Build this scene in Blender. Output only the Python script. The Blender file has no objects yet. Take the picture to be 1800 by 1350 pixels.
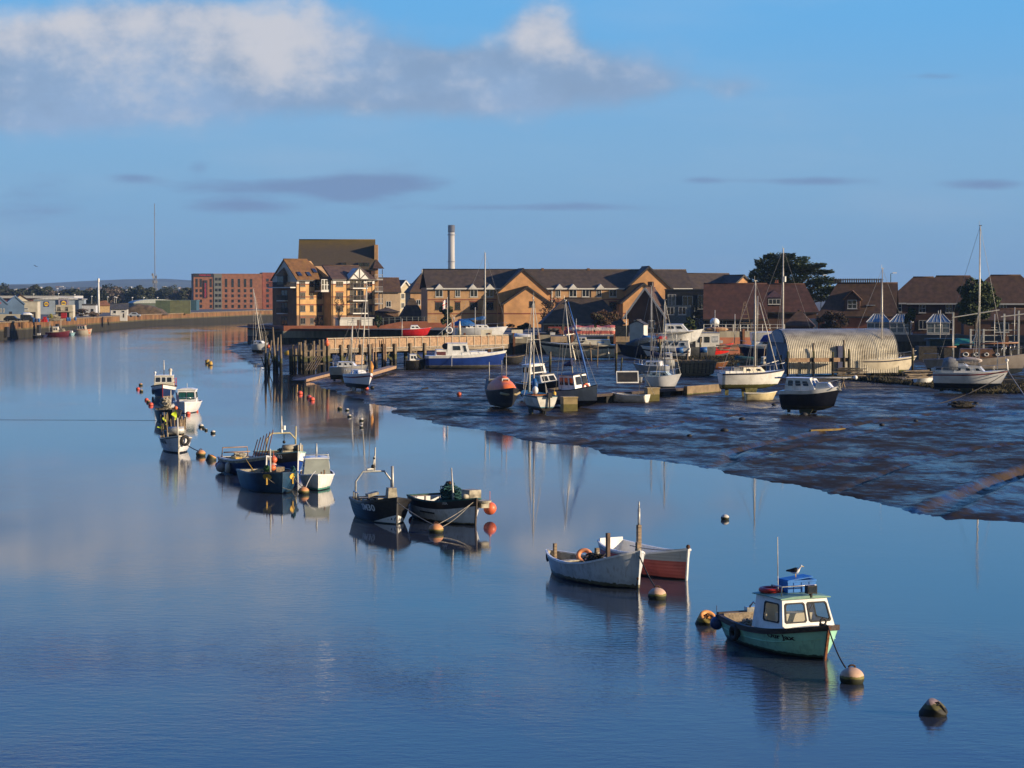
import bpy, math, random
from mathutils import Vector, Matrix, noise
from math import radians as R, sin, cos, pi, sqrt
random.seed(7)
SC = bpy.context.scene
COL = SC.collection
F = 3800.0; CAMZ = 10.0; PITCH = math.atan(153/F)

# ---------- photo pixel -> world helpers ----------
def ray(px, py):
    u = (px-900)/F; v = (675-py)/F
    return Vector((u, cos(PITCH)+v*sin(PITCH), -sin(PITCH)+v*cos(PITCH)))
def W(px, py, z=0.0):
    d = ray(px, py); t = (z-CAMZ)/d.z
    return Vector((d.x*t, d.y*t, z))
def atY(px, py, Y):
    d = ray(px, py); t = Y/d.y
    return Vector((d.x*t, Y, CAMZ+d.z*t))
def Zp(py, Y): return atY(900, py, Y).z
def Xp(px, Y): return (px-900)/F*Y*1.003

# ---------- materials ----------
MC = {}
def srgb(r, g, b, k=1.0):
    f = lambda c: ((c/255)/12.92 if c/255 <= .04045 else ((c/255+.055)/1.055)**2.4)*k
    return (f(r), f(g), f(b))
class NT:
    def __init__(s, tree): s.t = tree; s.n = tree.nodes; s.l = tree.links
    def new(s, typ, **kw):
        n = s.n.new(typ)
        for k, v in kw.items():
            if k in n.inputs.keys(): n.inputs[k].default_value = v
            else: setattr(n, k, v)
        return n
    def link(s, a, b): s.l.new(a, b)
    def math(s, op, a, b=None, clamp=False):
        n = s.n.new('ShaderNodeMath'); n.operation = op; n.use_clamp = clamp
        for i, x in enumerate((a, b)):
            if x is None: continue
            if isinstance(x, (int, float)): n.inputs[i].default_value = x
            else: s.l.new(x, n.inputs[i])
        return n.outputs[0]
    def mix(s, fac, a, b, blend='MIX'):
        n = s.n.new('ShaderNodeMix'); n.data_type = 'RGBA'; n.blend_type = blend
        for i, x in ((0, fac), (6, a), (7, b)):
            if isinstance(x, (int, float)): n.inputs[i].default_value = x
            elif isinstance(x, tuple): n.inputs[i].default_value = (*x, 1) if len(x) == 3 else x
            else: s.l.new(x, n.inputs[i])
        return n.outputs[2]
    def ramp(s, fac, stops):
        n = s.n.new('ShaderNodeMapRange'); n.interpolation_type = 'SMOOTHSTEP'
        s.l.new(fac, n.inputs[0]); n.inputs[1].default_value = stops[0]; n.inputs[2].default_value = stops[1]
        n.inputs[3].default_value = stops[2] if len(stops) > 2 else 0; n.inputs[4].default_value = stops[3] if len(stops) > 3 else 1
        return n.outputs[0]
    def noise(s, vec, scale, detail=4, rough=.55):
        n = s.n.new('ShaderNodeTexNoise'); n.inputs['Scale'].default_value = scale
        n.inputs['Detail'].default_value = detail; n.inputs['Roughness'].default_value = rough
        if vec is not None: s.l.new(vec, n.inputs['Vector'])
        return n.outputs[0]
    def mapping(s, vec, scale=(1, 1, 1), loc=(0, 0, 0), rot=(0, 0, 0)):
        n = s.n.new('ShaderNodeMapping'); s.l.new(vec, n.inputs[0])
        n.inputs['Scale'].default_value = scale; n.inputs['Location'].default_value = loc; n.inputs['Rotation'].default_value = rot
        return n.outputs[0]

def M(name, rgb, rough=.6, var=.18, scale=3.0, metal=0.0, bump=0.0, bscale=12.0, dirt=None, damt=.5, dscale=1.2,
      stretch=(1, 1, 1), spec=.5, wave=None, zband=None, zworld=False, streak=None):
    """procedural material: tone variation, optional dirt patches, bump, ribs (wave=(axis,scale,amount)), bands by height"""
    if name in MC: return MC[name]
    m = bpy.data.materials.new(name); m.use_nodes = True; MC[name] = m
    t = NT(m.node_tree); b = t.n['Principled BSDF']
    tc = t.new('ShaderNodeTexCoord').outputs['Object']
    v = t.mapping(tc, stretch)
    n1 = t.noise(v, scale, 5)
    lo = tuple(max(0, c*(1-var*1.6)) for c in rgb); hi = tuple(c*(1+var) for c in rgb)
    col = t.mix(t.ramp(n1, (.3, .7)), lo, hi)
    if dirt:
        n2 = t.noise(t.mapping(tc, stretch, (7, 3, 1)), dscale, 6, .65)
        f = t.math('MULTIPLY', t.ramp(n2, (.48, .68)), damt)
        col = t.mix(f, col, dirt)
    if streak:
        n4 = t.noise(t.mapping(tc, (7, 7, .7), (2, 9, 4)), 1.3, 5, .6)
        col = t.mix(t.math('MULTIPLY', t.ramp(n4, (.52, .72)), streak[1]), col, streak[0])
    if zband:                       # list of (z upper limit, rgb, ragged) from the bottom up
        sep = t.new('ShaderNodeSeparateXYZ'); t.link(t.new('ShaderNodeNewGeometry').outputs['Position'] if zworld else tc, sep.inputs[0])
        nz = t.noise(tc, 5, 4)
        for (zl, c2, rag) in reversed(zband):
            zz = t.math('ADD', sep.outputs[2], t.math('MULTIPLY', t.math('SUBTRACT', nz, .5), rag))
            f = t.ramp(zz, (zl-.012, zl+.012, 1, 0))
            c2v = t.mix(t.ramp(n1, (.3, .7)), tuple(c*.7 for c in c2), tuple(c*1.2 for c in c2))
            col = t.mix(f, col, c2v)
    t.link(col, b.inputs['Base Color'])
    b.inputs['Roughness'].default_value = rough; b.inputs['Metallic'].default_value = metal
    b.inputs['Specular IOR Level'].default_value = spec
    h = None
    if bump:
        h = t.math('MULTIPLY', t.noise(v, bscale, 4), bump)
    if wave:
        ax, ws, wa = wave
        w = t.new('ShaderNodeTexWave', bands_direction=ax); w.inputs['Scale'].default_value = ws
        t.link(tc, w.inputs['Vector'])
        hw = t.math('MULTIPLY', w.outputs['Fac'], wa)
        h = hw if h is None else t.math('ADD', h, hw)
    if h is not None:
        bp = t.new('ShaderNodeBump'); bp.inputs['Distance'].default_value = .05; bp.inputs['Strength'].default_value = .8
        t.link(h, bp.inputs['Height']); t.link(bp.outputs[0], b.inputs['Normal'])
    return m

def glassy(name, rgb=(.02, .025, .03), rough=.06):
    return M(name, rgb, rough, var=.35, scale=1.5, spec=.8)

# ---------- mesh builder ----------
class MB:
    def __init__(s): s.v = []; s.f = []; s.m = []; s.sm = []
    def add(s, vs, fs, mi=0, smooth=False, M4=None):
        o = len(s.v)
        for p in vs:
            p = Vector(p)
            s.v.append(M4 @ p if M4 is not None else p)
        for f in fs: s.f.append(tuple(i+o for i in f)); s.m.append(mi); s.sm.append(smooth)
        return s
    def box(s, c, d, mi=0, rz=0, M4=None, taper=1.0):
        x, y, z = (k/2 for k in d); tp = taper
        vs = [(-x, -y, -z), (x, -y, -z), (x, y, -z), (-x, y, -z), (-x*tp, -y*tp, z), (x*tp, -y*tp, z), (x*tp, y*tp, z), (-x*tp, y*tp, z)]
        T = Matrix.Translation(c) @ Matrix.Rotation(rz, 4, 'Z')
        if M4 is not None: T = M4 @ T
        return s.add(vs, [(0, 3, 2, 1), (4, 5, 6, 7), (0, 1, 5, 4), (1, 2, 6, 5), (2, 3, 7, 6), (3, 0, 4, 7)], mi, False, T)
    def bx(s, x0, x1, y0, y1, z0, z1, mi=0, M4=None):
        return s.box(((x0+x1)/2, (y0+y1)/2, (z0+z1)/2), (abs(x1-x0), abs(y1-y0), abs(z1-z0)), mi, M4=M4)
    def bar(s, p, q, w, h=None, mi=0):
        p = Vector(p); q = Vector(q); d = q-p; L = d.length
        if L < 1e-6: return s
        h = h or w
        rot = d.to_track_quat('X', 'Z').to_matrix().to_4x4()
        return s.box((0, 0, 0), (L, w, h), mi, M4=Matrix.Translation((p+q)/2) @ rot)
    def tube(s, pts, r, n=8, mi=0, cap=True, closed=False):
        pts = [Vector(p) for p in pts]; N = len(pts)
        rs = r if isinstance(r, (list, tuple)) else [r]*N
        vs = []; fs = []
        prev = None
        for i, p in enumerate(pts):
            if closed: d = pts[(i+1) % N]-pts[i-1]
            else: d = pts[min(i+1, N-1)]-pts[max(i-1, 0)]
            d.normalize()
            if prev is None:
                a = d.orthogonal().normalized()
            else:
                a = prev-d*prev.dot(d)
                a = a.normalized() if a.length > 1e-6 else d.orthogonal().normalized()
            prev = a; b = d.cross(a)
            for k in range(n):
                th = 2*pi*k/n
                vs.append(p+(a*cos(th)+b*sin(th))*rs[i])
        for i in range(N if closed else N-1):
            j = (i+1) % N
            for k in range(n):
                k2 = (k+1) % n
                fs.append((i*n+k, i*n+k2, j*n+k2, j*n+k))
        if cap and not closed:
            fs.append(tuple(range(n-1, -1, -1))); fs.append(tuple((N-1)*n+k for k in range(n)))
        return s.add(vs, fs, mi, n > 5)
    def cyl(s, c, r, h, n=14, mi=0, r2=None, M4=None):
        r2 = r if r2 is None else r2; c = Vector(c)
        vs = [(c.x+cos(2*pi*k/n)*r, c.y+sin(2*pi*k/n)*r, c.z) for k in range(n)]+[(c.x+cos(2*pi*k/n)*r2, c.y+sin(2*pi*k/n)*r2, c.z+h) for k in range(n)]
        s.add(vs, [(k, (k+1) % n, n+(k+1) % n, n+k) for k in range(n)], mi, True, M4)
        return s.add(vs, [tuple(range(n-1, -1, -1)), tuple(range(n, 2*n))], mi, False, M4)
    def lathe(s, prof, n=18, mi=0, M4=None, mis=None, smooth=True):
        vs = []; fs = []
        for (r, z) in prof:
            for k in range(n): vs.append((r*cos(2*pi*k/n), r*sin(2*pi*k/n), z))
        for i in range(len(prof)-1):
            f = [(i*n+k, i*n+(k+1) % n, (i+1)*n+(k+1) % n, (i+1)*n+k) for k in range(n)]
            s.add(vs if i == 0 else [], [], mi)
            if i == 0: base = len(s.v)-len(vs)
            for q in f:
                s.f.append(tuple(x+base for x in q)) if M4 is None or True else None
                s.m.append(mis[i] if mis else mi); s.sm.append(smooth)
        if M4 is not None:
            for k in range(base, base+len(vs)): s.v[k] = M4 @ s.v[k]
        for ring, rev in ((0, True), (len(prof)-1, False)):
            if prof[ring][0] > 1e-4:
                idx = [base+ring*n+k for k in range(n)]
                s.f.append(tuple(reversed(idx)) if rev else tuple(idx)); s.m.append((mis[0] if ring == 0 else mis[-1]) if mis else mi); s.sm.append(False)
        return s
    def ball(s, c, r, n=14, mi=0, sc=(1, 1, 1), rough=0, M4=None):
        prof = [(max(1e-5, sin(pi*i/(n//2))), -cos(pi*i/(n//2))) for i in range(n//2+1)]
        T = Matrix.Translation(c) @ Matrix.Diagonal((r*sc[0], r*sc[1], r*sc[2], 1))
        return s.lathe(prof, n, mi, T if M4 is None else M4 @ T)
    def prism(s, poly, y0, y1, mi=0, M4=None, axis='y'):
        """polygon in (x,z) extruded along y (axis 'y'), or in (x,y) along z (axis 'z'), or (y,z) along x (axis 'x')"""
        n = len(poly)
        mk = {'y': lambda a, b, t: (a, t, b), 'z': lambda a, b, t: (a, b, t), 'x': lambda a, b, t: (t, a, b)}[axis]
        vs = [mk(a, b, y0) for a, b in poly]+[mk(a, b, y1) for a, b in poly]
        fs = [(i, (i+1) % n, n+(i+1) % n, n+i) for i in range(n)]+[tuple(range(n-1, -1, -1)), tuple(range(n, 2*n))]
        return s.add(vs, fs, mi, False, M4)
    def loft(s, rings, mi=0, smooth=True, closed=False, caps=True, mif=None):
        n = len(rings[0]); vs = [p for r in rings for p in r]; base = len(s.v)
        s.v += [Vector(p) for p in vs]
        for i in range(len(rings)-1):
            for k in range(n if closed else n-1):
                k2 = (k+1) % n
                s.f.append((base+i*n+k, base+i*n+k2, base+(i+1)*n+k2, base+(i+1)*n+k))
                s.m.append(mif(i, k) if mif else mi); s.sm.append(smooth)
        if caps:
            s.f.append(tuple(base+k for k in range(n-1, -1, -1))); s.f.append(tuple(base+(len(rings)-1)*n+k for k in range(n)))
            s.m += [mi, mi]; s.sm += [False, False]
        return s
    def quad(s, a, b, c, d, mi=0): return s.add([a, b, c, d], [(0, 1, 2, 3)], mi)
    def build(s, name, mats, parent=None, fix=True):
        me = bpy.data.meshes.new(name)
        me.from_pydata([tuple(v) for v in s.v], [], s.f)
        if not isinstance(mats, (list, tuple)): mats = [mats]
        for m in mats: me.materials.append(m)
        me.polygons.foreach_set('material_index', [min(i, len(mats)-1) for i in s.m])
        me.polygons.foreach_set('use_smooth', s.sm)
        me.update()
        if fix:
            import bmesh
            bm = bmesh.new(); bm.from_mesh(me)
            bmesh.ops.recalc_face_normals(bm, faces=bm.faces); bm.to_mesh(me); bm.free()
        o = bpy.data.objects.new(name, me); COL.objects.link(o)
        if parent is not None: o.parent = parent
        return o

def tag(o, label=None, cat=None, group=None, kind=None):
    if label: o['label'] = label
    if cat: o['category'] = cat
    if group: o['group'] = group
    if kind: o['kind'] = kind
    return o
def thing(name, label, cat, loc=(0, 0, 0), rz=0, group=None, rx=0, ry=0):
    o = bpy.data.objects.new(name, None); COL.objects.link(o); o.empty_display_size = .3
    o.location = loc; o.rotation_euler = (rx, ry, rz)
    return tag(o, label, cat, group)
def children(o): return [c for c in bpy.data.objects if c.parent == o]
def copy_tree(o, parent=None, kids=None):
    if kids is None:
        kids = {}
        for c in bpy.data.objects:
            if c.parent: kids.setdefault(c.parent.name, []).append(c)
    c = o.copy(); COL.objects.link(c); c.parent = parent
    for ch in kids.get(o.name, []): copy_tree(ch, c, kids)
    return c
def text_mesh(txt, size, bold=.0, squash=1.0):
    cu = bpy.data.curves.new('lettering', 'FONT'); cu.body = txt; cu.size = size; cu.offset = bold
    cu.align_x = 'CENTER'; cu.align_y = 'CENTER'; cu.resolution_u = 2
    ob = bpy.data.objects.new('lettering', cu); COL.objects.link(ob)
    dg = bpy.context.evaluated_depsgraph_get()
    me = bpy.data.meshes.new_from_object(ob.evaluated_get(dg))
    vs = [Vector((v.co.x*squash, v.co.y, 0)) for v in me.vertices]; fs = [tuple(p.vertices) for p in me.polygons]
    bpy.data.objects.remove(ob); bpy.data.curves.remove(cu); bpy.data.meshes.remove(me)
    return vs, fs
def lettering(txt, size, mat, parent, M4, bold=0.0, squash=1.0, name='lettering', th=.01):
    vs, fs = text_mesh(txt, size, bold, squash)
    b = MB(); b.add(vs, fs, 0, False, M4)
    return b.build(name, mat, parent, fix=False)
def sag(p, q, n=10, drop=.2):
    p = Vector(p); q = Vector(q)
    return [p.lerp(q, i/n)-Vector((0, 0, drop*4*(i/n)*(1-i/n))) for i in range(n+1)]
EXPO = 0.42
CLOUD_DARK = (2.05, 2.95, 4.4); CLOUD_LIT = (5.1, 5.1, 5.5); WISP = (1.5, 2.3, 3.95)
SKY_TINT = (.52, .56, .66)
SKY_LOW = (1.6, 3.0, 4.9); SKY_MID = (1.85, 3.65, 5.75); SKY_TOP = (1.15, 3.7, 6.9); SKY_HIGH = (.32, 2.1, 8.2); SKY_AMT = .85
# ---------- camera, render, light ----------
cam = bpy.data.cameras.new('camera'); cam.lens = 36*F/1800; cam.sensor_width = 36; cam.clip_start = .5; cam.clip_end = 40000
cob = bpy.data.objects.new('camera', cam); COL.objects.link(cob)
cob.location = (0, 0, CAMZ); cob.rotation_euler = (pi/2-PITCH, 0, 0); SC.camera = cob
SC.render.resolution_x = 1024; SC.render.resolution_y = 768
SC.view_settings.view_transform = 'Standard'; SC.view_settings.look = 'None'
SC.view_settings.exposure = EXPO if 'EXPO' in globals() else 0.0
SUN_EL = R(13.5); sun_dir = Vector((.955, -.30, 0)).normalized()*cos(SUN_EL)+Vector((0, 0, sin(SUN_EL)))
sl = bpy.data.lights.new('sun', 'SUN'); sl.energy = 5.0; sl.angle = R(.5); sl.color = (1.0, .80, .56)
so = bpy.data.objects.new('sun', sl); COL.objects.link(so); so.rotation_euler = sun_dir.to_track_quat('Z', 'Y').to_euler()
so.location = (120, -30, 60)
wd = bpy.data.worlds.new('World'); SC.world = wd; wd.use_nodes = True
t = NT(wd.node_tree); bg = t.n['Background']
sky = t.new('ShaderNodeTexSky'); sky.sky_type = 'NISHITA'; sky.sun_disc = False
sky.sun_elevation = SUN_EL; sky.sun_rotation = math.atan2(sun_dir.x, sun_dir.y)
sky.air_density = 1.0; sky.dust_density = .3; sky.ozone_density = 2.2
g = t.new('ShaderNodeTexCoord').outputs['Generated']
sep = t.new('ShaderNodeSeparateXYZ'); t.link(g, sep.inputs[0])
yy = t.math('MAXIMUM', sep.outputs[1], .08)
u = t.math('DIVIDE', sep.outputs[0], yy); v = t.math('DIVIDE', sep.outputs[2], yy)
cmb = t.new('ShaderNodeCombineXYZ'); t.link(u, cmb.inputs[0]); t.link(v, cmb.inputs[1]); uv = cmb.outputs[0]
def blob(cx, cy, rx, ry, amp=1.0):
    """soft elliptical cloud body centred in a direction (tangents of azimuth and elevation)"""
    cx = (cx-900)/F; cy = (522-cy)/F; rx /= F; ry /= F
    a = t.math('DIVIDE', t.math('SUBTRACT', u, cx), rx); b = t.math('DIVIDE', t.math('SUBTRACT', v, cy), ry)
    d = t.math('ADD', t.math('MULTIPLY', a, a), t.math('MULTIPLY', b, b))
    return t.math('MULTIPLY', t.math('EXPONENT', t.math('MULTIPLY', d, -1.0)), amp)
def total(bl):
    s = blob(*bl[0])
    for q in bl[1:]: s = t.math('ADD', s, blob(*q))
    return s
wv = t.mapping(uv, (1, 1.35, 1))
na = t.noise(wv, 14.5, 7, .55); nb = t.noise(t.mapping(uv, (1, 1.35, 1), (-.0105, -.0085, 0)), 14.5, 7, .55)
nfine = t.noise(wv, 46, 6, .6)
bank = total([(60, 130, 330, 78, 1.05), (330, 120, 300, 82, 1.05), (560, 135, 200, 60, .7), (760, 150, 190, 62, .95), (975, 140, 210, 62, .95),
              (960, 55, 75, 60, .85), (1130, 150, 110, 42, .45), (1290, 155, 60, 26, .55), (330, 30, 300, 60, .6), (40, 205, 160, 34, .5),
              (-250, 120, 260, 90, 1.0), (150, -160, 700, 100, .5)])
dens = t.math('ADD', bank, t.math('MULTIPLY', t.math('SUBTRACT', na, .5), 1.6))
dens = t.math('ADD', dens, t.math('MULTIPLY', t.math('SUBTRACT', nfine, .5), .42))
mask = t.ramp(dens, (.22, .98))
lit = total([(250, 35, 330, 48, 1.0), (480, 95, 120, 75, .8), (965, 65, 75, 75, 1.15), (-30, 60, 130, 40, .6), (360, 130, 190, 60, .75), (150, 95, 160, 40, .3), (760, 110, 120, 40, .3), (150, -150, 700, 120, .7)])
lit = t.math('ADD', lit, t.math('MULTIPLY', t.math('SUBTRACT', na, nb), 4.5))
lit = t.math('ADD', lit, t.math('MULTIPLY', t.math('SUBTRACT', nfine, .5), .9))
ccol = t.mix(t.ramp(lit, (.05, 1.55)), t.mix(t.ramp(na, (.35, .65)), CLOUD_DARK, tuple(c*1.22 for c in CLOUD_DARK)), CLOUD_LIT)
wisp_n = t.noise(t.mapping(uv, (1, 4.5, 1), (3.1, .4, 0)), 17, 6, .6)
wisp = total([(660, 325, 120, 24, .8), (600, 345, 60, 16, .4), (430, 330, 160, 16, .45), (430, 362, 110, 12, .5), (350, 296, 26, 14, .35), (240, 313, 45, 10, .4),
              (950, 365, 230, 9, .5), (1390, 319, 150, 9, .5), (1735, 324, 80, 12, .55), (1640, 136, 60, 8, .35), (70, 345, 120, 45, .35), (1230, 318, 40, 8, .3)])
wd_ = t.math('ADD', wisp, t.math('MULTIPLY', t.math('SUBTRACT', wisp_n, .5), .9))
wmask = t.math('MULTIPLY', t.ramp(wd_, (.12, .62)), .85)
haze_n = t.noise(t.mapping(uv, (1, 5, 1), (1, 7, 0)), 6, 4, .5)
tint = t.mix(1.0, sky.outputs[0], SKY_TINT, 'MULTIPLY')
grad = t.mix(t.ramp(v, (.0, .07)), SKY_LOW, SKY_MID)
grad = t.mix(t.ramp(v, (.05, .15)), grad, SKY_TOP)
grad = t.mix(t.ramp(v, (.13, .36)), grad, SKY_HIGH)
base = t.mix(.94, tint, grad)
base = t.mix(t.math('MULTIPLY', t.ramp(haze_n, (.45, .75)), .10), base, CLOUD_LIT)
c1 = t.mix(wmask, base, WISP)
c2 = t.mix(t.math('MULTIPLY', mask, .93), c1, ccol)
front = t.ramp(sep.outputs[1], (.05, .2))
fin = t.mix(front, tint, c2)
t.link(fin, bg.inputs['Color']); bg.inputs['Strength'].default_value = .0895

# ---------- shoreline and mud height ----------
SHORE_PX = [(2500, 985), (2100, 948), (1800, 917), (1650, 905), (1550, 890), (1450, 870), (1350, 848), (1250, 825), (1150, 808), (1050, 790), (950, 775),
            (850, 757), (760, 745), (700, 728), (640, 705), (575, 683), (530, 668), (470, 650), (430, 631), (402, 618), (398, 610), (420, 602), (446, 599)]
SHORE = [W(a, b) for a, b in SHORE_PX]
SHORE2 = [(p.x, p.y) for p in SHORE]
MUDPOLY = SHORE2+[(-62, 560), (230, 560), (230, 60)]
def inside(x, y, poly):
    c = False; n = len(poly); j = n-1
    for i in range(n):
        xi, yi = poly[i]; xj, yj = poly[j]
        if (yi > y) != (yj > y) and x < (xj-xi)*(y-yi)/(yj-yi)+xi: c = not c
        j = i
    return c
def segd(x, y, a, b):
    dx = b[0]-a[0]; dy = b[1]-a[1]; L = dx*dx+dy*dy
    k = max(0, min(1, ((x-a[0])*dx+(y-a[1])*dy)/L)) if L else 0
    return math.hypot(x-a[0]-k*dx, y-a[1]-k*dy), k
def polyd(x, y, pl): return min(segd(x, y, pl[i], pl[i+1])[0] for i in range(len(pl)-1))
# drainage rills cut in the mud: pixel path on the mud, width, depth
def mk(pl, z): return [(lambda p: (p.x, p.y))(W(a, b, z)) for a, b in pl]
RILLS = [(mk([(1640, 886), (1690, 866), (1740, 846), (1800, 828), (1900, 800)], .5), .8, .5),
         (mk([(1232, 815), (1290, 795), (1285, 786), (1330, 776), (1400, 766), (1500, 748), (1640, 733), (1800, 718)], .6), .55, .26),
         (mk([(1290, 800), (1400, 780), (1550, 757), (1700, 742), (1850, 728)], .55), .35, .18),
         (mk([(1000, 772), (1060, 760), (1130, 750), (1230, 738), (1330, 730)], .5), .5, .3),
         (mk([(820, 742), (900, 738), (985, 733), (1060, 722)], .4), .35, .18),
         (mk([(1450, 858), (1520, 835), (1600, 812), (1720, 790)], .5), .3, .15),
         (mk([(1400, 812), (1500, 800), (1650, 792), (1800, 780)], .6), .5, .2),
         (mk([(660, 690), (760, 676), (860, 664), (960, 655), (1060, 648)], .6), .3, .15)]
def sm(a, b, x):
    k = max(0, min(1, (x-a)/(b-a))); return k*k*(3-2*k)
RF = [0.0]
def mud_h(x, y, fine=True):
    RF[0] = 0.0
    d = polyd(x, y, SHORE2)*(1 if inside(x, y, MUDPOLY) else -1)
    if d < 8: d += (noise.noise(Vector((x*.22, y*.10, 40)))*1.5+noise.noise(Vector((x*.7, y*.3, 41)))*.7)
    if d < 0: return -.02+d*.12
    z = .03+1.12*(1-math.exp(-d/30))+1.0*sm(50, 105, d)
    n = noise.noise(Vector((x*.05, y*.035, 0)))*.045+noise.noise(Vector((x*.19, y*.11, 3)))*.022
    if fine: n += noise.noise(Vector((x*.5, y*.35, 7)))*.012+noise.noise(Vector((x*1.6, y*.8, 31)))*.014-max(0, .05-abs(noise.noise(Vector((x*.16+y*.07, y*.16, 11)))))*1.6
    z += n*min(1, d/5)
    for pl, w, dep in RILLS:
        q = polyd(x, y, pl)
        if q < w*7:
            ww = w*.7*(1+.25*noise.noise(Vector((x*.4, y*.4, 20))))
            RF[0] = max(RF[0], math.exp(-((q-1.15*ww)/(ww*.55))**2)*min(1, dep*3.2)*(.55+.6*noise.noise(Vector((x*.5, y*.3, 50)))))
            z += -dep*math.exp(-(q/ww)**2)*min(1, d/2)+.22*dep*math.exp(-((q-2.0*ww)/(ww*.7))**2)
    return max(z, .012+.006*min(d, 3))
def mudpt(px, py):
    z = .6
    for _ in range(7):
        p = W(px, py, z); z = mud_h(p.x, p.y, False)
    return Vector((p.x, p.y, z))

# ---------- water ----------
mw = bpy.data.materials.new('river_water'); mw.use_nodes = True
t = NT(mw.node_tree); b = t.n['Principled BSDF']
b.inputs['Base Color'].default_value = (.034, .044, .062, 1); b.inputs['Roughness'].default_value = .0
b.inputs['IOR'].default_value = 1.33
geo = t.new('ShaderNodeNewGeometry').outputs['Position']
big = t.noise(t.mapping(geo, (.035, .018, 1), (3, 8, 0)), 1.0, 3, .55)
med = t.noise(t.mapping(geo, (.16, .06, 1), (5, 1, 0)), 1.0, 4, .6)
patch = t.math('MULTIPLY', t.ramp(big, (.42, .60, .25, 1.6)), t.ramp(med, (.3, .68, .35, 1)))
sepw = t.new('ShaderNodeSeparateXYZ'); t.link(geo, sepw.inputs[0])
far = t.ramp(sepw.outputs[1], (110, 240, 1.0, .6))
near = t.ramp(sepw.outputs[1], (45, 72, 9.0, 1.0))
w1 = t.noise(t.mapping(geo, (1.0, 1.9, 1), rot=(0, 0, .25)), 1.7, 3, .5)
w2 = t.noise(t.mapping(geo, (1.0, 2.2, 1), (9, 2, 0), (0, 0, -.2)), 5.2, 3, .55)
w3 = t.noise(t.mapping(geo, (1, 1.3, 1), (2, 2, 0)), .35, 2, .5)
hh = t.math('ADD', t.math('MULTIPLY', w1, .0042), t.math('ADD', t.math('MULTIPLY', w2, .0020), t.math('MULTIPLY', w3, .005)))
asp = t.math('DIVIDE', sepw.outputs[0], sepw.outputs[1])
wind = t.math('MULTIPLY', t.ramp(t.math('ADD', asp, t.math('MULTIPLY', t.math('SUBTRACT', big, .5), .12)), (-.175, -.135, 1, 0)), t.ramp(sepw.outputs[1], (190, 330)))
amp = t.math('ADD', t.math('MULTIPLY', patch, t.math('MULTIPLY', far, near)), t.math('MULTIPLY', wind, 4.0))
hh = t.math('MULTIPLY', hh, amp)
t.link(t.math('MULTIPLY', wind, .10), b.inputs['Roughness'])
bp = t.new('ShaderNodeBump'); bp.inputs['Strength'].default_value = 1.0; bp.inputs['Distance'].default_value = 1.0
t.link(hh, bp.inputs['Height']); t.link(bp.outputs[0], b.inputs['Normal'])
wm = MB(); wm.quad((-1500, -80, 0), (1500, -80, 0), (1500, 2400, 0), (-1500, 2400, 0))
tag(wm.build('river_water', mw), kind='structure')

# ---------- mud bank ----------
mm = bpy.data.materials.new('wet_mud'); mm.use_nodes = True
t = NT(mm.node_tree); b = t.n['Principled BSDF']
geo = t.new('ShaderNodeNewGeometry').outputs['Position']
sepm = t.new('ShaderNodeSeparateXYZ'); t.link(geo, sepm.inputs[0])
rot = t.mapping(geo, (1, 1, 1), rot=(0, 0, -.35))
n1 = t.noise(t.mapping(rot, (.30, .16, 1)), 1.0, 7, .66)
n2 = t.noise(t.mapping(rot, (1.9, .95, 1), (4, 0, 0)), 1.0, 7, .68)
n3 = t.noise(t.mapping(rot, (8, 4.5, 1), (4, 0, 0)), 1.0, 5, .65)
col = t.mix(t.ramp(n2, (.35, .65)), (.010, .009, .008), (.045, .035, .027))
dryf = t.math('MULTIPLY', t.ramp(sepm.outputs[2], (1.35, 2.1)), t.ramp(n2, (.3, .55)))
col = t.mix(dryf, col, (.085, .072, .045))
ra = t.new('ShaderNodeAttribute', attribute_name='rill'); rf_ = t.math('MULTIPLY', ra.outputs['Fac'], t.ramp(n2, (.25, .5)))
col = t.mix(t.math('MULTIPLY', rf_, .9, True), col, (.125, .085, .05))  # tan rill edges: their sunlit look is painted into the mud colour
t.link(col, b.inputs['Base Color'])
wet = t.math('ADD', t.math('MULTIPLY', n1, .6), t.math('MULTIPLY', n2, .4))
ro = t.ramp(wet, (.40, .62, .17, .55))
spm = t.math('MULTIPLY', t.ramp(wet, (.42, .58, .46, .05)), t.ramp(sepm.outputs[2], (1.3, 2.0, 1.0, .35)))
spm = t.math('MULTIPLY', spm, t.math('SUBTRACT', 1.0, t.math('MULTIPLY', rf_, .8), True))
t.link(spm, b.inputs['Specular IOR Level'])
ro = t.math('ADD', ro, t.math('MULTIPLY', dryf, .35))
t.link(ro, b.inputs['Roughness']); b.inputs['IOR'].default_value = 1.36
hm = t.math('ADD', t.math('MULTIPLY', n2, .011), t.math('MULTIPLY', n3, .017))
hm = t.math('MULTIPLY', hm, t.ramp(wet, (.36, .6, .35, 1.0)))
bp = t.new('ShaderNodeBump'); bp.inputs['Strength'].default_value = .55; bp.inputs['Distance'].default_value = 1.0
t.link(hm, bp.inputs['Height']); t.link(bp.outputs[0], b.inputs['Normal'])
df = t.new('ShaderNodeBsdfDiffuse'); t.link(t.mix(.35, col, (.085, .066, .050)), df.inputs['Color']); t.link(bp.outputs[0], df.inputs['Normal'])
big_ = t.noise(t.mapping(geo, (.045, .020, 1), (2, 5, 0)), 1.0, 4, .6)
mt = t.math('MULTIPLY', t.ramp(t.math('ADD', t.math('MULTIPLY', wet, .55), t.math('MULTIPLY', big_, .45)), (.42, .61, .10, .82)), 1.0)
mt = t.math('MAXIMUM', mt, t.math('MAXIMUM', t.math('MULTIPLY', rf_, .95, True), t.math('MULTIPLY', t.ramp(sepm.outputs[2], (1.3, 1.9)), .9)))
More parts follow.
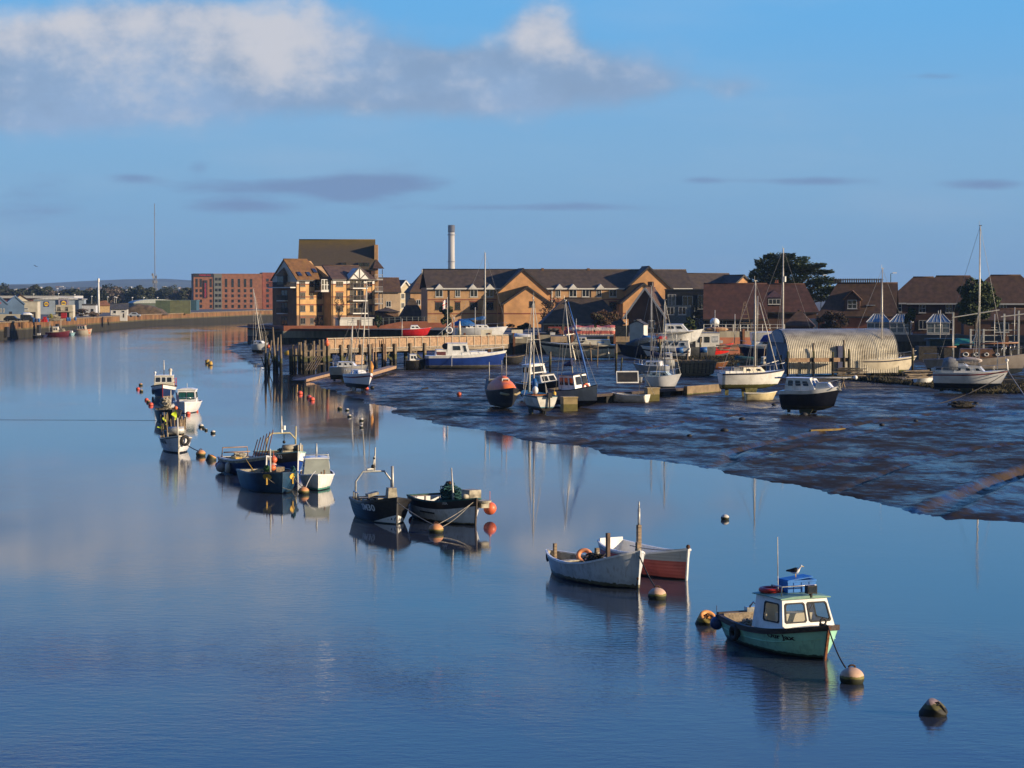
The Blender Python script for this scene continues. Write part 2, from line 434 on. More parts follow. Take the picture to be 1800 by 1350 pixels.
ms = t.new('ShaderNodeMixShader'); t.link(mt, ms.inputs[0]); t.link(b.outputs[0], ms.inputs[1]); t.link(df.outputs[0], ms.inputs[2])
t.link(ms.outputs[0], t.n['Material Output'].inputs['Surface'])
MUDMAT = mm
rings = []; rill = []
NR, NC = 300, 230
for i in range(NR):
    y = 90*(545/90)**(i/(NR-1))
    row = []
    x0 = max(-72, -.21*y-4); x1 = .34*y+8
    for j in range(NC):
        x = x0+(x1-x0)*j/(NC-1)
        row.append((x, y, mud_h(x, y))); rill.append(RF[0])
    rings.append(row)
mb = MB(); mb.loft(rings, caps=False)
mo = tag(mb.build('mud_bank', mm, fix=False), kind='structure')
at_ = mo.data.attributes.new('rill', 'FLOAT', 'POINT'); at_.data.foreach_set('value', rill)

# ---------- land ----------
LAND = M('yard_ground', (.10, .09, .075), .9, .3, .15, bump=.2, bscale=1)
GRASSL = M('field_ground', (.07, .075, .04), .95, .3, .02)
# ---------- boat building ----------
class Hull:
    def __init__(s, L, B, fb, fm, fs, dr=.35, tr=.8, full=2.4, rake=.3, srake=0.0, k0=.32, k1=.75, tm=.42, double=False):
        s.__dict__.update(locals())
    def half(s, t):
        if t <= s.tm:
            k = (s.tm-t)/s.tm
            r = (1-k**2.2)*.98+.02 if s.double else s.tr+(1-s.tr)*(1-k*k)
        else: r = 1-((t-s.tm)/(1-s.tm))**s.full
        return max(.012, s.B/2*r)
    def sheer(s, t):
        if t < .4: return s.fm+(s.fs-s.fm)*((.4-t)/.4)**2
        return s.fm+(s.fb-s.fm)*((t-.4)/.6)**2
    def keel(s, t):
        z = -s.dr*(1-.85*max(0, (t-.62)/.38)**2.2)
        if s.double: z += s.dr*.8*max(0, (.25-t)/.25)**2
        return z
    def xx(s, t, z):
        return -s.L/2+s.L*t+s.rake*max(0, (t-.45)/.55)**2*(z/s.fb)-s.srake*max(0, (.3-t)/.3)*(z/s.fs)
    def kk(s, t): 
        k = s.k0+(s.k1-s.k0)*max(0, (t-.4)/.6)**1.4
        if s.double: k += (s.k1-s.k0)*.8*max(0, (.3-t)/.3)**1.4
        return k
    def pt(s, t, q, side=1):
        zk, zs = s.keel(t), s.sheer(t); z = zk+(zs-zk)*q
        return Vector((s.xx(t, z), side*s.half(t)*max(q, 1e-4)**s.kk(t), z))
    def tx(s, x, z):
        t = (x+s.L/2)/s.L
        for _ in range(5): t -= (s.xx(t, z)-x)/s.L
        return max(0, min(1, t))
    def y(s, x, z):
        t = s.tx(x, z); zk, zs = s.keel(t), s.sheer(t)
        q = max(0, min(1, (z-zk)/(zs-zk)))
        return s.half(t)*max(q, 1e-4)**s.kk(t)
    def zs(s, x): return s.sheer(s.tx(x, s.fm))
    def hw(s, x): return s.half(s.tx(x, s.fm))

QS = [0, .06, .15, .27, .42, .58, .72, .82, .90, 1.0]
TS = [1-(1-i/24)**1.25 for i in range(25)]
TS[-1] = 1.0
def hull_parts(root, h, mats, stripes=(), td=None, zf=.1, rail=None, railw=.07, railh=.07, inner=None, deck=None, wall=.05, stem=None, full_deck=False):
    """hull shell, gunwale, inside lining and foredeck as parts of the boat"""
    b = MB(); n = len(QS)
    rings = [[h.pt(t, q, 1) for q in reversed(QS)]+[h.pt(t, q, -1) for q in QS[1:]] for t in TS]
    def mif(i, k):
        q = (n-1-k-.5) if k < n-1 else (k-(n-1)+.5)
        q0 = QS[int(q)]; q1 = QS[int(q)+1]; qm = (q0+q1)/2
        for (a, c, mi) in stripes:
            if a <= qm <= c: return mi
        return 0
    b.loft(rings, smooth=True, caps=False, mif=mif)
    base = 0; m = len(rings[0])
    b.f.append(tuple(range(m))); b.m.append(0); b.sm.append(False)
    b.build('hull', mats, root)
    if rail:
        r = MB(); path = [(t, 1) for t in TS]+[(t, -1) for t in reversed(TS[:-1])]
        rr = []
        for t, sd in path:
            p = h.pt(t, 1, sd); o = .022*sd; w = min(railw, abs(p.y))*sd
            rr.append([(p.x, p.y+o, p.z-railh), (p.x, p.y+o, p.z+.018), (p.x, p.y-w, p.z+.018), (p.x, p.y-w, p.z-railh)])
        e = rr[len(TS)-1]
        rr[len(TS)-1] = [(e[0][0]+.03, 0.0, e[0][2]), (e[0][0]+.03, 0.0, e[1][2]), (e[0][0]-railw, 0, e[1][2]), (e[0][0]-railw, 0, e[0][2])]
        r.loft(rr, smooth=False, closed=True)
        p0 = h.pt(0, 1, 1); p1 = h.pt(0, 1, -1)
        if not h.double: r.bar(p0-Vector((-.03, 0, .02)), p1-Vector((-.03, 0, .02)), railw, railh+.02)
        r.build('gunwale', rail, root)
    if stem:
        st = MB(); pts = []
        for q in [0.02+.98*i/10 for i in range(11)]:
            p = h.pt(1, q); pts.append(p+Vector((.02, 0, 0)))
        for i in range(10): st.bar(pts[i], pts[i+1], .07, .07)
        st.build('stem', stem, root)
    if inner:
        r = []
        te = td if td else .97
        for t in [.02+(te-.02)*i/16 for i in range(17)]:
            z1 = h.sheer(t)
            row = []
            zz = [z1-.012, zf+(z1-zf)*.5, zf]
            for z in zz:
                zk = h.keel(t); q = max(.02, (z-zk)/(z1-zk))
                row.append((h.xx(t, z)+(.05 if t < .03 else 0), max(.01, h.half(t)*q**h.kk(t)-wall), z))
            r.append(row+[(x, -y, z) for x, y, z in reversed(row)])
        b = MB(); b.loft(r, smooth=False, caps=False)
        b.f.append(tuple(range(6))); b.m.append(0); b.sm.append(False)
        k = 16*6
        b.f.append(tuple(k+i for i in range(6))); b.m.append(0); b.sm.append(False)
        b.build('inside_lining', inner, root)
    if deck and (td is not None):
        r = []
        for t in [td+(.995-td)*i/14 for i in range(15)]:
            z1 = h.sheer(t); hw = max(.01, h.half(t)-.01)
            r.append([(h.xx(t, z1), hw*k, z1-.015+.07*hw*(1-k*k)) for k in (1, .5, 0, -.5, -1)])
        b = MB(); b.loft(r, smooth=True, caps=False); b.build('deck', deck, root)
def hull_text(root, h, txt, x, z, size, mat, side, bold=.0, squash=1.0, off=.012):
    vs, fs = text_mesh(txt, size, bold, squash)
    out = []
    for p in vs:
        xx = x+p.x if side < 0 else x-p.x; zz = z+p.y
        out.append((xx, side*(h.y(xx, zz)+off), zz))
    b = MB(); b.add(out, fs); return b.build('lettering', mat, root, fix=False)

def bil(c, u, v):
    a = c[0].lerp(c[1], u); b = c[3].lerp(c[2], u); return a.lerp(b, v)
def panel(b, c, holes, mi=0):
    us = sorted({0, 1, *[h[0] for h in holes], *[h[1] for h in holes]}); vs = sorted({0, 1, *[h[2] for h in holes], *[h[3] for h in holes]})
    for i in range(len(us)-1):
        for j in range(len(vs)-1):
            um = (us[i]+us[i+1])/2; vm = (vs[j]+vs[j+1])/2
            if any(h[0] < um < h[1] and h[2] < vm < h[3] for h in holes): continue
            b.quad(bil(c, us[i], vs[j]), bil(c, us[i+1], vs[j]), bil(c, us[i+1], vs[j+1]), bil(c, us[i], vs[j+1]), mi)
def window(c, h, parent, fmat, pmat, fw=.04, th=.02, name='window', simple=False):
    """one window: frame with cut corners, pane as its sub-part"""
    nrm = (c[1]-c[0]).cross(c[3]-c[0]).normalized()
    U = (bil(c, 1, .5)-bil(c, 0, .5)).length; V = (bil(c, .5, 1)-bil(c, .5, 0)).length
    def ring(d, off):
        du = d/U; dv = d/V
        u0, u1, v0, v1 = h[0]-du, h[1]+du, h[2]-dv, h[3]+dv
        ku = min(.05/U, (u1-u0)*.18); kv = min(.05/V, (v1-v0)*.18)
        pts = [(u0+ku, v0), (u1-ku, v0), (u1, v0+kv), (u1, v1-kv), (u1-ku, v1), (u0+ku, v1), (u0, v1-kv), (u0, v0+kv)]
        return [bil(c, a, b_)+nrm*off for a, b_ in pts]
    if simple:
        b = MB(); b.add(ring(0, .015), [tuple(range(8))]); return b.build(name, pmat, parent, fix=False)
    b = MB(); b.loft([ring(fw*.4, -.01), ring(fw*.4, th), ring(-fw*.6, th), ring(-fw*.6, -.01)], smooth=False, closed=True, caps=False)
    w = b.build(name, fmat, parent)
    p = MB(); p.add(ring(-fw*.3, .006), [tuple(range(8))]); p.build('pane', pmat, w, fix=False)
    return w
def cabin(root, x0, x1, wb0, wb1, z0, h, rf=.25, rb=.05, wt=.85, mat=None, roof=None, wins=(), fmat=None, pmat=None, z1=None,
          over=.06, rth=.05, back=True, name='cabin', simple=False, fw=.04, crown=.04, ht=None):
    z1 = z0 if z1 is None else z1; hb = h if ht is None else ht
    V = Vector
    zt0 = z0+hb; zt1 = max(z1, z0)+h if ht is None else z1+h
    A, B_ = V((x0, -wb0/2, z0)), V((x0, wb0/2, z0)); C, D = V((x1, -wb1/2, z1)), V((x1, wb1/2, z1))
    At, Bt = V((x0+rb, -wb0/2*wt, zt0)), V((x0+rb, wb0/2*wt, zt0)); Ct, Dt = V((x1-rf, -wb1/2*wt, zt1)), V((x1-rf, wb1/2*wt, zt1))
    F_ = {'S': [A, C, Ct, At], 'P': [D, B_, Bt, Dt], 'F': [C, D, Dt, Ct], 'B': [B_, A, At, Bt]}
    b = MB()
    for k, c in F_.items():
        if k == 'B' and not back: continue
        panel(b, c, [w[1:5] for w in wins if w[0] == k])
    cb = b.build(name, mat, root, fix=False)
    r = MB(); o = over; rr = []
    for (x, w, z) in ((At.x-o, wb0*wt/2+o, zt0), ((At.x+Ct.x)/2, (wb0+wb1)*wt/4+o, (zt0+zt1)/2+.01), (Ct.x+o, wb1*wt/2+o, zt1)):
        rr.append([(x, -w, z), (x, -w, z+rth*.7), (x, -w*.5, z+rth+crown*.8), (x, 0, z+rth+crown), (x, w*.5, z+rth+crown*.8), (x, w, z+rth*.7), (x, w, z)])
    r.loft(rr, smooth=False, closed=True); r.build('roof', roof or mat, cb)
    for w in wins: window(F_[w[0]], w[1:5], cb, fmat, w[5] if len(w) > 5 else pmat, simple=simple, fw=fw)
    return cb
def place(bow, stern, z=None, L=None, hd=None):
    """boat root and heading from the waterline ends"""
    fb = (lambda p: W(p[0], p[1], z)) if z is not None else (lambda p: mudpt(*p))
    b = fb(bow)
    if hd is not None: d = Vector((cos(R(hd)), sin(R(hd)), 0)); c = b-d*L*.5
    else:
        s = fb(stern); d = b-s; L2 = d.length; d.normalize()
        c = (b+s)/2 if L is None else b-d*L*.5
        L = L or L2
    return c, math.atan2(d.y, d.x), L
def mast(root, x, z, H, r=.06, mat=None, name='mast', lean=0.0, top=True):
    b = MB(); b.tube([(x, 0, z), (x-lean*H*.5, 0, z+H*.5), (x-lean*H, 0, z+H)], [r, r*.95, r*.7], 8)
    if top:
        b.bx(x-lean*H-.12, x-lean*H+.18, -.03, .03, z+H, z+H+.06); b.tube([(x-lean*H-.08, 0, z+H), (x-lean*H-.08, 0, z+H+.45)], .014, 5)
    return b.build(name, mat, root)
def stays(root, pairs, mat, r=.014, name='rigging'):
    b = MB()
    for p, q in pairs: b.tube([p, q], r, 5)
    return b.build(name, mat, root)
def pipe_part(name, paths, r, mat, root, n=7):
    b = MB()
    for p in paths: b.tube(p, r, n)
    return b.build(name, mat, root)

BUOYN = [0]
def buoy(px, py, d, mat, label, group=None, flat=.85, tilt=None, cat='buoy', eye=True, z=0.0, name='mooring_buoy', onmud=False):
    """px,py: where the buoy meets the water below its middle; d: its width in photo pixels"""
    p = mudpt(px, py) if onmud else W(px, py, z)
    r = d/2*p.y/F
    b = MB()
    prof = [(max(.001, r*sin(a)), r*(.40-flat*cos(a))) for a in [pi*i/14 for i in range(15)]]
    prof = [(q[0], max(q[1], -r*.6)) for q in prof]
    b.lathe(prof, 20)
    o = b.build(name, mat)
    o.location = p+Vector((0, r*.75, r*.32 if onmud else 0))
    if tilt: o.rotation_euler = tilt
    if eye:
        e = MB(); e.tube([(.09*r*3*cos(a), 0, r*(.40+flat)+.06*r*3*sin(a)) for a in [pi*i/8 for i in range(9)]], .035*r*2+.004, 6)
        e.build('lifting_eye', MAT['rust'], o)
    return tag(o, label, cat, group)
def drum_buoy(px, py, d, h, mats, label, rot, group=None, hollow=True):
    p = W(px, py); r = d/2*p.y/F; hh = h*p.y/F
    o = thing('mooring_buoy', label, 'buoy', p+Vector((0, .1, .05)), group=group); o.rotation_euler = rot
    b = MB(); b.lathe([(.02, -hh*.5), (r*.8, -hh*.5), (r*.95, -hh*.38), (r, 0), (r, hh*.42), (r*.93, hh*.5), (r*.62, hh*.5), (r*.55, hh*.40), (.02, hh*.38)] if hollow else
                [(.02, -hh*.5), (r*.85, -hh*.5), (r*.97, -hh*.4), (r, 0), (r, hh*.42), (r*.95, hh*.5), (.02, hh*.54)], 22)
    b.build('float', mats[0], o)
    c = MB(); c.tube([(-r*.5, 0, hh*.42), (-r*.2, r*.1, hh*.62), (r*.3, 0, hh*.6), (r*.75, -r*.05, hh*.52), (r*1.15, -r*.1, hh*.2)], r*.085, 7)
    c.tube([(-r*.2, -r*.4, hh*.45), (0, 0, hh*.62), (r*.1, r*.4, hh*.45)], r*.07, 7)
    c.build('chain', mats[1], o)
    return o
def rope(p, q, mat, label, drop=.15, r=.018, group=None):
    b = MB(); b.tube(sag(p, q, 10, drop), r, 6)
    o = b.build('mooring_rope', mat)
    return tag(o, label, 'rope', group)
def loc(root, x, y, z):
    T = Matrix.LocRotScale(root.location, root.rotation_euler, None)
    return T @ Vector((x, y, z))
def fender(root_pt, r, mat, label, group=None, long=False, name='fender'):
    b = MB()
    if long: b.lathe([(.01, -3.1*r), (r*.6, -2.9*r), (r, -2.2*r), (r, 0), (r*.6, .6*r), (.2*r, .8*r), (.01, .85*r)], 12)
    else: b.ball((0, 0, 0), r, 16); b.cyl((0, 0, r*.9), r*.22, r*.3, 8)
    b.tube([(0, 0, r*.8), (0, 0, r*2.6)], .012, 5)
    o = b.build(name, mat); o.location = root_pt
    return tag(o, label, 'fender', group)
def tyre(pt, rz, mat, label, R1=.26, r=.09, group=None, flat=False):
    b = MB(); b.tube([(0, R1*cos(a), R1*sin(a)) for a in [2*pi*i/18 for i in range(18)]], r, 8, closed=True)
    o = b.build('tyre_fender', mat); o.location = pt; o.rotation_euler = (0, 0, rz)
    return tag(o, label, 'tyre', group)
def heap(root, name, mat, c, d, n=26, r=.03, seed=1, thing_label=None, cat=None):
    """a tangle of rope or net: looped strands heaped up"""
    rnd = random.Random(seed); b = MB()
    for i in range(n):
        a0 = rnd.uniform(0, 2*pi); R1 = rnd.uniform(.35, 1)
        zz = rnd.uniform(0, 1)**.8; cx, cy = rnd.uniform(-.25, .25), rnd.uniform(-.25, .25)
        pts = []
        for k in range(9):
            a = a0+k*2*pi/9*rnd.uniform(.85, 1.1); q = R1*(1-.45*zz)*rnd.uniform(.8, 1.1)
            pts.append((c[0]+d[0]/2*(cx+q*cos(a)), c[1]+d[1]/2*(cy+q*sin(a)), c[2]+d[2]*(zz*.8+rnd.uniform(0, .25))))
        b.tube(pts, r, 5, closed=True)
    o = b.build(name, mat, root)
    if thing_label: tag(o, thing_label, cat)
    return o

MAT = {}
def mats():
    A = MAT
    A['white'] = M('white_paint', (.80, .80, .78), .38, .08, 1.5, dirt=(.40, .37, .31), damt=.35, dscale=2.2)
    A['cream'] = M('cream_paint', (.74, .68, .54), .42, .10, 1.5, dirt=(.38, .32, .22), damt=.4)
    A['gelcoat'] = M('aged_gelcoat', (.78, .78, .76), .3, .07, 1.0, dirt=(.42, .39, .33), damt=.3, dscale=1.4)
    A['black'] = M('black_paint', (.016, .016, .018), .4, .25, 2, dirt=(.05, .045, .04), damt=.5)
    A['rubber'] = M('black_rubber', (.02, .02, .022), .75, .3, 4)
    A['wood'] = M('weathered_wood', (.26, .19, .12), .8, .3, 2, stretch=(1, 1, 8), bump=.1, dirt=(.12, .09, .06))
    A['woodx'] = M('weathered_plank', (.28, .22, .15), .8, .3, 2, stretch=(.6, 6, 6), bump=.1, dirt=(.13, .10, .07))
    A['darkwood'] = M('dark_stained_wood', (.055, .035, .024), .7, .35, 2, stretch=(1, 4, 6), dirt=(.02, .016, .012))
    A['varnish'] = M('varnished_wood', (.21, .085, .035), .35, .3, 2, stretch=(1, 5, 5))
    A['grime'] = M('grimy_interior', (.10, .085, .065), .85, .5, 4, dirt=(.03, .025, .02), damt=.7, dscale=3)
    A['palegrime'] = M('pale_grimy_interior', (.42, .38, .29), .75, .25, 4, dirt=(.10, .085, .06), damt=.8, dscale=2.5)
    A['steel'] = M('stainless_tube', (.55, .54, .51), .3, .15, 5, metal=.85)
    A['galv'] = M('galvanised_pole', (.50, .50, .47), .5, .15, 6, metal=.35)
    A['alu'] = M('alloy_mast', (.58, .55, .48), .42, .1, 4, metal=.35)
    A['paintedmast'] = M('white_mast', (.60, .57, .50), .45, .12, 4)
    A['wire'] = M('rigging_wire', (.33, .32, .30), .5, .1, 5, metal=.3)
    A['rust'] = M('rusty_iron', (.11, .048, .022), .85, .4, 8, bump=.1, dirt=(.04, .025, .015))
    A['glass'] = glassy('dark_window_glass')
    g = M('clear_window_glass', (.10, .12, .11), .05, .2, 1.5, spec=.8)
    g.node_tree.nodes['Principled BSDF'].inputs['Alpha'].default_value = .22
    A['clear'] = g
    A['greyrope'] = M('grey_rope', (.30, .27, .21), .9, .3, 12)
    A['darkrope'] = M('dark_weedy_rope', (.035, .030, .022), .9, .4, 12)
    A['tealrope'] = M('teal_net_twine', (.025, .10, .10), .9, .4, 12, dirt=(.015, .03, .03))
    A['orange'] = M('orange_plastic', (.75, .17, .05), .45, .15, 3, dirt=(.4, .12, .05))
    A['red'] = M('red_paint', (.50, .030, .025), .4, .2, 3, dirt=(.25, .03, .02))
    A['bluetarp'] = M('blue_tarpaulin', (.012, .10, .32), .55, .25, 4, bump=.2, bscale=5)
    A['navy'] = M('navy_canvas', (.014, .022, .085), .8, .25, 4, bump=.15, bscale=6)
    A['greycanvas'] = M('grey_canvas', (.20, .205, .21), .85, .2, 3, bump=.15, bscale=5)
    A['yellow'] = M('yellow_paint', (.65, .40, .05), .6, .2, 4, dirt=(.3, .18, .03))
    weed = (.018, .022, .008)
    A['b_orange'] = M('faded_orange_buoy', (.66, .30, .12), .65, .12, 3, dirt=(.45, .22, .10), damt=.5, zband=[(.12, weed, .12), (.18, (.14, .12, .02), .10)])
    A['b_pink'] = M('bleached_pink_buoy', (.60, .39, .27), .7, .12, 3, dirt=(.45, .30, .20), damt=.5, zband=[(.14, weed, .12), (.20, (.16, .14, .03), .12)])
    A['b_red'] = M('red_orange_buoy', (.72, .10, .05), .5, .12, 3, dirt=(.42, .07, .04), zband=[(.02, weed, .06)])
    A['orangefend'] = M('orange_vinyl_fender', (.72, .15, .06), .45, .12, 3)
    A['b_white'] = M('white_buoy', (.62, .58, .50), .6, .1, 3, dirt=(.36, .33, .26), zband=[(.12, weed, .06)])
    A['b_weed'] = M('weedy_buoy', (.55, .36, .27), .75, .2, 3, dirt=(.05, .05, .012), damt=.9, dscale=1.8, zband=[(.10, weed, .15)])
    A['weedwood'] = M('weedy_timber', (.19, .145, .095), .85, .3, 2, stretch=(2, 2, .6), bump=.1, dirt=(.10, .08, .05), zband=[(1.7, (.014, .013, .009), .6), (2.4, (.065, .065, .018), .8)])
    A['pier_plank'] = M('tan_pier_board', (.37, .235, .135), .75, .2, 1.2, stretch=(3, 3, 3), dirt=(.30, .19, .11))
mats()
# ================= boats and buoys in the river channel =================
A = MAT
def spanel(root, name, mat, fn):
    b = MB(); fn(b); return b.build(name, mat, root)

# --- green cuddy boat ---
c, rz, L = place((1449, 1161), None, 0, 4.45, -67)
r = thing('cuddy_boat', 'small mint green boat with white wheelhouse and brown rubbing rail, name on bow', 'boat', c, rz)
greenhull = M('mint_green_paint', (.34, .66, .47), .4, .10, 1.2, streak=((.10, .17, .10), .4), dirt=(.12, .28, .19), damt=.35, dscale=2,
              zband=[(.07, (.012, .013, .010), .09), (.13, (.07, .11, .07), .12)])
h = Hull(L, 2.2, .98, .66, .72, .3, .78, 4.6, .20, .12, .28, .42)
greendark = M('sea_green_gunwale', (.18, .33, .25), .5, .12, 2)
hull_parts(r, h, [greenhull, A['darkwood']], td=.56, zf=.22, rail=A['darkwood'], railw=.10, railh=.13, inner=A['grime'], deck=A['cream'], stem=A['varnish'])
pipe_part('rubbing_strake', [[h.pt(t, .66, sd)+Vector((0, .012*sd, 0)) for t in [i/20 for i in range(20)]+[.985]] for sd in (1, -1)], .016, greenhull, r)
hull_text(r, h, 'Our Jax', 1.30, .58, .19, A['black'], -1, bold=.006, squash=1.45, off=.016)
hull_text(r, h, 'Our Jax', 1.30, .58, .19, A['black'], 1, bold=.006, squash=1.45, off=.016)
fr = A['rubber']
cb = cabin(r, -.22, 1.42, 1.82, 1.70, .66, .86, .28, .02, .84, A['white'], greendark, z1=.72, back=False, ht=.92,
      wins=[('S', .36, .88, .26, .84), ('P', .12, .64, .26, .84), ('F', .06, .47, .26, .86), ('F', .54, .95, .26, .86)], fmat=fr, pmat=A['clear'], over=.09, rth=.04)
spanel(r, 'wheelhouse_seat', A['cream'], lambda b: (b.bx(-.15, .15, -.66, .0, .25, 1.45), b.bx(.55, 1.0, -.6, .35, .3, 1.15)))
spanel(r, 'transom_board', A['woodx'], lambda b: b.bx(-L*.49, -L*.49+.1, -.78, .78, .5, .76))
spanel(r, 'thwart', A['palegrime'], lambda b: b.bx(-1.9, -1.5, -.7, .7, .42, .47))
spanel(r, 'thwart', A['palegrime'], lambda b: b.bx(-1.0, -.7, -.85, .85, .40, .45))
heap(r, 'coiled_rope', A['greyrope'], (-1.4, -.35, .45), (.8, .5, .25), 14, .02, 3)
spanel(r, 'outboard_bracket', A['steel'], lambda b: (b.bx(-2.3, -2.1, .0, .4, .76, .9), b.tube([(-2.15, .1, .9), (-2.1, .2, 1.05), (-1.95, .25, .95)], .03)))
zr = 1.66
pipe_part('roof_rail', [[(.9, -.6, zr-.02), (.9, -.58, zr+.24), (.9, .52, zr+.24), (.9, .54, zr-.02)], [(.9, -.58, zr+.24), (.2, -.5, zr+.22), (.2, -.5, zr)]], .022, A['steel'], r)
pipe_part('aerial', [[(.55, -.50, zr+.1), (.53, -.50, zr+.5)], [(.53, -.50, zr+.5), (.50, -.5, zr+1.6)]], .013, A['paintedmast'], r)
lampb = MB(); lampb.bx(1.12, 1.3, .02, .32, 1.72, 1.94); lampb.cyl((1.2, .17, 1.60), .05, .12, 8)
fl = lampb.build('floodlight', A['rubber'], r)
spanel(fl, 'lens', A['glass'], lambda b: b.bx(1.302, 1.312, .05, .29, 1.76, 1.91))
spanel(r, 'bow_roller', A['rubber'], lambda b: (b.tube([(2.15+.0*k, .09*cos(k), 1.06+.09*sin(k)) for k in [2*pi*i/12 for i in range(12)]], .03, 6, closed=True), b.bx(2.0, 2.3, -.04, .04, .93, 1.0)))
spanel(r, 'wiper', A['rubber'], lambda b: b.bar((1.16, .25, 1.42), (1.26, .02, 1.15), .015))
# things on its roof
cr = thing('fish_crate', 'blue plastic fish crate on the wheelhouse roof of the green boat', 'crate', loc(r, .35, .22, zr), rz)
bl = M('blue_crate_plastic', (.008, .15, .50), .45, .15, 3)
b = MB()
for k, (x0, x1, y0, y1) in enumerate([(-.28, .28, -.45, -.42), (-.28, .28, .42, .45), (-.28, -.25, -.42, .42), (.25, .28, -.42, .42)]): b.bx(x0, x1, y0, y1, .02, .36)
b.bx(-.25, .25, -.42, .42, 0, .03); b.bx(-.31, .31, -.48, .48, .33, .37) if False else None
for y in (-.47, .45): b.bx(-.3, .3, y, y+.02, .30, .36)
for x in (-.3, .28): b.bx(x, x+.02, -.45, .45, .30, .36)
for y in (-.25, 0, .25): b.bx(.28, .295, y-.015, y+.015, .03, .3)
b.build('crate_body', bl, cr)
lid = MB(); lid.box((.02, .0, .40), (.55, .8, .03), M4=Matrix.Rotation(R(6), 4, 'X')); lid.build('lid', bl, cr)
sb = MB(); sb.tube([(.3*cos(k), .3*sin(k), 0) for k in [2*pi*i/22 for i in range(22)]], .075, 8, closed=True)
tag(sb.build('life_ring', A['red']), 'red life ring lying flat on the wheelhouse roof of the green boat', 'life ring').location = loc(r, .05, -.42, zr+.05)
# gull
g = MB(); rings = []
prof = [(-.30, .02, .015, .02), (-.22, .02, .045, .03), (-.12, .02, .085, .075), (0, .03, .10, .095), (.09, .05, .095, .10), (.15, .10, .065, .07), (.18, .16, .048, .05), (.20, .21, .05, .052), (.24, .22, .042, .042), (.27, .215, .018, .018), (.33, .205, .006, .008)]
for (x, z, w, hgt) in prof: rings.append([(x, w*cos(a), z+hgt*sin(a)) for a in [2*pi*i/12 for i in range(12)]])
g.loft(rings, smooth=True, closed=True, mif=lambda i, k: 1 if i >= 9 else 0)
for y in (-.035, .035): g.tube([(.0, y, -.05), (.01, y, -.2), (.06, y, -.205)], .009, 5, 1)
gp = loc(r, .35, .18, zr+.555)
gw = M('gull_white_feather', (.72, .72, .70), .8, .06, 8)
go = g.build('gull', [gw, A['yellow']]); go.location = gp; go.rotation_euler = (0, 0, R(-20)); go.scale = (.72, .85, .8)
tag(go, 'black-backed gull standing on the blue crate', 'gull')
for sd in (1, -1):
    w = MB(); w.loft([[(x, sd*(w_+.012), z+.02+hh*1.0), (x, sd*(w_+.022), z+hh*.3), (x, sd*(w_+.005), z-hh*.45)] for (x, z, w_, hh) in [(-.38, .02, .005, .02), (-.22, .03, .05, .05), (-.05, .04, .095, .09), (.07, .05, .085, .08), (.1, .05, .07, .03)]], caps=False)
    w.build('wing', M('gull_dark_feather', (.022, .023, .026), .8, .2, 10), go, fix=False)
# fenders and mooring of the green boat
tyre(loc(r, -.9, -h.y(-.9, .4)-.10, .40), rz+pi/2, A['rubber'], 'black tyre hung on the shaded flank of the green boat', .17, .08)
fender(loc(r, -2.35, -.88, .45), .20, M('blue_fender_vinyl', (.02, .045, .14), .5), 'round dark blue fender at the stern corner of the green boat')
jb = buoy(1500, 1203, 44, A['b_pink'], 'large bleached pink buoy with weedy base off the bow of the green boat')
bowp = loc(r, L/2+.2, 0, .95)
jt = jb.location+Vector((-.15, .1, .38))
rope(bowp, jt, A['darkrope'], 'dark doubled rope from the bow of the green boat to the pink buoy', .12, .022)
drum_buoy(1240, 1098, 32, 34, [M('orange_drum_buoy', (.70, .31, .08), .6, .15, 3, dirt=(.30, .22, .03), damt=.7, dscale=2, zband=[(.10, (.02, .022, .008), .10), (.2, (.22, .17, .03), .12)], zworld=True), A['rust']], 'orange drum buoy with chain floating tilted behind the green boat', (R(38), R(22), R(0)))
rope(loc(r, -2.3, -.6, .55), W(1247, 1095)+Vector((0, 0, .3)), A['darkrope'], 'short dark rope from the stern of the green boat to the orange drum buoy', .1)
drum_buoy(1641, 1258, 42, 34, [M('weed_grown_drum_buoy', (.36, .25, .20), .7, .2, 3, dirt=(.03, .03, .008), damt=.97, dscale=2.6, zband=[(.17, (.012, .012, .006), .10), (.28, (.09, .08, .015), .14)], zworld=True), M('weedy_chain', (.014, .012, .008), .9, .4, 10)],
          'weed grown drum buoy tipped over, nearest of all, by itself at lower right', (R(10), R(38), R(-20)), hollow=False)

# --- grey double ended boat and red bottomed boat behind ---
c, rz, L = place((1121, 1036), None, 0, 5.4, -58)
r = thing('open_boat', 'pale grey double ended open boat with wooden posts and rust streak at bow', 'boat', c, rz)
greyhull = M('pale_grey_paint', (.60, .64, .66), .45, .09, 1.0, streak=((.20, .12, .06), .45), dirt=(.27, .29, .29), damt=.5, dscale=1.5, zband=[(.05, (.008, .008, .007), .12), (.16, (.16, .14, .08), .22)])
h = Hull(L, 2.0, 1.34, .68, .80, .3, .2, 4.4, .12, .35, .26, .36, double=True, tm=.5)
hull_parts(r, h, [greyhull], zf=.2, rail=A['white'], railw=.06, railh=.05, inner=A['palegrime'], stem=greyhull)
def post(root, x, y, z0, z1, w, mat=None, name='post'): return spanel(root, name, mat or A['wood'], lambda b: b.bx(x-w/2, x+w/2, y-w/2, y+w/2, z0, z1))
post(r, -L*.46, 0, .5, 1.08, .11); post(r, .0, .15, .2, 1.15, .13); post(r, L*.14, .1, .2, 1.75, .12, M('tarred_post', (.11, .07, .045), .8, .3, 3)); post(r, L*.5, 0, 1.1, 1.62, .12)
heap(r, 'rope_heap', A['darkrope'], (.1, 0, .25), (1.3, .9, .75), 30, .03, 4)
heap(r, 'net_heap', A['grime'], (-.9, .1, .2), (1.1, .9, .4), 24, .03, 5)
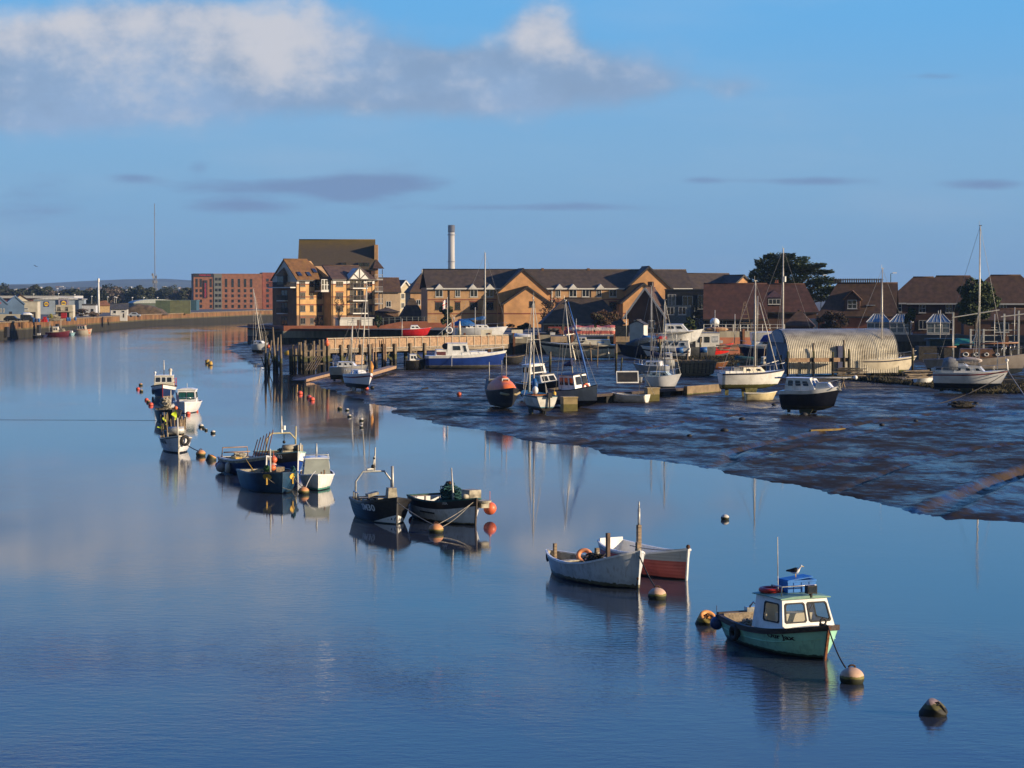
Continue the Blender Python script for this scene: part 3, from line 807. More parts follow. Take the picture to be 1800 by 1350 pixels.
spanel(r, 'mooring_collar', A['greyrope'], lambda b: b.cyl((L*.5, 0, 1.3), .10, .12, 10))
spanel(r, 'mooring_collar', A['greyrope'], lambda b: b.cyl((0, .15, .92), .10, .1, 10))
spanel(r, 'ring_bolt', A['rust'], lambda b: (b.ball((L*.5+.05, -.03, .38), .05, 8), b.bar((L*.5+.03, -.01, .36), (L*.5-.06, -.045, .02), .05, .02)))
spanel(r, 'thwart', A['palegrime'], lambda b: b.bx(-1.5, -1.2, -.6, .6, .55, .6))
spanel(r, 'thwart', A['palegrime'], lambda b: b.bx(.9, 1.15, -.6, .6, .62, .67))
lr = MB(); lr.tube([(0, .22*cos(k), .22*sin(k)) for k in [2*pi*i/20 for i in range(20)]], .085, 8, closed=True)
lo = tag(lr.build('life_ring', M('faded_orange_ring', (.72, .28, .12), .6, .15, 3)), 'faded orange life ring propped in the stern of the grey boat', 'life ring')
lo.location = loc(r, -1.25, .45, .72); lo.rotation_euler = (0, R(-30), rz+R(-35))
tyre(loc(r, -L*.5-.05, -.15, .58), rz+1.2, A['rubber'], 'thin black hoop hanging at the stern of the grey boat', .16, .03)
pb = buoy(1156, 1055, 33, A['b_pink'], 'bleached pink round buoy close under the bow of the grey boat')
rope(loc(r, L*.5+.1, 0, 1.15), pb.location+Vector((0, 0, .3)), A['darkrope'], 'black rope from the grey boat bow down to the pink buoy', .08, .026)
gr = r
c, rz, L = place((1206, 1020), None, 0, 5.0, -60)
r = thing('open_boat', 'white over red clinker open boat moored beyond the grey boat', 'boat', c, rz)
redhull = M('red_clinker_paint', (.36, .40, .42), .45, .06, 1.5, streak=((.16, .07, .05), .4), dirt=(.30, .33, .34), damt=.4, zband=[(.06, (.015, .01, .01), .05), (.66, (.52, .12, .10), .02)], wave=('Z', 2.6, .15))
h = Hull(L, 1.9, 1.12, .78, .95, .3, .5, 4.0, .10, .1, .30, .4)
hull_parts(r, h, [redhull], zf=.25, rail=A['white'], railw=.06, railh=.05, inner=A['white'], stem=A['white'])
post(r, 0, -.35, .3, 1.75, .14); pipe_part('aerial', [[(0, -.35, 1.7), (0, -.35, 2.35)]], .05, A['galv'], r); pipe_part('mast_head', [[(0, -.35, 2.35), (0, -.35, 2.6)]], .03, A['galv'], r)
spanel(r, 'stem_head', A['rust'], lambda b: b.ball((L*.5+.12, 0, 1.2), .08, 10))
spanel(r, 'transom_board', A['white'], lambda b: b.bx(-L*.5+.05, -L*.5+.12, -.5, .5, .5, 1.05))
for k, (q, dr) in enumerate((((-.2, -.6, 1.0), .10), ((.4, -.75, .85), .3))):
    rope(loc(r, L*.5, 0, 1.12), loc(r, *q), A['greyrope'], ['pale rope draped along the red boat near its rail', 'pale rope looping low over the side of the red boat'][k], dr, .018)

# --- black numbered boat with arch ---
c, rz, L = place((697, 922), None, 0, 4.3, -71)
r = thing('fishing_boat', 'black open fishing boat with tall tubular arch and white number SM30', 'boat', c, rz)
bk = M('black_clinker_paint', (.018, .018, .020), .4, .2, 2, streak=((.07, .06, .05), .4), dirt=(.05, .048, .045), damt=.4, wave=('Z', 2.4, .12), zband=[(.04, (.03, .05, .045), .05)])
h = Hull(L, 2.25, 1.20, .85, .86, .3, .9, 3.4, .10, .0, .22, .4)
hull_parts(r, h, [bk, A['white']], zf=.25, rail=A['black'], railw=.07, railh=.08, inner=A['grime'], stem=M('dark_grey_stem', (.07, .07, .07), .5))
# white triangular patch low on the bow
for sd in (-1, 1):
    b = MB(); N = 8
    for i in range(N):
        x0 = .95+(L/2-.92)*i/N; x1 = .95+(L/2-.92)*(i+1)/N
        f = lambda x: .06+.36*max(0, (x-.95)/(L/2-.92))**1.2
        P = lambda x, z: Vector((x, sd*(h.y(x, z)+.008), z))
        b.quad(P(x0, .05), P(x1, .05), P(x1, f(x1)), P(x0, f(x0)))
    b.build('bow_patch', A['white'], r, fix=False)
    hull_text(r, h, 'SM30', .85, .66, .40, A['white'], sd, bold=.012, squash=1.15, off=.02)
ax = -L*.38
pipe_part('gantry_arch', [[(ax, .85, .8), (ax, .84, 1.62), (ax, .50, 2.06), (ax, -.50, 2.06), (ax, -.84, 1.62), (ax, -.85, .8)], [(ax, -.3, 2.06), (ax-.02, -.3, 2.17), (ax, .0, 2.17)]], .05, A['galv'], r)
pipe_part('aerial', [[(ax, .05, 2.06), (ax, .08, 3.15)], [(ax, -.04, 2.1), (ax, .04, 2.75)]], .035, A['paintedmast'], r)
spanel(r, 'nav_lamp', A['rubber'], lambda b: b.ball((ax, -.02, 2.28), .10, 10))
spanel(r, 'nav_lamp', A['rubber'], lambda b: b.ball((ax, .03, 2.65), .06, 8))
pipe_part('side_pole', [[(ax+.3, .82, .9), (ax+.3, .80, 2.3)]], .07, A['galv'], r)
spanel(r, 'console', A['palegrime'], lambda b: (b.box((.1, .35, 1.2), (.5, .45, .5), 0, 0, Matrix.Rotation(0, 4, 'X'), .8), b.box((-.05, -.25, 1.25), (.5, .5, .12), M4=Matrix.Rotation(R(12), 4, 'X')), b.bx(-.2, .2, -.3, .5, .3, 1.0)))
pipe_part('stern_rail', [[(-L*.46, -.85, .86), (-L*.46, -.85, 1.15), (-L*.2, -.95, 1.15), (-L*.2, -.95, .86)]], .03, A['galv'], r)
heap(r, 'gear_heap', A['grime'], (-.4, 0, .3), (2.2, 1.5, .65), 36, .04, 8)
spanel(r, 'fish_box', A['palegrime'], lambda b: (b.bx(-1.6, -1.2, -.75, -.2, .5, .9), b.bx(-1.1, -.75, -.7, -.1, .5, .85)))
heap(r, 'bow_gear', A['tealrope'], (1.3, .2, .75), (.7, .6, .35), 14, .025, 9)
s30 = r; h30 = h; L30 = L
ob = buoy(766, 938, 27, A['b_orange'], 'orange round buoy with weedy foot between the black boat and the white boat')
rope(loc(r, L/2+.05, 0, 1.0), ob.location+Vector((-.1, 0, .35)), A['greyrope'], 'pale rope from black boat SM30 to the orange buoy', .06, .016)

# --- white hulled boat with dark upper strake ---
c, rz, L = place((835, 924), None, 0, 4.5, -58)
r = thing('fishing_boat', 'open fishing boat, white hull under black top strake, loaded with green nets', 'boat', c, rz)
wh = M('white_planked_hull', (.70, .70, .68), .45, .08, 1.2, streak=((.20, .12, .06), .45), dirt=(.36, .33, .28), damt=.5, zband=[(.05, (.015, .014, .012), .08), (.10, (.22, .17, .09), .12)], wave=('Z', 1.3, .12))
h = Hull(L, 2.1, 1.22, .95, 1.05, .3, .85, 3.6, .12, .0, .26, .42)
hull_parts(r, h, [wh, A['black']], stripes=[(.76, 1, 1)], zf=.25, rail=A['tealrope'], railw=.06, railh=.05, inner=A['grime'], stem=A['darkwood'])
spanel(r, 'rubbing_band', A['black'], lambda b: [b.bar((x, -(h.y(x, .42)+.02), .42), (x+.25, -(h.y(x+.25, .42)+.02), .42), .03, .06) for x in (-1.0, -.75, -.5, -.25, 0)])
hull_text(r, h, '30A', 1.15, .93, .17, A['white'], -1)
mast(r, .45, .4, 2.0, .05, A['galv'], 'pole', .12, top=False)
heap(r, 'net_pile', A['tealrope'], (-.35, .2, .6), (1.1, 1.0, 1.05), 60, .022, 11)
heap(r, 'net_roll', A['tealrope'], (.15, .35, .65), (.8, .7, .8), 40, .02, 12)
spanel(r, 'winch', A['palegrime'], lambda b: (b.box((1.35, .35, 1.32), (.7, .6, .36), M4=None), b.bx(1.2, 1.5, .1, .6, .9, 1.15), b.tube([(1.62, 0, 1.2), (1.62, -.25, 1.25)], .12, 10)))
spanel(r, 'net_hauler', A['rust'], lambda b: (b.tube([(-.35, .2, 1.3), (-.35, .25, 1.75), (-.2, .2, 1.7)], .05), b.tube([(-.5, .2, 1.66), (-.2, .2, 1.66)], .09, 10)))
spanel(r, 'transom_plank', A['woodx'], lambda b: (b.bar((-L*.48, .85, 1.15), (-L*.2, 1.0, 1.22), .06, .22), b.bx(-L*.49, -L*.44, -.8, .8, .5, 1.0)))
spanel(r, 'wash_board', A['white'], lambda b: (b.bx(-L*.46, -L*.42, -.75, -.2, .45, .98), b.bx(-L*.46, -L*.42, -.1, .75, .45, .98)))
rope(loc(r, L/2, -.05, 1.05), ob.location+Vector((.05, 0, .35)), A['greyrope'], 'upper pale rope from the white fishing boat bow to the orange buoy', .05, .015)
rope(loc(r, L/2-.1, -.1, 1.0), ob.location+Vector((.15, 0, .2)), A['greyrope'], 'lower pale rope from the white fishing boat bow to the orange buoy', .12, .015)
fender(W(861, 913)+Vector((0, .5, .45)), .30, A['orangefend'], 'large orange fender hanging at the bow of the white fishing boat')
spanel(r, 'anchor_locker', A['palegrime'], lambda b: (b.cyl((L/2-.1, .5, 1.0), .35, .08, 14), b.bx(L/2-.3, L/2+.05, .3, .7, .75, 1.0)))
fender(W(727, 907)+Vector((0, .2, .25)), .25, M('dull_red_fender', (.42, .045, .05), .5, .12), 'dull red fender, left of two between black boat and white boat')
fender(W(740, 905)+Vector((0, .2, .30)), .24, M('dull_red_fender', (.42, .045, .05)), 'dull red fender, right of two between black boat and white boat')

# --- dark blue high sided boat ---
c, rz, L = place((496, 868), None, 0, 4.6, -68)
r = thing('work_boat', 'dark blue high sided open boat with two yellow hawse plates at the bow', 'boat', c, rz)
db = M('dark_blue_hull_paint', (.008, .034, .075), .4, .25, 1.5, streak=((.05, .09, .11), .35), dirt=(.02, .075, .13), damt=.5, dscale=2.5, zband=[(.05, (.01, .012, .012), .06)])
h = Hull(L, 2.6, 1.08, .98, .95, .3, .9, 4.2, .06, .0, .18, .3)
hull_parts(r, h, [db], zf=.3, rail=db, railw=.06, railh=.06, inner=A['palegrime'])
for sd in (-1, 1):
    x = L/2-.42
    b = MB(); y = h.y(x, .85); 
    q = [Vector((x+.17*cos(a), sd*(h.y(x+.17*cos(a), .85+.16*sin(a))+.015), .85+.16*sin(a))) for a in [2*pi*i/14 for i in range(14)]]
    b.add(q, [tuple(range(14))]); b.bx(x-.03, x+.03, sd*(y-.02), sd*(y+.05), .45, .8)
    b.build('hawse_plate', A['yellow'], r)
mast(r, .1, .4, 1.75, .05, A['paintedmast'], 'pole', 0, top=False)
heap(r, 'gear_heap', A['darkrope'], (0, 0, .4), (2.4, 1.6, .55), 34, .04, 14)
heap(r, 'green_net', M('green_net_twine', (.03, .12, .04), .9, .4, 12), (-.2, -.1, .85), (.5, .4, .45), 16, .02, 15)
spanel(r, 'orange_float', A['orange'], lambda b: b.ball((-.5, .25, 1.12), .22, 12, sc=(1.2, 1, .8)))
pipe_part('boat_hook', [[(-.7, -.6, .85), (-1.6, -.9, 1.6)]], .02, A['yellow'], r)
heap(r, 'blue_rope', A['tealrope'], (1.7, .75, .75), (.45, .3, .6), 14, .025, 16)
spanel(r, 'ramp_frame', A['woodx'], lambda b: [b.bx(-2.2+.55*k, -1.85+.55*k, .55, 1.0, .55, 1.12) for k in range(3)])
yb = buoy(533, 869, 20, A['b_orange'], 'orange round buoy between the dark blue boat and the white cabin boat')
ybp = yb.location+Vector((0, 0, .3))
rope(loc(r, L/2-.42, -h.y(L/2-.42, .85)-.03, .82), ybp+Vector((-.1, 0, -.15)), A['greyrope'], 'pale rope from left yellow plate of dark blue boat to orange buoy', .2, .016)
rope(loc(r, L/2-.42, h.y(L/2-.42, .85)+.03, .82), ybp, A['greyrope'], 'pale rope from right yellow plate of dark blue boat to orange buoy', .05, .016)

# --- blue boat with fenders ---
c, rz, L = place((467, 838), None, 0, 5.2, -62)
r = thing('fishing_boat', 'dark blue boat hung with pale fenders, low rail arch at its stern', 'boat', c, rz)
bb = M('royal_blue_hull', (.010, .030, .105), .35, .2, 1.5, dirt=(.018, .05, .13), damt=.4, zband=[(.05, (.01, .01, .012), .06)])
h = Hull(L, 2.2, 1.18, .82, .80, .3, .8, 3.4, .10, .1, .24, .42)
hull_parts(r, h, [bb, A['palegrime'], A['white']], stripes=[(.8, 1, 1)], zf=.3, rail=A['white'], railw=.12, railh=.07, inner=A['grime'], stem=A['white'])
spanel(r, 'bow_panel', M('sky_blue_panel', (.03, .17, .33), .4, .1), lambda b: [b.quad(*[Vector((x, (h.y(x, z)+.012), z)) for x, z in ((L/2-1.0, .2), (L/2-.08, .25), (L/2-.02, .85), (L/2-1.0, .8))])])
pipe_part('stern_arch', [[(-L*.42, -.8, .8), (-L*.42, -.75, 1.35), (-L*.42, .75, 1.35), (-L*.42, .8, .8)], [(-L*.36, -.8, 1.1), (-L*.36, .8, 1.1)]], .04, M('rusty_tube', (.30, .20, .15), .6), r)
heap(r, 'net_heap', A['palegrime'], (-L*.28, 0, .6), (1.3, 1.3, .45), 46, .03, 17)
spanel(r, 'yellow_box', A['yellow'], lambda b: b.bx(-.8, -.1, -.75, -.35, .7, .92))
heap(r, 'dark_gear', A['darkrope'], (.5, 0, .4), (2.4, 1.4, .5), 30, .04, 18)
pipe_part('flag_pole', [[(.5+.18*k, .1*k, .8), (1.4+.22*k, .1*k, 2.0+.12*k)] for k in range(6)], .028, M('dark_red_pole', (.17, .07, .05), .7), r)
for k, (dx, dy) in enumerate(((395, 812), (400, 813))): pass
fender(loc(r, -L*.40, -h.y(-L*.4, .3)-.20, .35), .20, M('faded_red_fender', (.42, .13, .12), .6), 'faded red fender, leftmost on the stern of the blue boat')
fender(loc(r, -L*.24, -h.y(-L*.24, .3)-.30, .30), .28, M('grey_white_fender', (.36, .34, .36), .6), 'round grey white fender on the shaded side of the blue boat')
fender(loc(r, -L*.06, -h.y(-L*.06, .3)-.20, .52), .155, M('pale_fender', (.56, .52, .47), .6), 'long sausage shaped white fender on the side of the blue boat', long=True)
fender(loc(r, L*.5+.25, .35, .55), .24, M('white_red_fender', (.60, .40, .33), .6, zband=[(.02, (.6, .5, .45), .03)]), 'pale orange fender pair at the bow of the blue boat')
fender(loc(r, L*.5+.2, .40, .95), .20, A['orangefend'], 'bright orange fender above a pale one at the blue boat bow')

# --- numbered blue boat with gantry ---
c, rz, L = place((523, 832), None, 0, 5.4, -66)
r = thing('fishing_boat', 'blue and white fishing boat with gantry and number M183 on dark strake', 'boat', c, rz)
b2 = M('bright_blue_hull', (.012, .045, .25), .35, .15, 1.5, dirt=(.01, .03, .15), zband=[(.10, (.16, .03, .03), .04)])
h = Hull(L, 2.2, 1.25, .98, .95, .3, .85, 3.4, .10, .0, .26, .45)
hull_parts(r, h, [b2, A['black'], A['white']], stripes=[(.62, 1, 1)], zf=.4, rail=M('pale_teal_rail', (.25, .42, .38), .6), railw=.06, railh=.05, inner=A['grime'], stem=A['white'])
b = MB(); N = 8
for i in range(N):
    xa = L/2-1.0+1.0*i/N; xb = xa+1.0/N
    P = lambda x, q: h.pt(h.tx(x, 1.2), q, 1)+Vector((0, .012, 0))
    b.quad(P(xa, .62), P(xb, .62), P(xb, .99), P(xa, .99))
b.build('bow_panel', A['white'], r, fix=False)
hull_text(r, h, 'SM183', L/2-1.15, .90, .30, A['white'], -1, bold=.006, squash=1.0, off=.02)
gx = -.2
pipe_part('gantry', [[(gx, .85, .8), (gx, .85, 1.75), (gx, .5, 2.12), (gx, -.6, 2.12), (gx, -.9, 1.8), (gx, -.95, .8)], [(gx, .85, 1.0), (gx, .87, 2.5)]], .05, M('cream_gantry', (.50, .44, .26), .6), r)
mast(r, gx, 2.12, 1.0, .05, A['paintedmast'], 'mast', 0, top=False)
spanel(r, 'radar', A['white'], lambda b: (b.cyl((gx, .15, 2.3), .10, .25, 10), b.cyl((gx, 0, 2.14), .07, .2, 8)))
spanel(r, 'hanging_block', A['black'], lambda b: (b.tube([(gx, .15, 2.12), (gx, .15, 1.65)], .02, 5), b.ball((gx, .15, 1.6), .10, 8)))
heap(r, 'net_heap', A['tealrope'], (.6, 0, .8), (1.5, 1.2, .5), 46, .03, 21)
spanel(r, 'winch', A['palegrime'], lambda b: (b.tube([(1.55, .3, 1.4), (1.55, -.5, 1.4)], .17, 12), b.bx(1.4, 1.7, -.55, .55, .9, 1.23), b.bx(1.6, 1.9, .3, .6, 1.1, 1.55)))
pipe_part('bow_post', [[(L/2-.15, .2, 1.1), (L/2-.15, .22, 1.7)]], .06, A['paintedmast'], r)

# --- white cabin launch with plain grey cabin ---
c, rz, L = place((559, 863), None, 0, 4.2, -83)
r = thing('cabin_boat', 'small white cabin boat with blank grey cabin front and short mast', 'boat', c, rz)
wb = M('white_launch_hull', (.76, .75, .70), .38, .07, 1.4, streak=((.20, .12, .06), .45), dirt=(.42, .38, .30), zband=[(.04, (.012, .014, .012), .06), (.14, (.10, .30, .22), .16)])
h = Hull(L, 1.85, .85, .72, .75, .3, .85, 3.0, .10, .0, .26, .4)
hull_parts(r, h, [wb], td=.55, zf=.3, rail=A['white'], railw=.05, railh=.05, inner=A['grime'], deck=A['white'])
cabin(r, -.9, .75, 1.5, 1.4, .68, .85, .16, .0, .86, M('pale_grey_cabin', (.38, .41, .36), .5, .08, 2, dirt=(.28, .29, .25)), A['white'],
      wins=[('P', .2, .75, .4, .8), ('S', .25, .8, .4, .8)], fmat=A['white'], pmat=A['glass'], over=.05)
mast(r, -.2, 1.58, .72, .055, A['galv'], 'mast', 0, top=False)
pipe_part('roof_rail', [[(.55, -.6, 1.55), (.55, -.6, 1.75), (.55, .6, 1.75), (.55, .6, 1.55)], [(-.6, .6, 1.55), (-.6, .6, 1.75), (.55, .6, 1.75)]], .025, A['galv'], r)
pipe_part('bow_bitts', [[(1.55, .35, .75), (1.55, .35, 1.05)], [(1.55, .2, .75), (1.55, .2, .95)]], .05, A['wood'], r)
rope(loc(r, 1.7, -.1, 1.0), ybp+Vector((.1, 0, 0)), A['paintedmast'], 'white rope from the white cabin boat bow to the orange buoy', -.12, .018)

# --- grey white numbered boat with hi-vis flags ---
c, rz, L = place((314, 797), None, 0, 4.9, -77)
r = thing('fishing_boat', 'white clinker fishing boat numbered SM 816 with flag poles and yellow flags', 'boat', c, rz)
wc = M('white_clinker_hull', (.68, .68, .68), .42, .07, 1.5, streak=((.20, .12, .06), .45), dirt=(.38, .37, .36), damt=.5, wave=('Z', 2.2, .16), zband=[(.09, (.03, .03, .03), .05)])
h = Hull(L, 2.05, 1.14, .84, .82, .3, .85, 3.2, .10, .0, .26, .42)
hull_parts(r, h, [wc, M('grey_top_strake', (.20, .20, .21), .5)], stripes=[(.9, 1, 1)], zf=.3, rail=A['cream'], railw=.06, railh=.05, inner=A['grime'], stem=A['cream'])
hull_text(r, h, 'SM 816', .75, .66, .36, A['black'], -1, bold=.012, squash=1.3, off=.02)
hull_text(r, h, 'SM 816', .95, .70, .34, A['black'], 1, bold=.006, squash=.6)
mast(r, L*.36, .95, 1.3, .06, A['paintedmast'], 'pole', .05, top=False)
hv = M('hivis_yellow_cloth', (.52, .66, .02), .7, .12, 6)
rnd = random.Random(5)
pipe_part('flag_pole', [[(-1.6+.28*k, -.75+.19*(k % 8), .6), (-1.75+.26*k+rnd.uniform(-.1, .1), -.85+.2*(k % 8), 1.8+rnd.uniform(-.2, .7))] for k in range(10)], .03, M('bamboo_pole', (.36, .25, .13), .7), r)
for (x, y, z, w, hh, a) in ((-1.5, -.50, 2.0, .5, .75, -25), (-1.25, .05, 2.3, .42, .65, 15), (-1.7, -.80, 1.45, .6, .3, 25)):
    b = MB(); rr = []
    for i in range(9):
        k = i/8
        rr.append([(x+.05*sin(6*k), y-w*.5*(.45+.55*sin(pi*k))*.6+.12*sin(9*k), z+hh*(k-.5)), (x+.07*cos(5*k), y+.1*sin(7*k), z+hh*(k-.5)-.03), (x+.05*sin(6*k+2), y+w*.5*(.35+.65*sin(pi*k))*.6, z+hh*(k-.5)-.05)])
    b.loft(rr, caps=False); b.build('flag', hv, r, fix=False)
for (x, y, z, hh) in ((-1.45, -.3, 1.6, .7), (-1.1, .45, 1.45, .7), (-1.6, .2, 2.2, .45)):
    b = MB(); b.loft([[(x, y-.16*(1-abs(k-.5)), z+hh*(k-.5)), (x+.05*sin(5*k), y+.16*(1-abs(k-.4)), z+hh*(k-.5))] for k in [i/6 for i in range(7)]], caps=False); b.build('dark_flag', A['black'], r, fix=False)
heap(r, 'gear_heap', A['grime'], (-.6, 0, .5), (2.6, 1.5, .85), 44, .045, 23)
spanel(r, 'net_drum', A['galv'], lambda b: (b.tube([(.4, -.5, 1.35), (.4, .5, 1.35)], .25, 12), b.bx(.2, .6, -.6, -.5, .5, 1.4), b.bx(.2, .6, .5, .6, .5, 1.4)))
spanel(r, 'blue_drum', M('blue_drum_plastic', (.02, .13, .25), .5), lambda b: b.cyl((-.3, -.55, .5), .2, .8, 12))
spanel(r, 'timber_props', A['wood'], lambda b: [b.bar((-1.0+.3*k, .3+.1*k, .5), (-1.05+.32*k, .35+.1*k, 2.0+.2*(k % 2)), .09) for k in range(4)])
tyre(loc(r, L/2-.15, h.y(L/2-.15, .85)+.22, .80), rz+.5, A['rubber'], 'black tyre fender on the sunlit bow of the boat with yellow flags', .26, .10)
o1 = buoy(352, 802, 17.5, A['b_orange'], 'orange round buoy nearest the bow of the boat with yellow flags')
rope(loc(r, L/2-.1, h.y(L/2-.15, .85)+.25, .6), o1.location+Vector((-.1, 0, .3)), A['darkrope'], 'dark rope from tyre hung bow to the orange buoy', .05, .03)
drum_buoy(370, 809, 16, 13, [A['b_orange'], A['rust']], 'orange drum buoy lying tilted right of a round orange buoy', (R(-15), R(24), 0), hollow=False)

# --- black boat behind it ---
c, rz, L = place((305, 746), (272, 744), 0, 4.6)
rz = R(-75); c = W(290, 744)+Vector((0, 2.0, 0))
r = thing('fishing_boat', 'black open fishing boat piled with pots, just beyond the yellow flags', 'boat', c, rz)
h = Hull(L, 2.1, 1.1, .95, 1.0, .3, .92, 3.6, .1, .0, .2, .5)
hull_parts(r, h, [M('matt_black_hull', (.014, .014, .016), .45, .25, 2, dirt=(.04, .035, .03))], zf=.3, rail=A['black'], railw=.06, railh=.06, inner=A['grime'])
heap(r, 'pot_heap', A['palegrime'], (-.3, -.2, 1.0), (1.8, 1.0, .9), 40, .05, 25)
pipe_part('pole', [[(-.6, .2, .8), (-.6, .22, 2.5)], [(0, -.2, .8), (0, -.15, 2.0)]], .045, A['paintedmast'], r)
b = MB(); b.loft([[(-1.2, .75-.1*k, 1.5+k*.9), (-1.2, .75+.45*(1-k)*(.4+k), 1.2+k*1.1)] for k in [i/6 for i in range(7)]], caps=False); b.build('flag', A['navy'], r, fix=False)
spanel(r, 'orange_float', A['orange'], lambda b: b.ball((.9, .45, 1.15), .17, 10))
spanel(r, 'number_plate', A['white'], lambda b: [b.bar((x, -(h.y(x, .75)+.015), .75), (x+.22, -(h.y(x+.22, .75)+.015), .75), .02, .22) for x in (1.55, 1.82)])
spanel(r, 'bow_panel', A['wood'], lambda b: [b.quad(*[Vector((x, (h.y(x, z)+.012), z)) for x, z in ((1.3, .4), (2.05, .4), (2.1, .95), (1.3, .95))])])
rope(W(-20, 738)+Vector((0, 0, .015)), loc(r, -2.2, -.8, .015), A['darkrope'], 'long thin dark rope running left over the water from the black boat', .0, .008)

# --- white cuddy boat ---
c, rz, L = place((325, 727), None, 0, 5.2, -86)
r = thing('cabin_boat', 'white pilothouse boat with square green tinted windscreen', 'boat', c, rz)
ww = M('clean_white_hull', (.78, .785, .78), .33, .06, 1.2, dirt=(.45, .43, .38), damt=.3, zband=[(.06, (.015, .015, .015), .03)])
h = Hull(L, 2.4, 1.0, .92, .9, .3, .9, 3.4, .25, .0, .3, .7)
hull_parts(r, h, [ww, A['white']], td=.45, zf=.4, rail=A['white'], railw=.06, railh=.06, inner=A['grime'], deck=A['white'])
green = M('green_tinted_glass', (.02, .10, .085), .05, .2, 2, spec=.8)
cabin(r, -.7, .95, 1.8, 1.7, .94, .98, .28, .0, .88, A['white'], A['white'], wins=[('F', .08, .48, .22, .82), ('F', .52, .92, .22, .82), ('S', .15, .85, .35, .82), ('P', .15, .85, .35, .82)],
      fmat=A['rubber'], pmat=green, over=.07, rth=.10, crown=.08)
pipe_part('bow_rail', [[(.9, .95, .9), (.9, .98, 1.25), (1.9, .6, 1.32), (2.3, .0, 1.35), (1.9, -.6, 1.32), (.9, -.98, 1.25), (.9, -.95, .9)]], .02, A['steel'], r)
pipe_part('aerial', [[(0, 0, 2.0), (0, 0, 2.5)]], .02, A['paintedmast'], r)
buoy(330, 729, 9, A['b_red'], 'small orange red float with dark foot in front of the white pilothouse boat', eye=False)
buoy(345, 724, 7, A['b_red'], 'small red and white float at the right side of the white pilothouse boat', eye=False)

# --- blue and white wheelhouse boat with red stem ---
c, rz, L = place((286, 699), None, 0, 6.2, -83)
r = thing('wheelhouse_boat', 'blue hulled boat with white wheelhouse and red stem, farthest in the row', 'boat', c, rz)
bw = M('navy_hull_white_top', (.012, .026, .085), .35, .15, 1.5, dirt=(.02, .035, .08), zband=[(.12, (.34, .27, .18), .05)])
h = Hull(L, 2.55, 1.35, 1.0, 1.0, .3, .85, 3.4, .15, .0, .26, .5)
hull_parts(r, h, [bw, A['white']], stripes=[(.72, 1, 1)], td=.5, zf=.5, rail=A['darkwood'], railw=.06, railh=.07, inner=A['grime'], deck=A['white'], stem=M('red_stem_paint', (.42, .03, .03), .5))
cabin(r, -1.6, .6, 2.1, 1.95, 1.02, 1.05, .22, .0, .9, M('cream_wheelhouse', (.56, .52, .40), .45, .07), A['white'], wins=[('F', .05, .34, .38, .88), ('F', .38, .62, .38, .88), ('F', .66, .95, .38, .88), ('S', .1, .45, .42, .85), ('S', .55, .9, .42, .85)],
      fmat=A['white'], pmat=A['glass'], over=.06)
mast(r, -.6, 2.12, 1.5, .06, A['paintedmast'], 'mast', 0, top=False)
pipe_part('side_rail', [[(.5, 1.1, 1.0), (.5, 1.12, 1.8), (-1.5, 1.2, 1.8), (-1.5, 1.2, 1.0)], [(.5, 1.11, 1.4), (-1.5, 1.2, 1.4)]], .03, A['red'], r)
spanel(r, 'roof_float', A['b_white'], lambda b: (b.cyl((-.3, .65, 2.1), .13, .4, 10), b.ball((-.3, .65, 2.62), .2, 12)))
spanel(r, 'search_lamp', A['white'], lambda b: (b.tube([(.2, -.85, 2.05), (.2, -.85, 2.35)], .05), b.ball((.2, -.85, 2.4), .13, 10)))
tyre(loc(r, 1.6, -h.y(1.6, .6)-.1, .55), rz+pi/2, M('pale_blue_tyre', (.10, .14, .22), .6), 'blue grey tyre on the dark flank of the red stemmed boat', .24, .08)
tyre(loc(r, -2.4, -h.y(-2.4, .6)-.14, .5), rz+pi/2, A['rubber'], 'black tyre at the stern quarter of the red stemmed boat', .26, .11)

# --- loose buoys ---
GW = 'buoys along the channel'
for (px, py, d, m, lab) in [
    (1275, 914, 15, 'b_white', 'lone off white buoy with dark foot out in open water at right'),
    (247, 678, 7, 'b_orange', 'pale orange buoy, upper of three left of the red stemmed boat'),
    (242, 685, 7, 'b_red', 'red orange buoy, leftmost of three left of the red stemmed boat'),
    (248, 689, 7, 'b_pink', 'pinkish buoy, lowest of three left of the red stemmed boat'),
    (257, 704, 7, 'b_red', 'dull red buoy, left one of three below the red stemmed boat'),
    (260.5, 708, 8, 'b_orange', 'orange buoy, middle one of three below the red stemmed boat'),
    (264.5, 713, 9, 'b_red', 'bright orange red buoy, right one of three below the red stemmed boat'),
    (353, 751, 9.5, 'b_white', 'white topped buoy, upper left of four near the pilothouse boat'),
    (357.5, 754, 5.5, 'b_pink', 'tiny pink buoy between two white topped ones'),
    (362, 757, 6, 'b_white', 'small white buoy next to a tiny pink one'),
    (374, 762, 9, 'b_white', 'white topped buoy, rightmost of four near the pilothouse boat'),
    (527, 693, 9.5, 'b_red', 'bright orange buoy, left one of three off the timber pier'),
    (543, 700, 9, 'b_red', 'bright orange buoy, middle one of three off the timber pier'),
    (548, 704, 10, 'b_red', 'bright orange buoy, right one of three off the timber pier'),
    (597, 720, 8.5, 'b_pink', 'dull pink buoy with dark foot, leftmost in pier reflections'),
    (610, 722, 7, 'b_white', 'grey white buoy next to a dull pink one in pier reflections'),
    (614, 733, 7.5, 'b_white', 'pale buoy below a grey white one in pier reflections'),
    (635, 740, 8, 'b_white', 'white buoy with stick like shape, rightmost in pier reflections'),
    (635, 752, 7, 'b_white', 'lower white buoy with dark foot, rightmost in pier reflections')]:
    buoy(px, py, d, A[m], lab, GW, eye=False)
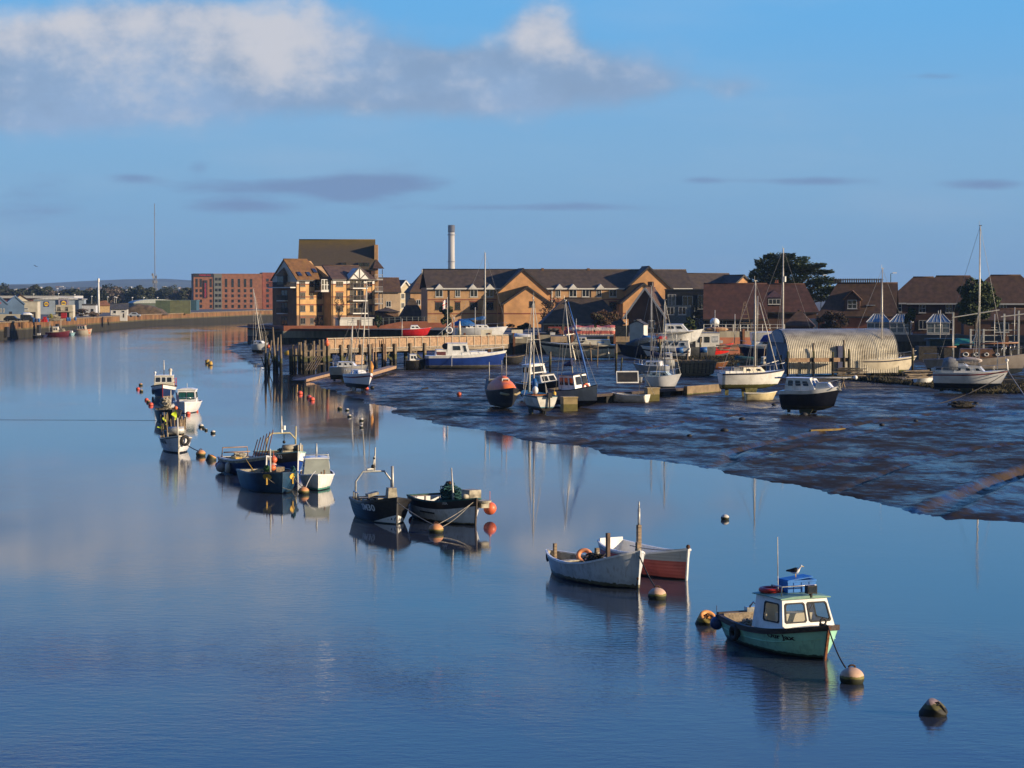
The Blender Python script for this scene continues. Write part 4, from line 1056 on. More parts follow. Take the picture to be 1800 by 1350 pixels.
for (px, py, lab) in ((365, 639, 'yellow float in mid river, left one of a pair'), (370, 642, 'yellow float in mid river, right one of a pair')):
    b = MB(); b.lathe([(.01, -.3), (.42, -.3), (.48, 0), (.42, .28), (.01, .32)], 12, M4=Matrix.Rotation(R(80), 4, 'Y')); o = b.build('channel_float', M('dull_yellow_float', (.48, .30, .05), .6, .2, zband=[(-.05, (.03, .03, .02), .05)]))
    o.location = W(px, py)+Vector((0, 0, .15)); tag(o, lab, 'float', 'yellow floats in mid river')
# ================= boats lying on the mud =================
class Y_: pass
def mudboat(name, label, cat, xl, xr, yp, hd, B, fb, fm, fs, mats_, dr=.4, gap=.3, L=None, heel=0, trim=0, keel='bilge', group=None, stripes=(), td=None, inner=None,
            deck=None, rail=None, rake=.4, tr=.7, full=2.2, k0=.36, k1=.7, stem=None, tm=.42, zoff=0.0, keelmat=None, zbase=None, double=False, D=None, **kw):
    px = (xl+xr)/2
    p = mudpt(px, yp) if zbase is None else W(px, yp, zbase)
    s = F/p.y; a = R(hd)
    if L is None: L = ((xr-xl)/s-B*.75*abs(sin(a)))/max(.25, abs(cos(a)))
    r = thing(name, label, cat, p+Vector((0, 0, dr+gap+zoff)), a, group, R(heel), R(trim))
    h = Hull(L, B, fb, fm, fs, dr, tr, full, rake, kw.get('srake', .05), k0, k1, tm, double)
    hull_parts(r, h, mats_, stripes=stripes, td=td, zf=kw.get('zf', .2), rail=rail, railw=.06, railh=.05, inner=inner, deck=deck, stem=stem)
    if keel == 'bilge':
        for sd in (1, -1):
            b = MB(); y = B*.22*sd
            b.prism([(-.5, -dr-gap), (.35, -dr-gap), (.6, -dr+.12), (-.6, -dr+.12)], y-.05, y+.05); b.build('keel', keelmat or A['weedwood2'], r)
        b = MB(); b.bx(-L*.42, -L*.36, -.04, .04, -dr-gap*.8, -dr*.3); b.build('rudder', keelmat or A['weedwood2'], r)
    elif keel == 'fin':
        b = MB(); b.prism([(-.6, -dr-gap), (.5, -dr-gap), (.9, -dr+.15), (-.9, -dr+.15)], -.09, .09); b.build('keel', keelmat or A['weedwood2'], r)
    o = Y_(); o.r = r; o.h = h; o.L = L; o.p = p; o.s = s; o.B = B
    return o
def rig(o, mx, ytop, r=.065, mat=None, lean=0.0, boom=None, cover=None, spread=(.55,), bow=True, sidew=None):
    """mast at boat x, top at a photo row; shrouds, forestay, backstay, boom"""
    h = o.h; zd = h.zs(mx)+.25; ztop = Zp(ytop, o.p.y)-o.r.location.z; H = ztop-zd
    mast(o.r, mx, zd, H, r, mat or A['alu'], 'mast', lean)
    top = Vector((mx-lean*H, 0, ztop-.05)); pairs = []
    if bow: pairs += [(top, Vector((o.L*.5+h.rake*.8, 0, h.fb)))]
    pairs += [(top, Vector((-o.L*.49, 0, h.fs+.1)))]
    for f in spread:
        z = zd+H*f; w = .55
        b = MB(); b.bar((mx-lean*H*f, -w, z), (mx-lean*H*f, w, z), .05, .04); b.build('spreader', mat or A['alu'], o.r)
        for sd in (1, -1):
            q = Vector((mx-.2, sd*h.hw(mx-.2)*.97, h.zs(mx)))
            pairs += [(top, Vector((mx-lean*H*f, sd*w, z))), (Vector((mx-lean*H*f, sd*w, z)), q), (Vector((mx, 0, z)), q+Vector((-.4, 0, 0)))]
    stays(o.r, pairs, A['wire'], .017)
    if boom:
        bl, bz = boom
        spanel(o.r, 'boom', mat or A['alu'], lambda b: b.tube([(mx-.05, 0, zd+bz), (mx-bl, 0, zd+bz-.05)], .05, 7))
        if cover:
            b = MB(); rr = []
            for i in range(9):
                k = i/8; x = mx+.08-bl*.98*k; w = .13*(1-.4*k); hh = (.55*(1-k)**2+.22)
                rr.append([(x, w*cos(a), zd+bz-.05*k+hh*.5*(1+sin(a))-.08+.02*sin(17*k)) for a in [2*pi*j/8 for j in range(8)]])
            b.loft(rr, smooth=True, closed=True); b.build('sail_cover', cover, o.r)
def rails(o, z=.55, bow=True, stern=True, mid=True, mat=None):
    h = o.h; ps = []
    P = lambda t, sd, dz: h.pt(t, 1, sd)*1.0+Vector((0, -sd*.06, dz))
    if bow: ps.append([P(.84, 1, 0), P(.84, 1, z), P(.93, 1, z+.03), Vector((h.xx(1, h.fb)-.05, 0, h.fb+z+.05)), P(.93, -1, z+.03), P(.84, -1, z), P(.84, -1, 0)])
    if stern: ps.append([P(.14, 1, 0), P(.14, 1, z), P(.01, 1, z), P(.01, -1, z), P(.14, -1, z), P(.14, -1, 0)])
    for sd in (1, -1):
        if mid:
            ps.append([P(.14, sd, z), P(.84, sd, z)])
            for t in (.3, .46, .62): ps.append([P(t, sd, 0), P(t, sd, z)])
    pipe_part('guard_rail', ps, .016, mat or A['steel'], o.r, 5)
def coachroof(o, x0, x1, h, w0, w1, mat=None, wins=2, pmat=None, rf=.5, rb=.1, z0=None):
    z = (z0 if z0 is not None else o.h.zs((x0+x1)/2)-.02)
    ws = []
    for f in 'SP':
        for i in range(wins):
            u = (i+.28)/wins; ws.append((f, u, u+.42/wins, .35, .78))
    return cabin(o.r, x0, x1, w0, w1, z, h, rf, rb, .84, mat or A['gelcoat'], mat or A['gelcoat'], wins=ws, fmat=A['black'], pmat=pmat or A['glass'], over=.02, rth=.03, crown=.05, z1=z+.0, simple=True)
def coaming(o, x0, x1, w, h=.22, mat=None, dark=None):
    z = o.h.zs((x0+x1)/2)
    b = MB()
    for sd in (1, -1): b.bx(x0, x1, sd*w/2-.03, sd*w/2+.03, z-.03, z+h)
    b.bx(x0-.03, x0+.03, -w/2, w/2, z-.03, z+h)
    b.build('cockpit_coaming', mat or A['gelcoat'], o.r)
    spanel(o.r, 'cockpit_sole', dark or A['grime'], lambda b: b.bx(x0, x1, -w/2+.04, w/2-.04, z+.03, z+.06))
A['weedwood2'] = M('weedy_keel', (.035, .035, .018), .85, .4, 3, bump=.2, dirt=(.07, .07, .02))
def hm(name, top, bot=(.012, .012, .012), zb=.02, rag=.03, **k): return M(name, top, .36, .07, 1.2, zband=[(zb, bot, rag)], **k)
A['slip_white'] = hm('white_hull_navy_foot', (.78, .79, .80), (.012, .02, .035), dirt=(.44, .42, .37), damt=.3)
A['green_foot'] = hm('white_hull_green_foot', (.80, .79, .75), (.10, .10, .03), -.05, .10, dirt=(.45, .42, .34), damt=.35)
A['cream_hull'] = hm('cream_hull_green_foot', (.76, .68, .52), (.14, .15, .05), -.08, .08, dirt=(.42, .36, .24), damt=.4)
A['stripe_red'] = M('dull_red_stripe', (.22, .03, .04), .5)
A['stripe_navy'] = M('navy_stripe', (.02, .025, .06), .5)

# --- large white yacht at right ---
o = mudboat('sailing_yacht', 'white bilge keel yacht with grey sprayhood and tall mast, rightmost on the mud', 'yacht', 1640, 1761, 690, -19, 2.6, 1.35, 1.02, .98,
            [A['slip_white'], A['stripe_red']], dr=.55, gap=.32, stripes=[(.82, .9, 1)], td=0.0, deck=A['gelcoat'], rake=.75, tr=.55, full=2.2)
coachroof(o, -1.2, 1.7, .55, 1.9, 1.3, wins=3); cabin(o.r, -1.3, .2, 1.7, 1.7, 1.5, .35, .5, .1, .8, A['gelcoat'], A['gelcoat'], simple=True, over=.01, rth=.03)
coaming(o, -2.9, -1.3, 1.7)
b = MB(); b.loft([[(x, w*cos(a), 1.3+hh*max(0, sin(a))) for a in [pi*i/10 for i in range(11)]] for x, w, hh in ((-2.35, .85, .3), (-2.2, .95, 1.05), (-1.6, .95, 1.2), (-.85, .9, .95), (-.7, .85, .5))], caps=False); b.build('sprayhood', A['greycanvas'], o.r, fix=False)
b = MB(); b.loft([[(x, .5*cos(a), 2.15+hh*sin(a)) for a in [2*pi*i/10 for i in range(10)]] for x, hh in ((-1.0, .1), (-.6, .28), (.2, .34), (1.0, .24), (1.3, .1))], closed=True); b.build('sail_bundle', M('pale_canvas', (.50, .42, .36), .85, .15, 5, bump=.3, bscale=4), o.r)
rig(o, 1.05, 397, .085, boom=None, spread=(.47,)); rails(o, .5)
spanel(o.r, 'anchor_davit', A['white'], lambda b: (b.bar((o.L*.5+.62, -.12, 1.35), (o.L*.5+.55, -.22, 2.1), .07), b.bar((o.L*.5+.62, .12, 1.35), (o.L*.5+.55, .22, 2.1), .07), b.ball((o.L*.5+.55, 0, 2.2), .16, 10), b.bar((o.L*.5+.55, -.3, 2.1), (o.L*.5+.55, .3, 2.1), .06)))
spanel(o.r, 'outboard_motor', A['white'], lambda b: (b.box((-o.L*.5-.1, .1, 1.25), (.4, .4, .3)), b.bx(-o.L*.5-.16, -o.L*.5-.04, .05, .15, .3, 1.2)))
mast(o.r, 2.75, 1.35, 2.6, .045, A['paintedmast'], 'furled_jib', 0, top=False)
YR = o
# --- old wooden yacht behind it ---
o = mudboat('sailing_yacht', 'old white hulled wooden yacht with brown cabin and round ports, behind the rightmost yacht', 'yacht', 1630, 1796, 668, -8, 3.0, 1.9, 1.25, 1.15,
            [hm('chalky_hull', (.33, .29, .26), (.05, .06, .07), .25, .1, dirt=(.2, .16, .12))], dr=.7, gap=.3, td=0.0, deck=A['darkwood'], rake=1.0, tr=.4, full=1.9, keel='fin', srake=.5)
cw = M('chestnut_cabin', (.17, .085, .045), .6, .3, 2, dirt=(.09, .05, .03))
cabin(o.r, -1.6, 2.4, 2.0, 1.4, 1.3, .95, .6, .1, .9, cw, cw, simple=True, over=.02, rth=.04)
for (x, w) in ((-1.0, .45), (.1, .4), (1.15, .34), (2.3, .28)):
    y = -h.hw(0)*0
    b = MB(); yy = -(1.0-.075*(x+1.6))-.02
    b.tube([(x+w*.6*cos(a), yy, 1.72+w*.45*sin(a)) for a in [2*pi*i/16 for i in range(16)]], .055, 6, closed=True); wf = b.build('porthole', A['white'], o.r)
    spanel(wf, 'pane', A['glass'], lambda b: b.add([(x+w*.58*cos(a), yy-.01, 1.72+w*.43*sin(a)) for a in [2*pi*i/16 for i in range(16)]], [tuple(range(16))]))
spanel(o.r, 'boom', M('oiled_spar', (.30, .14, .07), .5), lambda b: (b.tube([(-3.6, 0, 2.45), (-1.9, 0, 2.5)], .08), b.tube([(-1.6, 0, 2.75), (4.5, 0, 2.95)], .08)))
rails(o, .6, mid=False)
pipe_part('bow_rail', [[(2.6+.45*k, -.75+.14*k, 1.75+.07*k), (2.8+.45*k, -.7+.14*k, 2.6+.07*k)] for k in range(4)], .03, A['steel'], o.r)
pipe_part('mizzen_mast', [[(-2.3, 0, 1.2), (-2.3, 0, 4.6)]], .05, A['alu'], o.r)
# --- cream yacht by the corrugated hut ---
o = mudboat('sailing_yacht', 'cream yacht with furled dark sail in front of the corrugated hut', 'yacht', 1481, 1602, 659, 9, 2.5, 1.5, 1.1, 1.05,
            [A['cream_hull'], A['stripe_navy']], dr=.5, gap=.15, stripes=[(.83, .9, 1)], td=0.0, deck=A['gelcoat'], rake=.9, tr=.6, full=2.1)
coachroof(o, -1.6, 1.9, .45, 1.7, 1.1, wins=2); coaming(o, -2.9, -1.6, 1.6)
rig(o, .55, 472, .075, boom=(3.0, .95), cover=M('dark_sail_cloth', (.05, .045, .03), .9, .3, 5), spread=(.5,)); rails(o, .55)
spanel(o.r, 'rudder_blade', M('blue_board', (.03, .05, .14), .5), lambda b: b.bx(-o.L*.5-.12, -o.L*.5-.05, -.3, .3, -.3, 1.0))
# --- white yacht, centre right ---
o = mudboat('sailing_yacht', 'bright white yacht with tan topped cabin and tall pale mast, left of the corrugated hut', 'yacht', 1261, 1373, 697, 13, 2.5, 1.3, 1.0, .95,
            [A['green_foot'], A['stripe_navy']], dr=.5, gap=.7, stripes=[(.9, 1, 1)], td=0.0, deck=A['gelcoat'], rake=.7, tr=.6, full=2.1, keelmat=M('weedy_green_keel', (.10, .095, .025), .8, .4, 3))
coachroof(o, -.9, 1.5, .5, 1.7, 1.2, mat=A['cream'], wins=2); coaming(o, -2.6, -.9, 1.7)
spanel(o.r, 'tan_hatch', M('tan_canvas', (.30, .20, .12), .8), lambda b: b.bx(-1.2, .6, -.6, .6, 1.56, 1.62))
spanel(o.r, 'grey_hood', A['greycanvas'], lambda b: b.box((-1.35, 0, 1.25), (.9, 1.5, .5), taper=.7))
rig(o, .55, 494, .085, A['paintedmast'], boom=None, spread=(.5,)); rails(o, .55)
pipe_part('spinnaker_pole', [[(.7, .3, 1.5), (2.9, .2, 2.1)]], .04, A['alu'], o.r)
mast(o.r, o.L*.5-.1, 1.3, 6.2, .05, A['paintedmast'], 'furled_jib', .28, top=False)
# --- navy motor sailer with lowered mast ---
o = mudboat('cabin_cruiser', 'navy hulled white topped cruiser with lowered mast lying along its roof', 'boat', 1369, 1474, 727, -30, 2.6, 1.5, 1.12, 1.05,
            [M('navy_black_hull', (.012, .014, .026), .3, .2, 1.5, dirt=(.03, .032, .04), zband=[(-.1, (.05, .045, .03), .1)]), A['white']], dr=.5, gap=.25, stripes=[(.8, 1, 1)], td=0.0, deck=A['gelcoat'], rake=.5, tr=.7, full=2.5, k1=.55)
cabin(o.r, -1.7, .9, 1.9, 1.7, 1.12, .95, .55, .1, .84, A['white'], A['gelcoat'], wins=[('S', .08, .3, .35, .85), ('S', .36, .58, .35, .85), ('S', .64, .86, .35, .8), ('F', .08, .48, .3, .85), ('F', .53, .92, .3, .85), ('P', .1, .5, .3, .85)], fmat=A['white'], pmat=A['glass'], over=.05)
cabin(o.r, .8, 2.1, 1.4, .9, 1.25, .45, .4, .05, .85, A['gelcoat'], A['gelcoat'], simple=True, over=.01, rth=.03)
rails(o, .5)
pipe_part('lowered_mast', [[(-3.0, .15, 2.05), (3.9, .1, 2.2)], [(-2.6, -.2, 2.1), (3.3, -.15, 2.15)]], .06, A['galv'], o.r)
spanel(o.r, 'mast_crutch', A['wood'], lambda b: (b.bar((2.9, -.35, 1.4), (2.9, .2, 2.2), .08), b.bar((2.9, .35, 1.4), (2.9, -.2, 2.2), .08)))
spanel(o.r, 'white_float', A['white'], lambda b: b.ball((3.9, .1, 2.2), .17, 12))
heap(o.r, 'rope_bundle', A['paintedmast'], (o.L*.5+.35, 0, 1.0), (.5, .3, .9), 20, .02, 31)
# --- cream dinghy ---
o = mudboat('dinghy', 'cream yellow dinghy on the mud left of the navy cruiser', 'dinghy', 1309, 1360, 704, 6, 1.3, .75, .6, .6, [M('cream_dinghy', (.72, .60, .34), .6, .12, 2, dirt=(.35, .28, .15))], dr=.12, gap=-.05, inner=A['palegrime'], rail=A['cream'], keel=None, rake=.35, tr=.75, zf=.05)
# --- white tender with A frame ---
o = mudboat('dinghy', 'small white rowing dinghy with transom to the sun under an A shaped rope sling', 'dinghy', 1083, 1133, 707, 152, 1.45, .75, .55, .6, [M('white_dinghy', (.78, .75, .68), .45, .08, 2, dirt=(.40, .36, .28))], dr=.15, gap=-.05, L=3.3, inner=A['palegrime'], rail=A['white'], keel=None, rake=.25, tr=.8, zf=.08)
spanel(o.r, 'thwart', A['woodx'], lambda b: b.bx(-.2, .05, -.6, .6, .35, .39)); spanel(o.r, 'stern_thwart', A['woodx'], lambda b: b.bx(-1.4, -1.1, -.55, .55, .35, .39))
tb = loc(o.r, -1.6, 0, .55); ap = tb+Vector((-.4, .6, 2.1))
b = MB(); b.tube([tb+Vector((-.75, .3, -.1)), ap, tb+Vector((.75, .5, 0))], .03, 6); tag(b.build('rope_sling', A['greyrope']), 'A shaped rope sling rising from the white rowing dinghy', 'rope')
# --- white yacht by pontoon ---
o = mudboat('sailing_yacht', 'small white yacht with pale blue deck beside the pontoon, bow to the right', 'yacht', 1132, 1192, 694, -22, 2.1, 1.25, .95, .9,
            [A['slip_white'], A['white']], dr=.45, gap=.35, td=0.0, deck=M('pale_blue_deck', (.26, .36, .42), .6), rake=.6, tr=.6, full=2.2)
coachroof(o, -1.0, 1.1, .42, 1.4, 1.0, mat=M('pale_aqua_cabin', (.42, .52, .53), .5), wins=2); coaming(o, -2.0, -1.0, 1.3)
rig(o, .35, 527, .06, spread=(.55,)); rails(o, .5)
mast(o.r, o.L*.5-.2, 1.2, 3.2, .04, A['paintedmast'], 'furled_jib', .2, top=False)
# --- yacht behind it ---
o = mudboat('sailing_yacht', 'dark blue covered yacht with bare tall mast behind the pontoon', 'yacht', 1118, 1178, 668, 160, 2.2, 1.2, .95, .95,
            [hm('grey_white_hull', (.30, .32, .35))], dr=.45, gap=.2, td=0.0, deck=A['gelcoat'], rake=.6, tr=.6)
coachroof(o, -1.0, 1.2, .45, 1.4, 1.0, wins=2)
rig(o, .2, 503, .07, boom=(2.4, .8), cover=A['navy'], spread=(.55,)); rails(o, .5)
# --- motor sailer with windowed wheelhouse ---
o = mudboat('wheelhouse_boat', 'heeled grey and white wheelhouse boat with blue furled sail beside the float', 'boat', 988, 1039, 716, -58, 2.5, 1.5, 1.05, 1.0,
            [M('grey_white_flank', (.42, .44, .45), .4, .1, 1.5, dirt=(.3, .29, .26), zband=[(.12, (.02, .02, .018), .06)])], dr=.5, gap=.1, L=6.2, td=.4, deck=A['gelcoat'], inner=A['grime'], rail=A['darkwood'], heel=7, rake=.3, tr=.75, full=2.8, k1=.5, keel='fin')
cabin(o.r, -1.3, 1.2, 1.8, 1.6, 1.05, 1.25, .25, .1, .88, A['white'], M('dark_roof', (.03, .04, .06), .6), wins=[('F', .08, .48, .3, .9), ('F', .54, .92, .3, .9), ('S', .06, .32, .3, .85), ('S', .38, .62, .3, .85), ('S', .68, .94, .3, .85), ('P', .1, .5, .3, .85)], fmat=A['white'], pmat=A['glass'], over=.12)
rig(o, -.2, 527, .06, boom=(1.5, 1.75), cover=A['navy'], spread=(.6,))
spanel(o.r, 'life_ring', A['orangefend'], lambda b: b.tube([(1.25+.02*cos(a), .3+.24*cos(a), 1.25+.2*sin(a)) for a in [2*pi*i/16 for i in range(16)]], .07, 7, closed=True))
b = MB(); b.tube([(1.6, .4, 1.5), (.9, .45, 4.0), (.1, .1, 8.6)], [.07, .10, .03], 8); b.build('furled_jib', M('blue_sail_cover', (.03, .12, .40), .7), o.r)
# --- cabin cruiser with two tier windscreens ---
o = mudboat('cabin_cruiser', 'black and white cruiser with two tiers of dark windscreens beyond the teal sailboat', 'boat', 928, 978, 704, -62, 2.5, 1.5, 1.1, 1.1,
            [M('black_cruiser_hull', (.016, .017, .02), .35, .2)], dr=.45, gap=.1, L=6.5, td=.3, deck=A['black'], inner=A['grime'], rail=A['white'], heel=5, rake=.4, tr=.8, full=2.6, keel='fin')
cabin(o.r, -.6, 1.7, 2.0, 1.7, 1.15, .75, .5, .0, .85, A['white'], A['black'], wins=[('F', .06, .48, .2, .85), ('F', .52, .94, .2, .85), ('S', .1, .45, .2, .85), ('S', .52, .9, .2, .85)], fmat=A['white'], pmat=A['glass'], over=.06)
cabin(o.r, -2.0, -.2, 1.9, 1.8, 1.2, 1.55, .4, .0, .85, A['white'], A['white'], wins=[('F', .1, .9, .55, .92), ('S', .1, .45, .55, .9), ('S', .52, .9, .55, .9)], fmat=A['white'], pmat=A['glass'], over=.06)
# --- teal decked sailboat, stern to camera ---
teal = M('teal_deck_paint', (.035, .14, .19), .5, .2, 2, dirt=(.10, .22, .25))
o = mudboat('sailing_boat', 'small sailboat with teal deck and orange brown cockpit, white transom facing us', 'sailboat', 913, 972, 727, 108, 2.2, 1.15, .9, .85,
            [M('white_hull_teal_foot', (.78, .77, .70), .4, .08, 1.5, dirt=(.4, .37, .3), zband=[(-.08, (.02, .02, .02), .04), (.0, (.10, .25, .30), .05)]), teal], dr=.4, gap=.3, L=5.6, td=.5, deck=teal, inner=M('orange_brown_cockpit', (.27, .10, .035), .6, .2), rail=teal, rake=.4, tr=.8, full=2.4, stripes=[(.9, 1, 1)])
rig(o, .6, 523, .07, A['paintedmast'], spread=(.55,), lean=-.02)
b = MB(); b.tube([(1.9, 0, .9), (1.4, .1, 3.0), (1.0, .1, 6.0)], [.12, .10, .06], 8); b.build('furled_jib', A['paintedmast'], o.r)
b = MB(); b.tube([(.35, 0, 1.1), (.3, 0, 1.7), (.42, 0, 2.2)], [.18, .26, .12], 9); b.build('blue_cover', A['bluetarp'], o.r)
spanel(o.r, 'outboard_motor', A['rubber'], lambda b: (b.box((-o.L*.5-.15, -.15, .95), (.4, .36, .42), taper=.8), b.bx(-o.L*.5-.2, -o.L*.5-.1, -.2, -.1, -.1, .8)))
spanel(o.r, 'white_bundle', A['white'], lambda b: b.ball((-.2, .15, 1.25), .26, 10, sc=(1, 1, 1.3)))
fender(loc(o.r, -.6, 1.25, .65), .12, A['white'], 'pale fender on the left side of the teal decked sailboat', long=True)
fender(loc(o.r, -1.0, -1.25, 1.05), .15, A['yellow'], 'yellow sausage fender on the right side of the teal decked sailboat', long=True)
# --- orange lifeboat ---
o = mudboat('lifeboat', 'black hulled former lifeboat with bright orange canopy, bow to us', 'lifeboat', 858, 910, 717, -76, 2.5, 1.35, 1.0, 1.05,
            [M('black_lifeboat_hull', (.016, .016, .018), .5, .25, 2, dirt=(.05, .05, .05), zband=[(.0, (.05, .05, .045), .05)])], dr=.5, gap=.05, L=7.0, td=.0, deck=A['black'], rail=A['black'], rake=.3, tr=.6, full=2.8, k0=.3, k1=.5, keel='fin')
oc = M('orange_canopy', (.88, .20, .045), .5, .06, 2)
b = MB(); b.loft([[(x, w*cos(a), 1.0+hh*max(0, sin(a))**.8) for a in [pi*i/12 for i in range(13)]] for x, w, hh in ((-1.8, 1.0, .9), (-.8, 1.0, 1.1), (.6, .95, 1.0), (1.7, .8, .65), (2.5, .5, .25))]); b.build('canopy', oc, o.r)
b = MB(); b.loft([[(x, w*cos(a), 1.7+hh*sin(a)) for a in [2*pi*i/12 for i in range(12)]] for x, w, hh in ((-1.0, .55, .55), (0, .58, .62), (.7, .5, .5), (.95, .3, .3))], closed=True); tw = b.build('turret', oc, o.r)
spanel(tw, 'turret_window', A['glass'], lambda b: b.box((.93, 0, 1.8), (.08, .5, .36)))
spanel(tw, 'window_surround', A['white'], lambda b: [b.bx(.9, .99, -.32, .32, 1.98, 2.06), b.bx(.9, .99, -.32, .32, 1.54, 1.62), b.bx(.9, .99, -.32, -.25, 1.62, 1.98), b.bx(.9, .99, .25, .32, 1.62, 1.98)])
spanel(o.r, 'grey_cover', A['greycanvas'], lambda b: b.box((-2.4, .0, 1.45), (1.2, 1.9, .95), taper=.85))
pipe_part('aerial', [[(.2, .25, 2.2), (.2, .25, 4.2)], [(.0, -.1, 2.2), (.0, -.1, 3.6)], [(-2.2, -.7, 1.6), (-2.2, -.7, 3.4)]], .03, A['paintedmast'], o.r)
b = MB(); b.tube([(2.6, -.85, .85), (3.1, -.4, .75), (3.35, 0, .80), (3.2, .4, .75), (2.8, .8, .9)], .10, 7); b.build('bow_fender', M('dirty_rope_fender', (.42, .33, .18), .9), o.r)
# --- blue motor cruiser by the pier ---
o = mudboat('motor_cruiser', 'long royal blue motor cruiser with white wheelhouse moored at the timber pier', 'boat', 746, 882, 648, 7, 2.9, 1.95, 1.3, 1.25,
            [M('royal_blue_cruiser', (.016, .05, .26), .32, .12, 1.2, dirt=(.012, .035, .18), zband=[(.0, (.10, .10, .09), .04), (.03, (.28, .28, .28), .02)]), A['white']], dr=.5, gap=-.05, td=.0, deck=A['white'], stripes=[(.82, 1, 1)], rake=.8, tr=.75, full=2.2, k1=.7, keel=None)
cabin(o.r, -2.2, .9, 2.1, 1.9, 1.3, 1.55, .45, .1, .9, A['white'], A['white'], wins=[('S', .24, .62, .42, .82), ('S', .74, .9, .3, .85), ('P', .2, .8, .4, .85), ('F', .1, .48, .4, .9), ('F', .52, .9, .4, .9), ('B', .1, .9, .3, .9)], fmat=A['white'], pmat=A['glass'], over=.07)
cabin(o.r, -3.7, -2.2, 2.2, 2.1, 1.28, .75, .0, .15, .9, A['white'], A['white'], simple=True, over=.05)
spanel(o.r, 'maroon_panel', M('maroon_panel', (.12, .03, .03), .6), lambda b: b.bx(-3.55, -2.35, -1.09, -1.06, 1.35, 1.8))
spanel(o.r, 'black_bundle', A['rubber'], lambda b: b.ball((-2.35, -.3, 2.5), .45, 10, sc=(1, 1, .9)))
spanel(o.r, 'boarding_pole', A['white'], lambda b: b.bar((-1.6, -1.42, 1.35), (-1.62, -1.52, -.1), .06))
cabin(o.r, .9, 3.4, 1.7, 1.2, 1.42, .35, .3, 0, .9, A['white'], A['white'], simple=True, over=.02, rth=.03)
pipe_part('bow_rail', [[o.h.pt(t, 1, sd)+Vector((0, -.05*sd, .55)) for t in (.55, .7, .85, .97)] for sd in (1, -1)]+[[o.h.pt(t, 1, sd)+Vector((0, -.05*sd, k)) for k in (0, .55)] for t in (.55, .65, .75, .85, .97) for sd in (1, -1)], .022, A['white'], o.r, 5)
hull_text(o.r, o.h, 'Blue Tail', 3.2, 1.35, .30, A['white'], -1) if False else None
# --- two small yachts at the pier foot ---
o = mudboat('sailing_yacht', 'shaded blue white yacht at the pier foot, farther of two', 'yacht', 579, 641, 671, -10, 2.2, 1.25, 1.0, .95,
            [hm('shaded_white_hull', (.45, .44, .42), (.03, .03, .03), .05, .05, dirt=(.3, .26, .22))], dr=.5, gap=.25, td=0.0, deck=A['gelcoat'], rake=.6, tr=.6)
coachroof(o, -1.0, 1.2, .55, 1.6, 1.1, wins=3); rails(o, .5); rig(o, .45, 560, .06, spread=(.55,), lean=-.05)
o = mudboat('sailing_yacht', 'small white yacht with dark red stripe at the pier foot, nearer of two', 'yacht', 616, 646, 688, -66, 2.3, 1.3, 1.0, .95,
            [hm('white_hull_black_foot', (.74, .75, .76), (.012, .012, .014), .06, .03), A['stripe_red']], dr=.45, gap=.3, L=6.0, td=0.0, deck=A['gelcoat'], stripes=[(.72, .83, 1)], rake=.3, tr=.7, full=2.8, k1=.45, keelmat=A['black'])
coachroof(o, -1.0, 1.1, .45, 1.4, 1.0, wins=2); rails(o, .5); rig(o, .5, 502, .07, A['paintedmast'], spread=(.5,), lean=.0); o.r.rotation_euler = (R(0), R(-2), R(-66)); 
o.r.rotation_euler = (R(-4), R(0), R(-66))
spanel(o.r, 'orange_bag', M('orange_ochre_bag', (.60, .27, .06), .8), lambda b: b.tube([(2.8, .2, 1.3), (2.75, .25, 2.0), (2.6, .2, 2.5)], [.22, .26, .1], 8))
buoy(644, 686, 8, A['b_red'], 'small pinkish float on the mud right of the red striped yacht', eye=False, onmud=True)
buoy(654, 684, 8, M('black_float', (.012, .012, .012), .5), 'black round float on the mud beside a pinkish float', eye=False, onmud=True)
buoy(807, 696, 9.5, A['orangefend'], 'bright orange red ball float alone on the mud', eye=False, onmud=True)
# --- far leaning yacht ---
o = mudboat('sailing_yacht', 'far small white yacht heeled over at the sea wall tip', 'yacht', 440, 473, 621, -28, 2.4, 1.3, 1.0, .95,
            [hm('far_white_hull', (.66, .69, .72), (.03, .03, .03), .0)], dr=.5, gap=.1, td=0.0, deck=A['gelcoat'], rake=.5, tr=.6, keel='fin')
coachroof(o, -.9, 1.1, .5, 1.5, 1.0, wins=2)
rig(o, .3, 508, .09, A['paintedmast'], spread=(.55,), lean=.17); rails(o, .6)
fender(loc(o.r, o.L*.5+.5, 0, .55), .32, A['orangefend'], 'orange red ball hung at the bow of the far leaning yacht')
for (px, py, lab) in ((507, 624, 'yellow float on the mud flat, left of two near the pier end'), (527, 625, 'yellow float on the mud flat, right of two near the pier end')):
    p = mudpt(px, py); b = MB(); b.lathe([(.02, -.7), (.5, -.6), (.55, 0), (.5, .6), (.02, .7)], 12, M4=Matrix.Rotation(R(85), 4, 'Y')); q = b.build('channel_float', A['yellow']); q.location = p+Vector((0, 0, .25)); tag(q, lab, 'float', 'yellow floats on the mud flat')
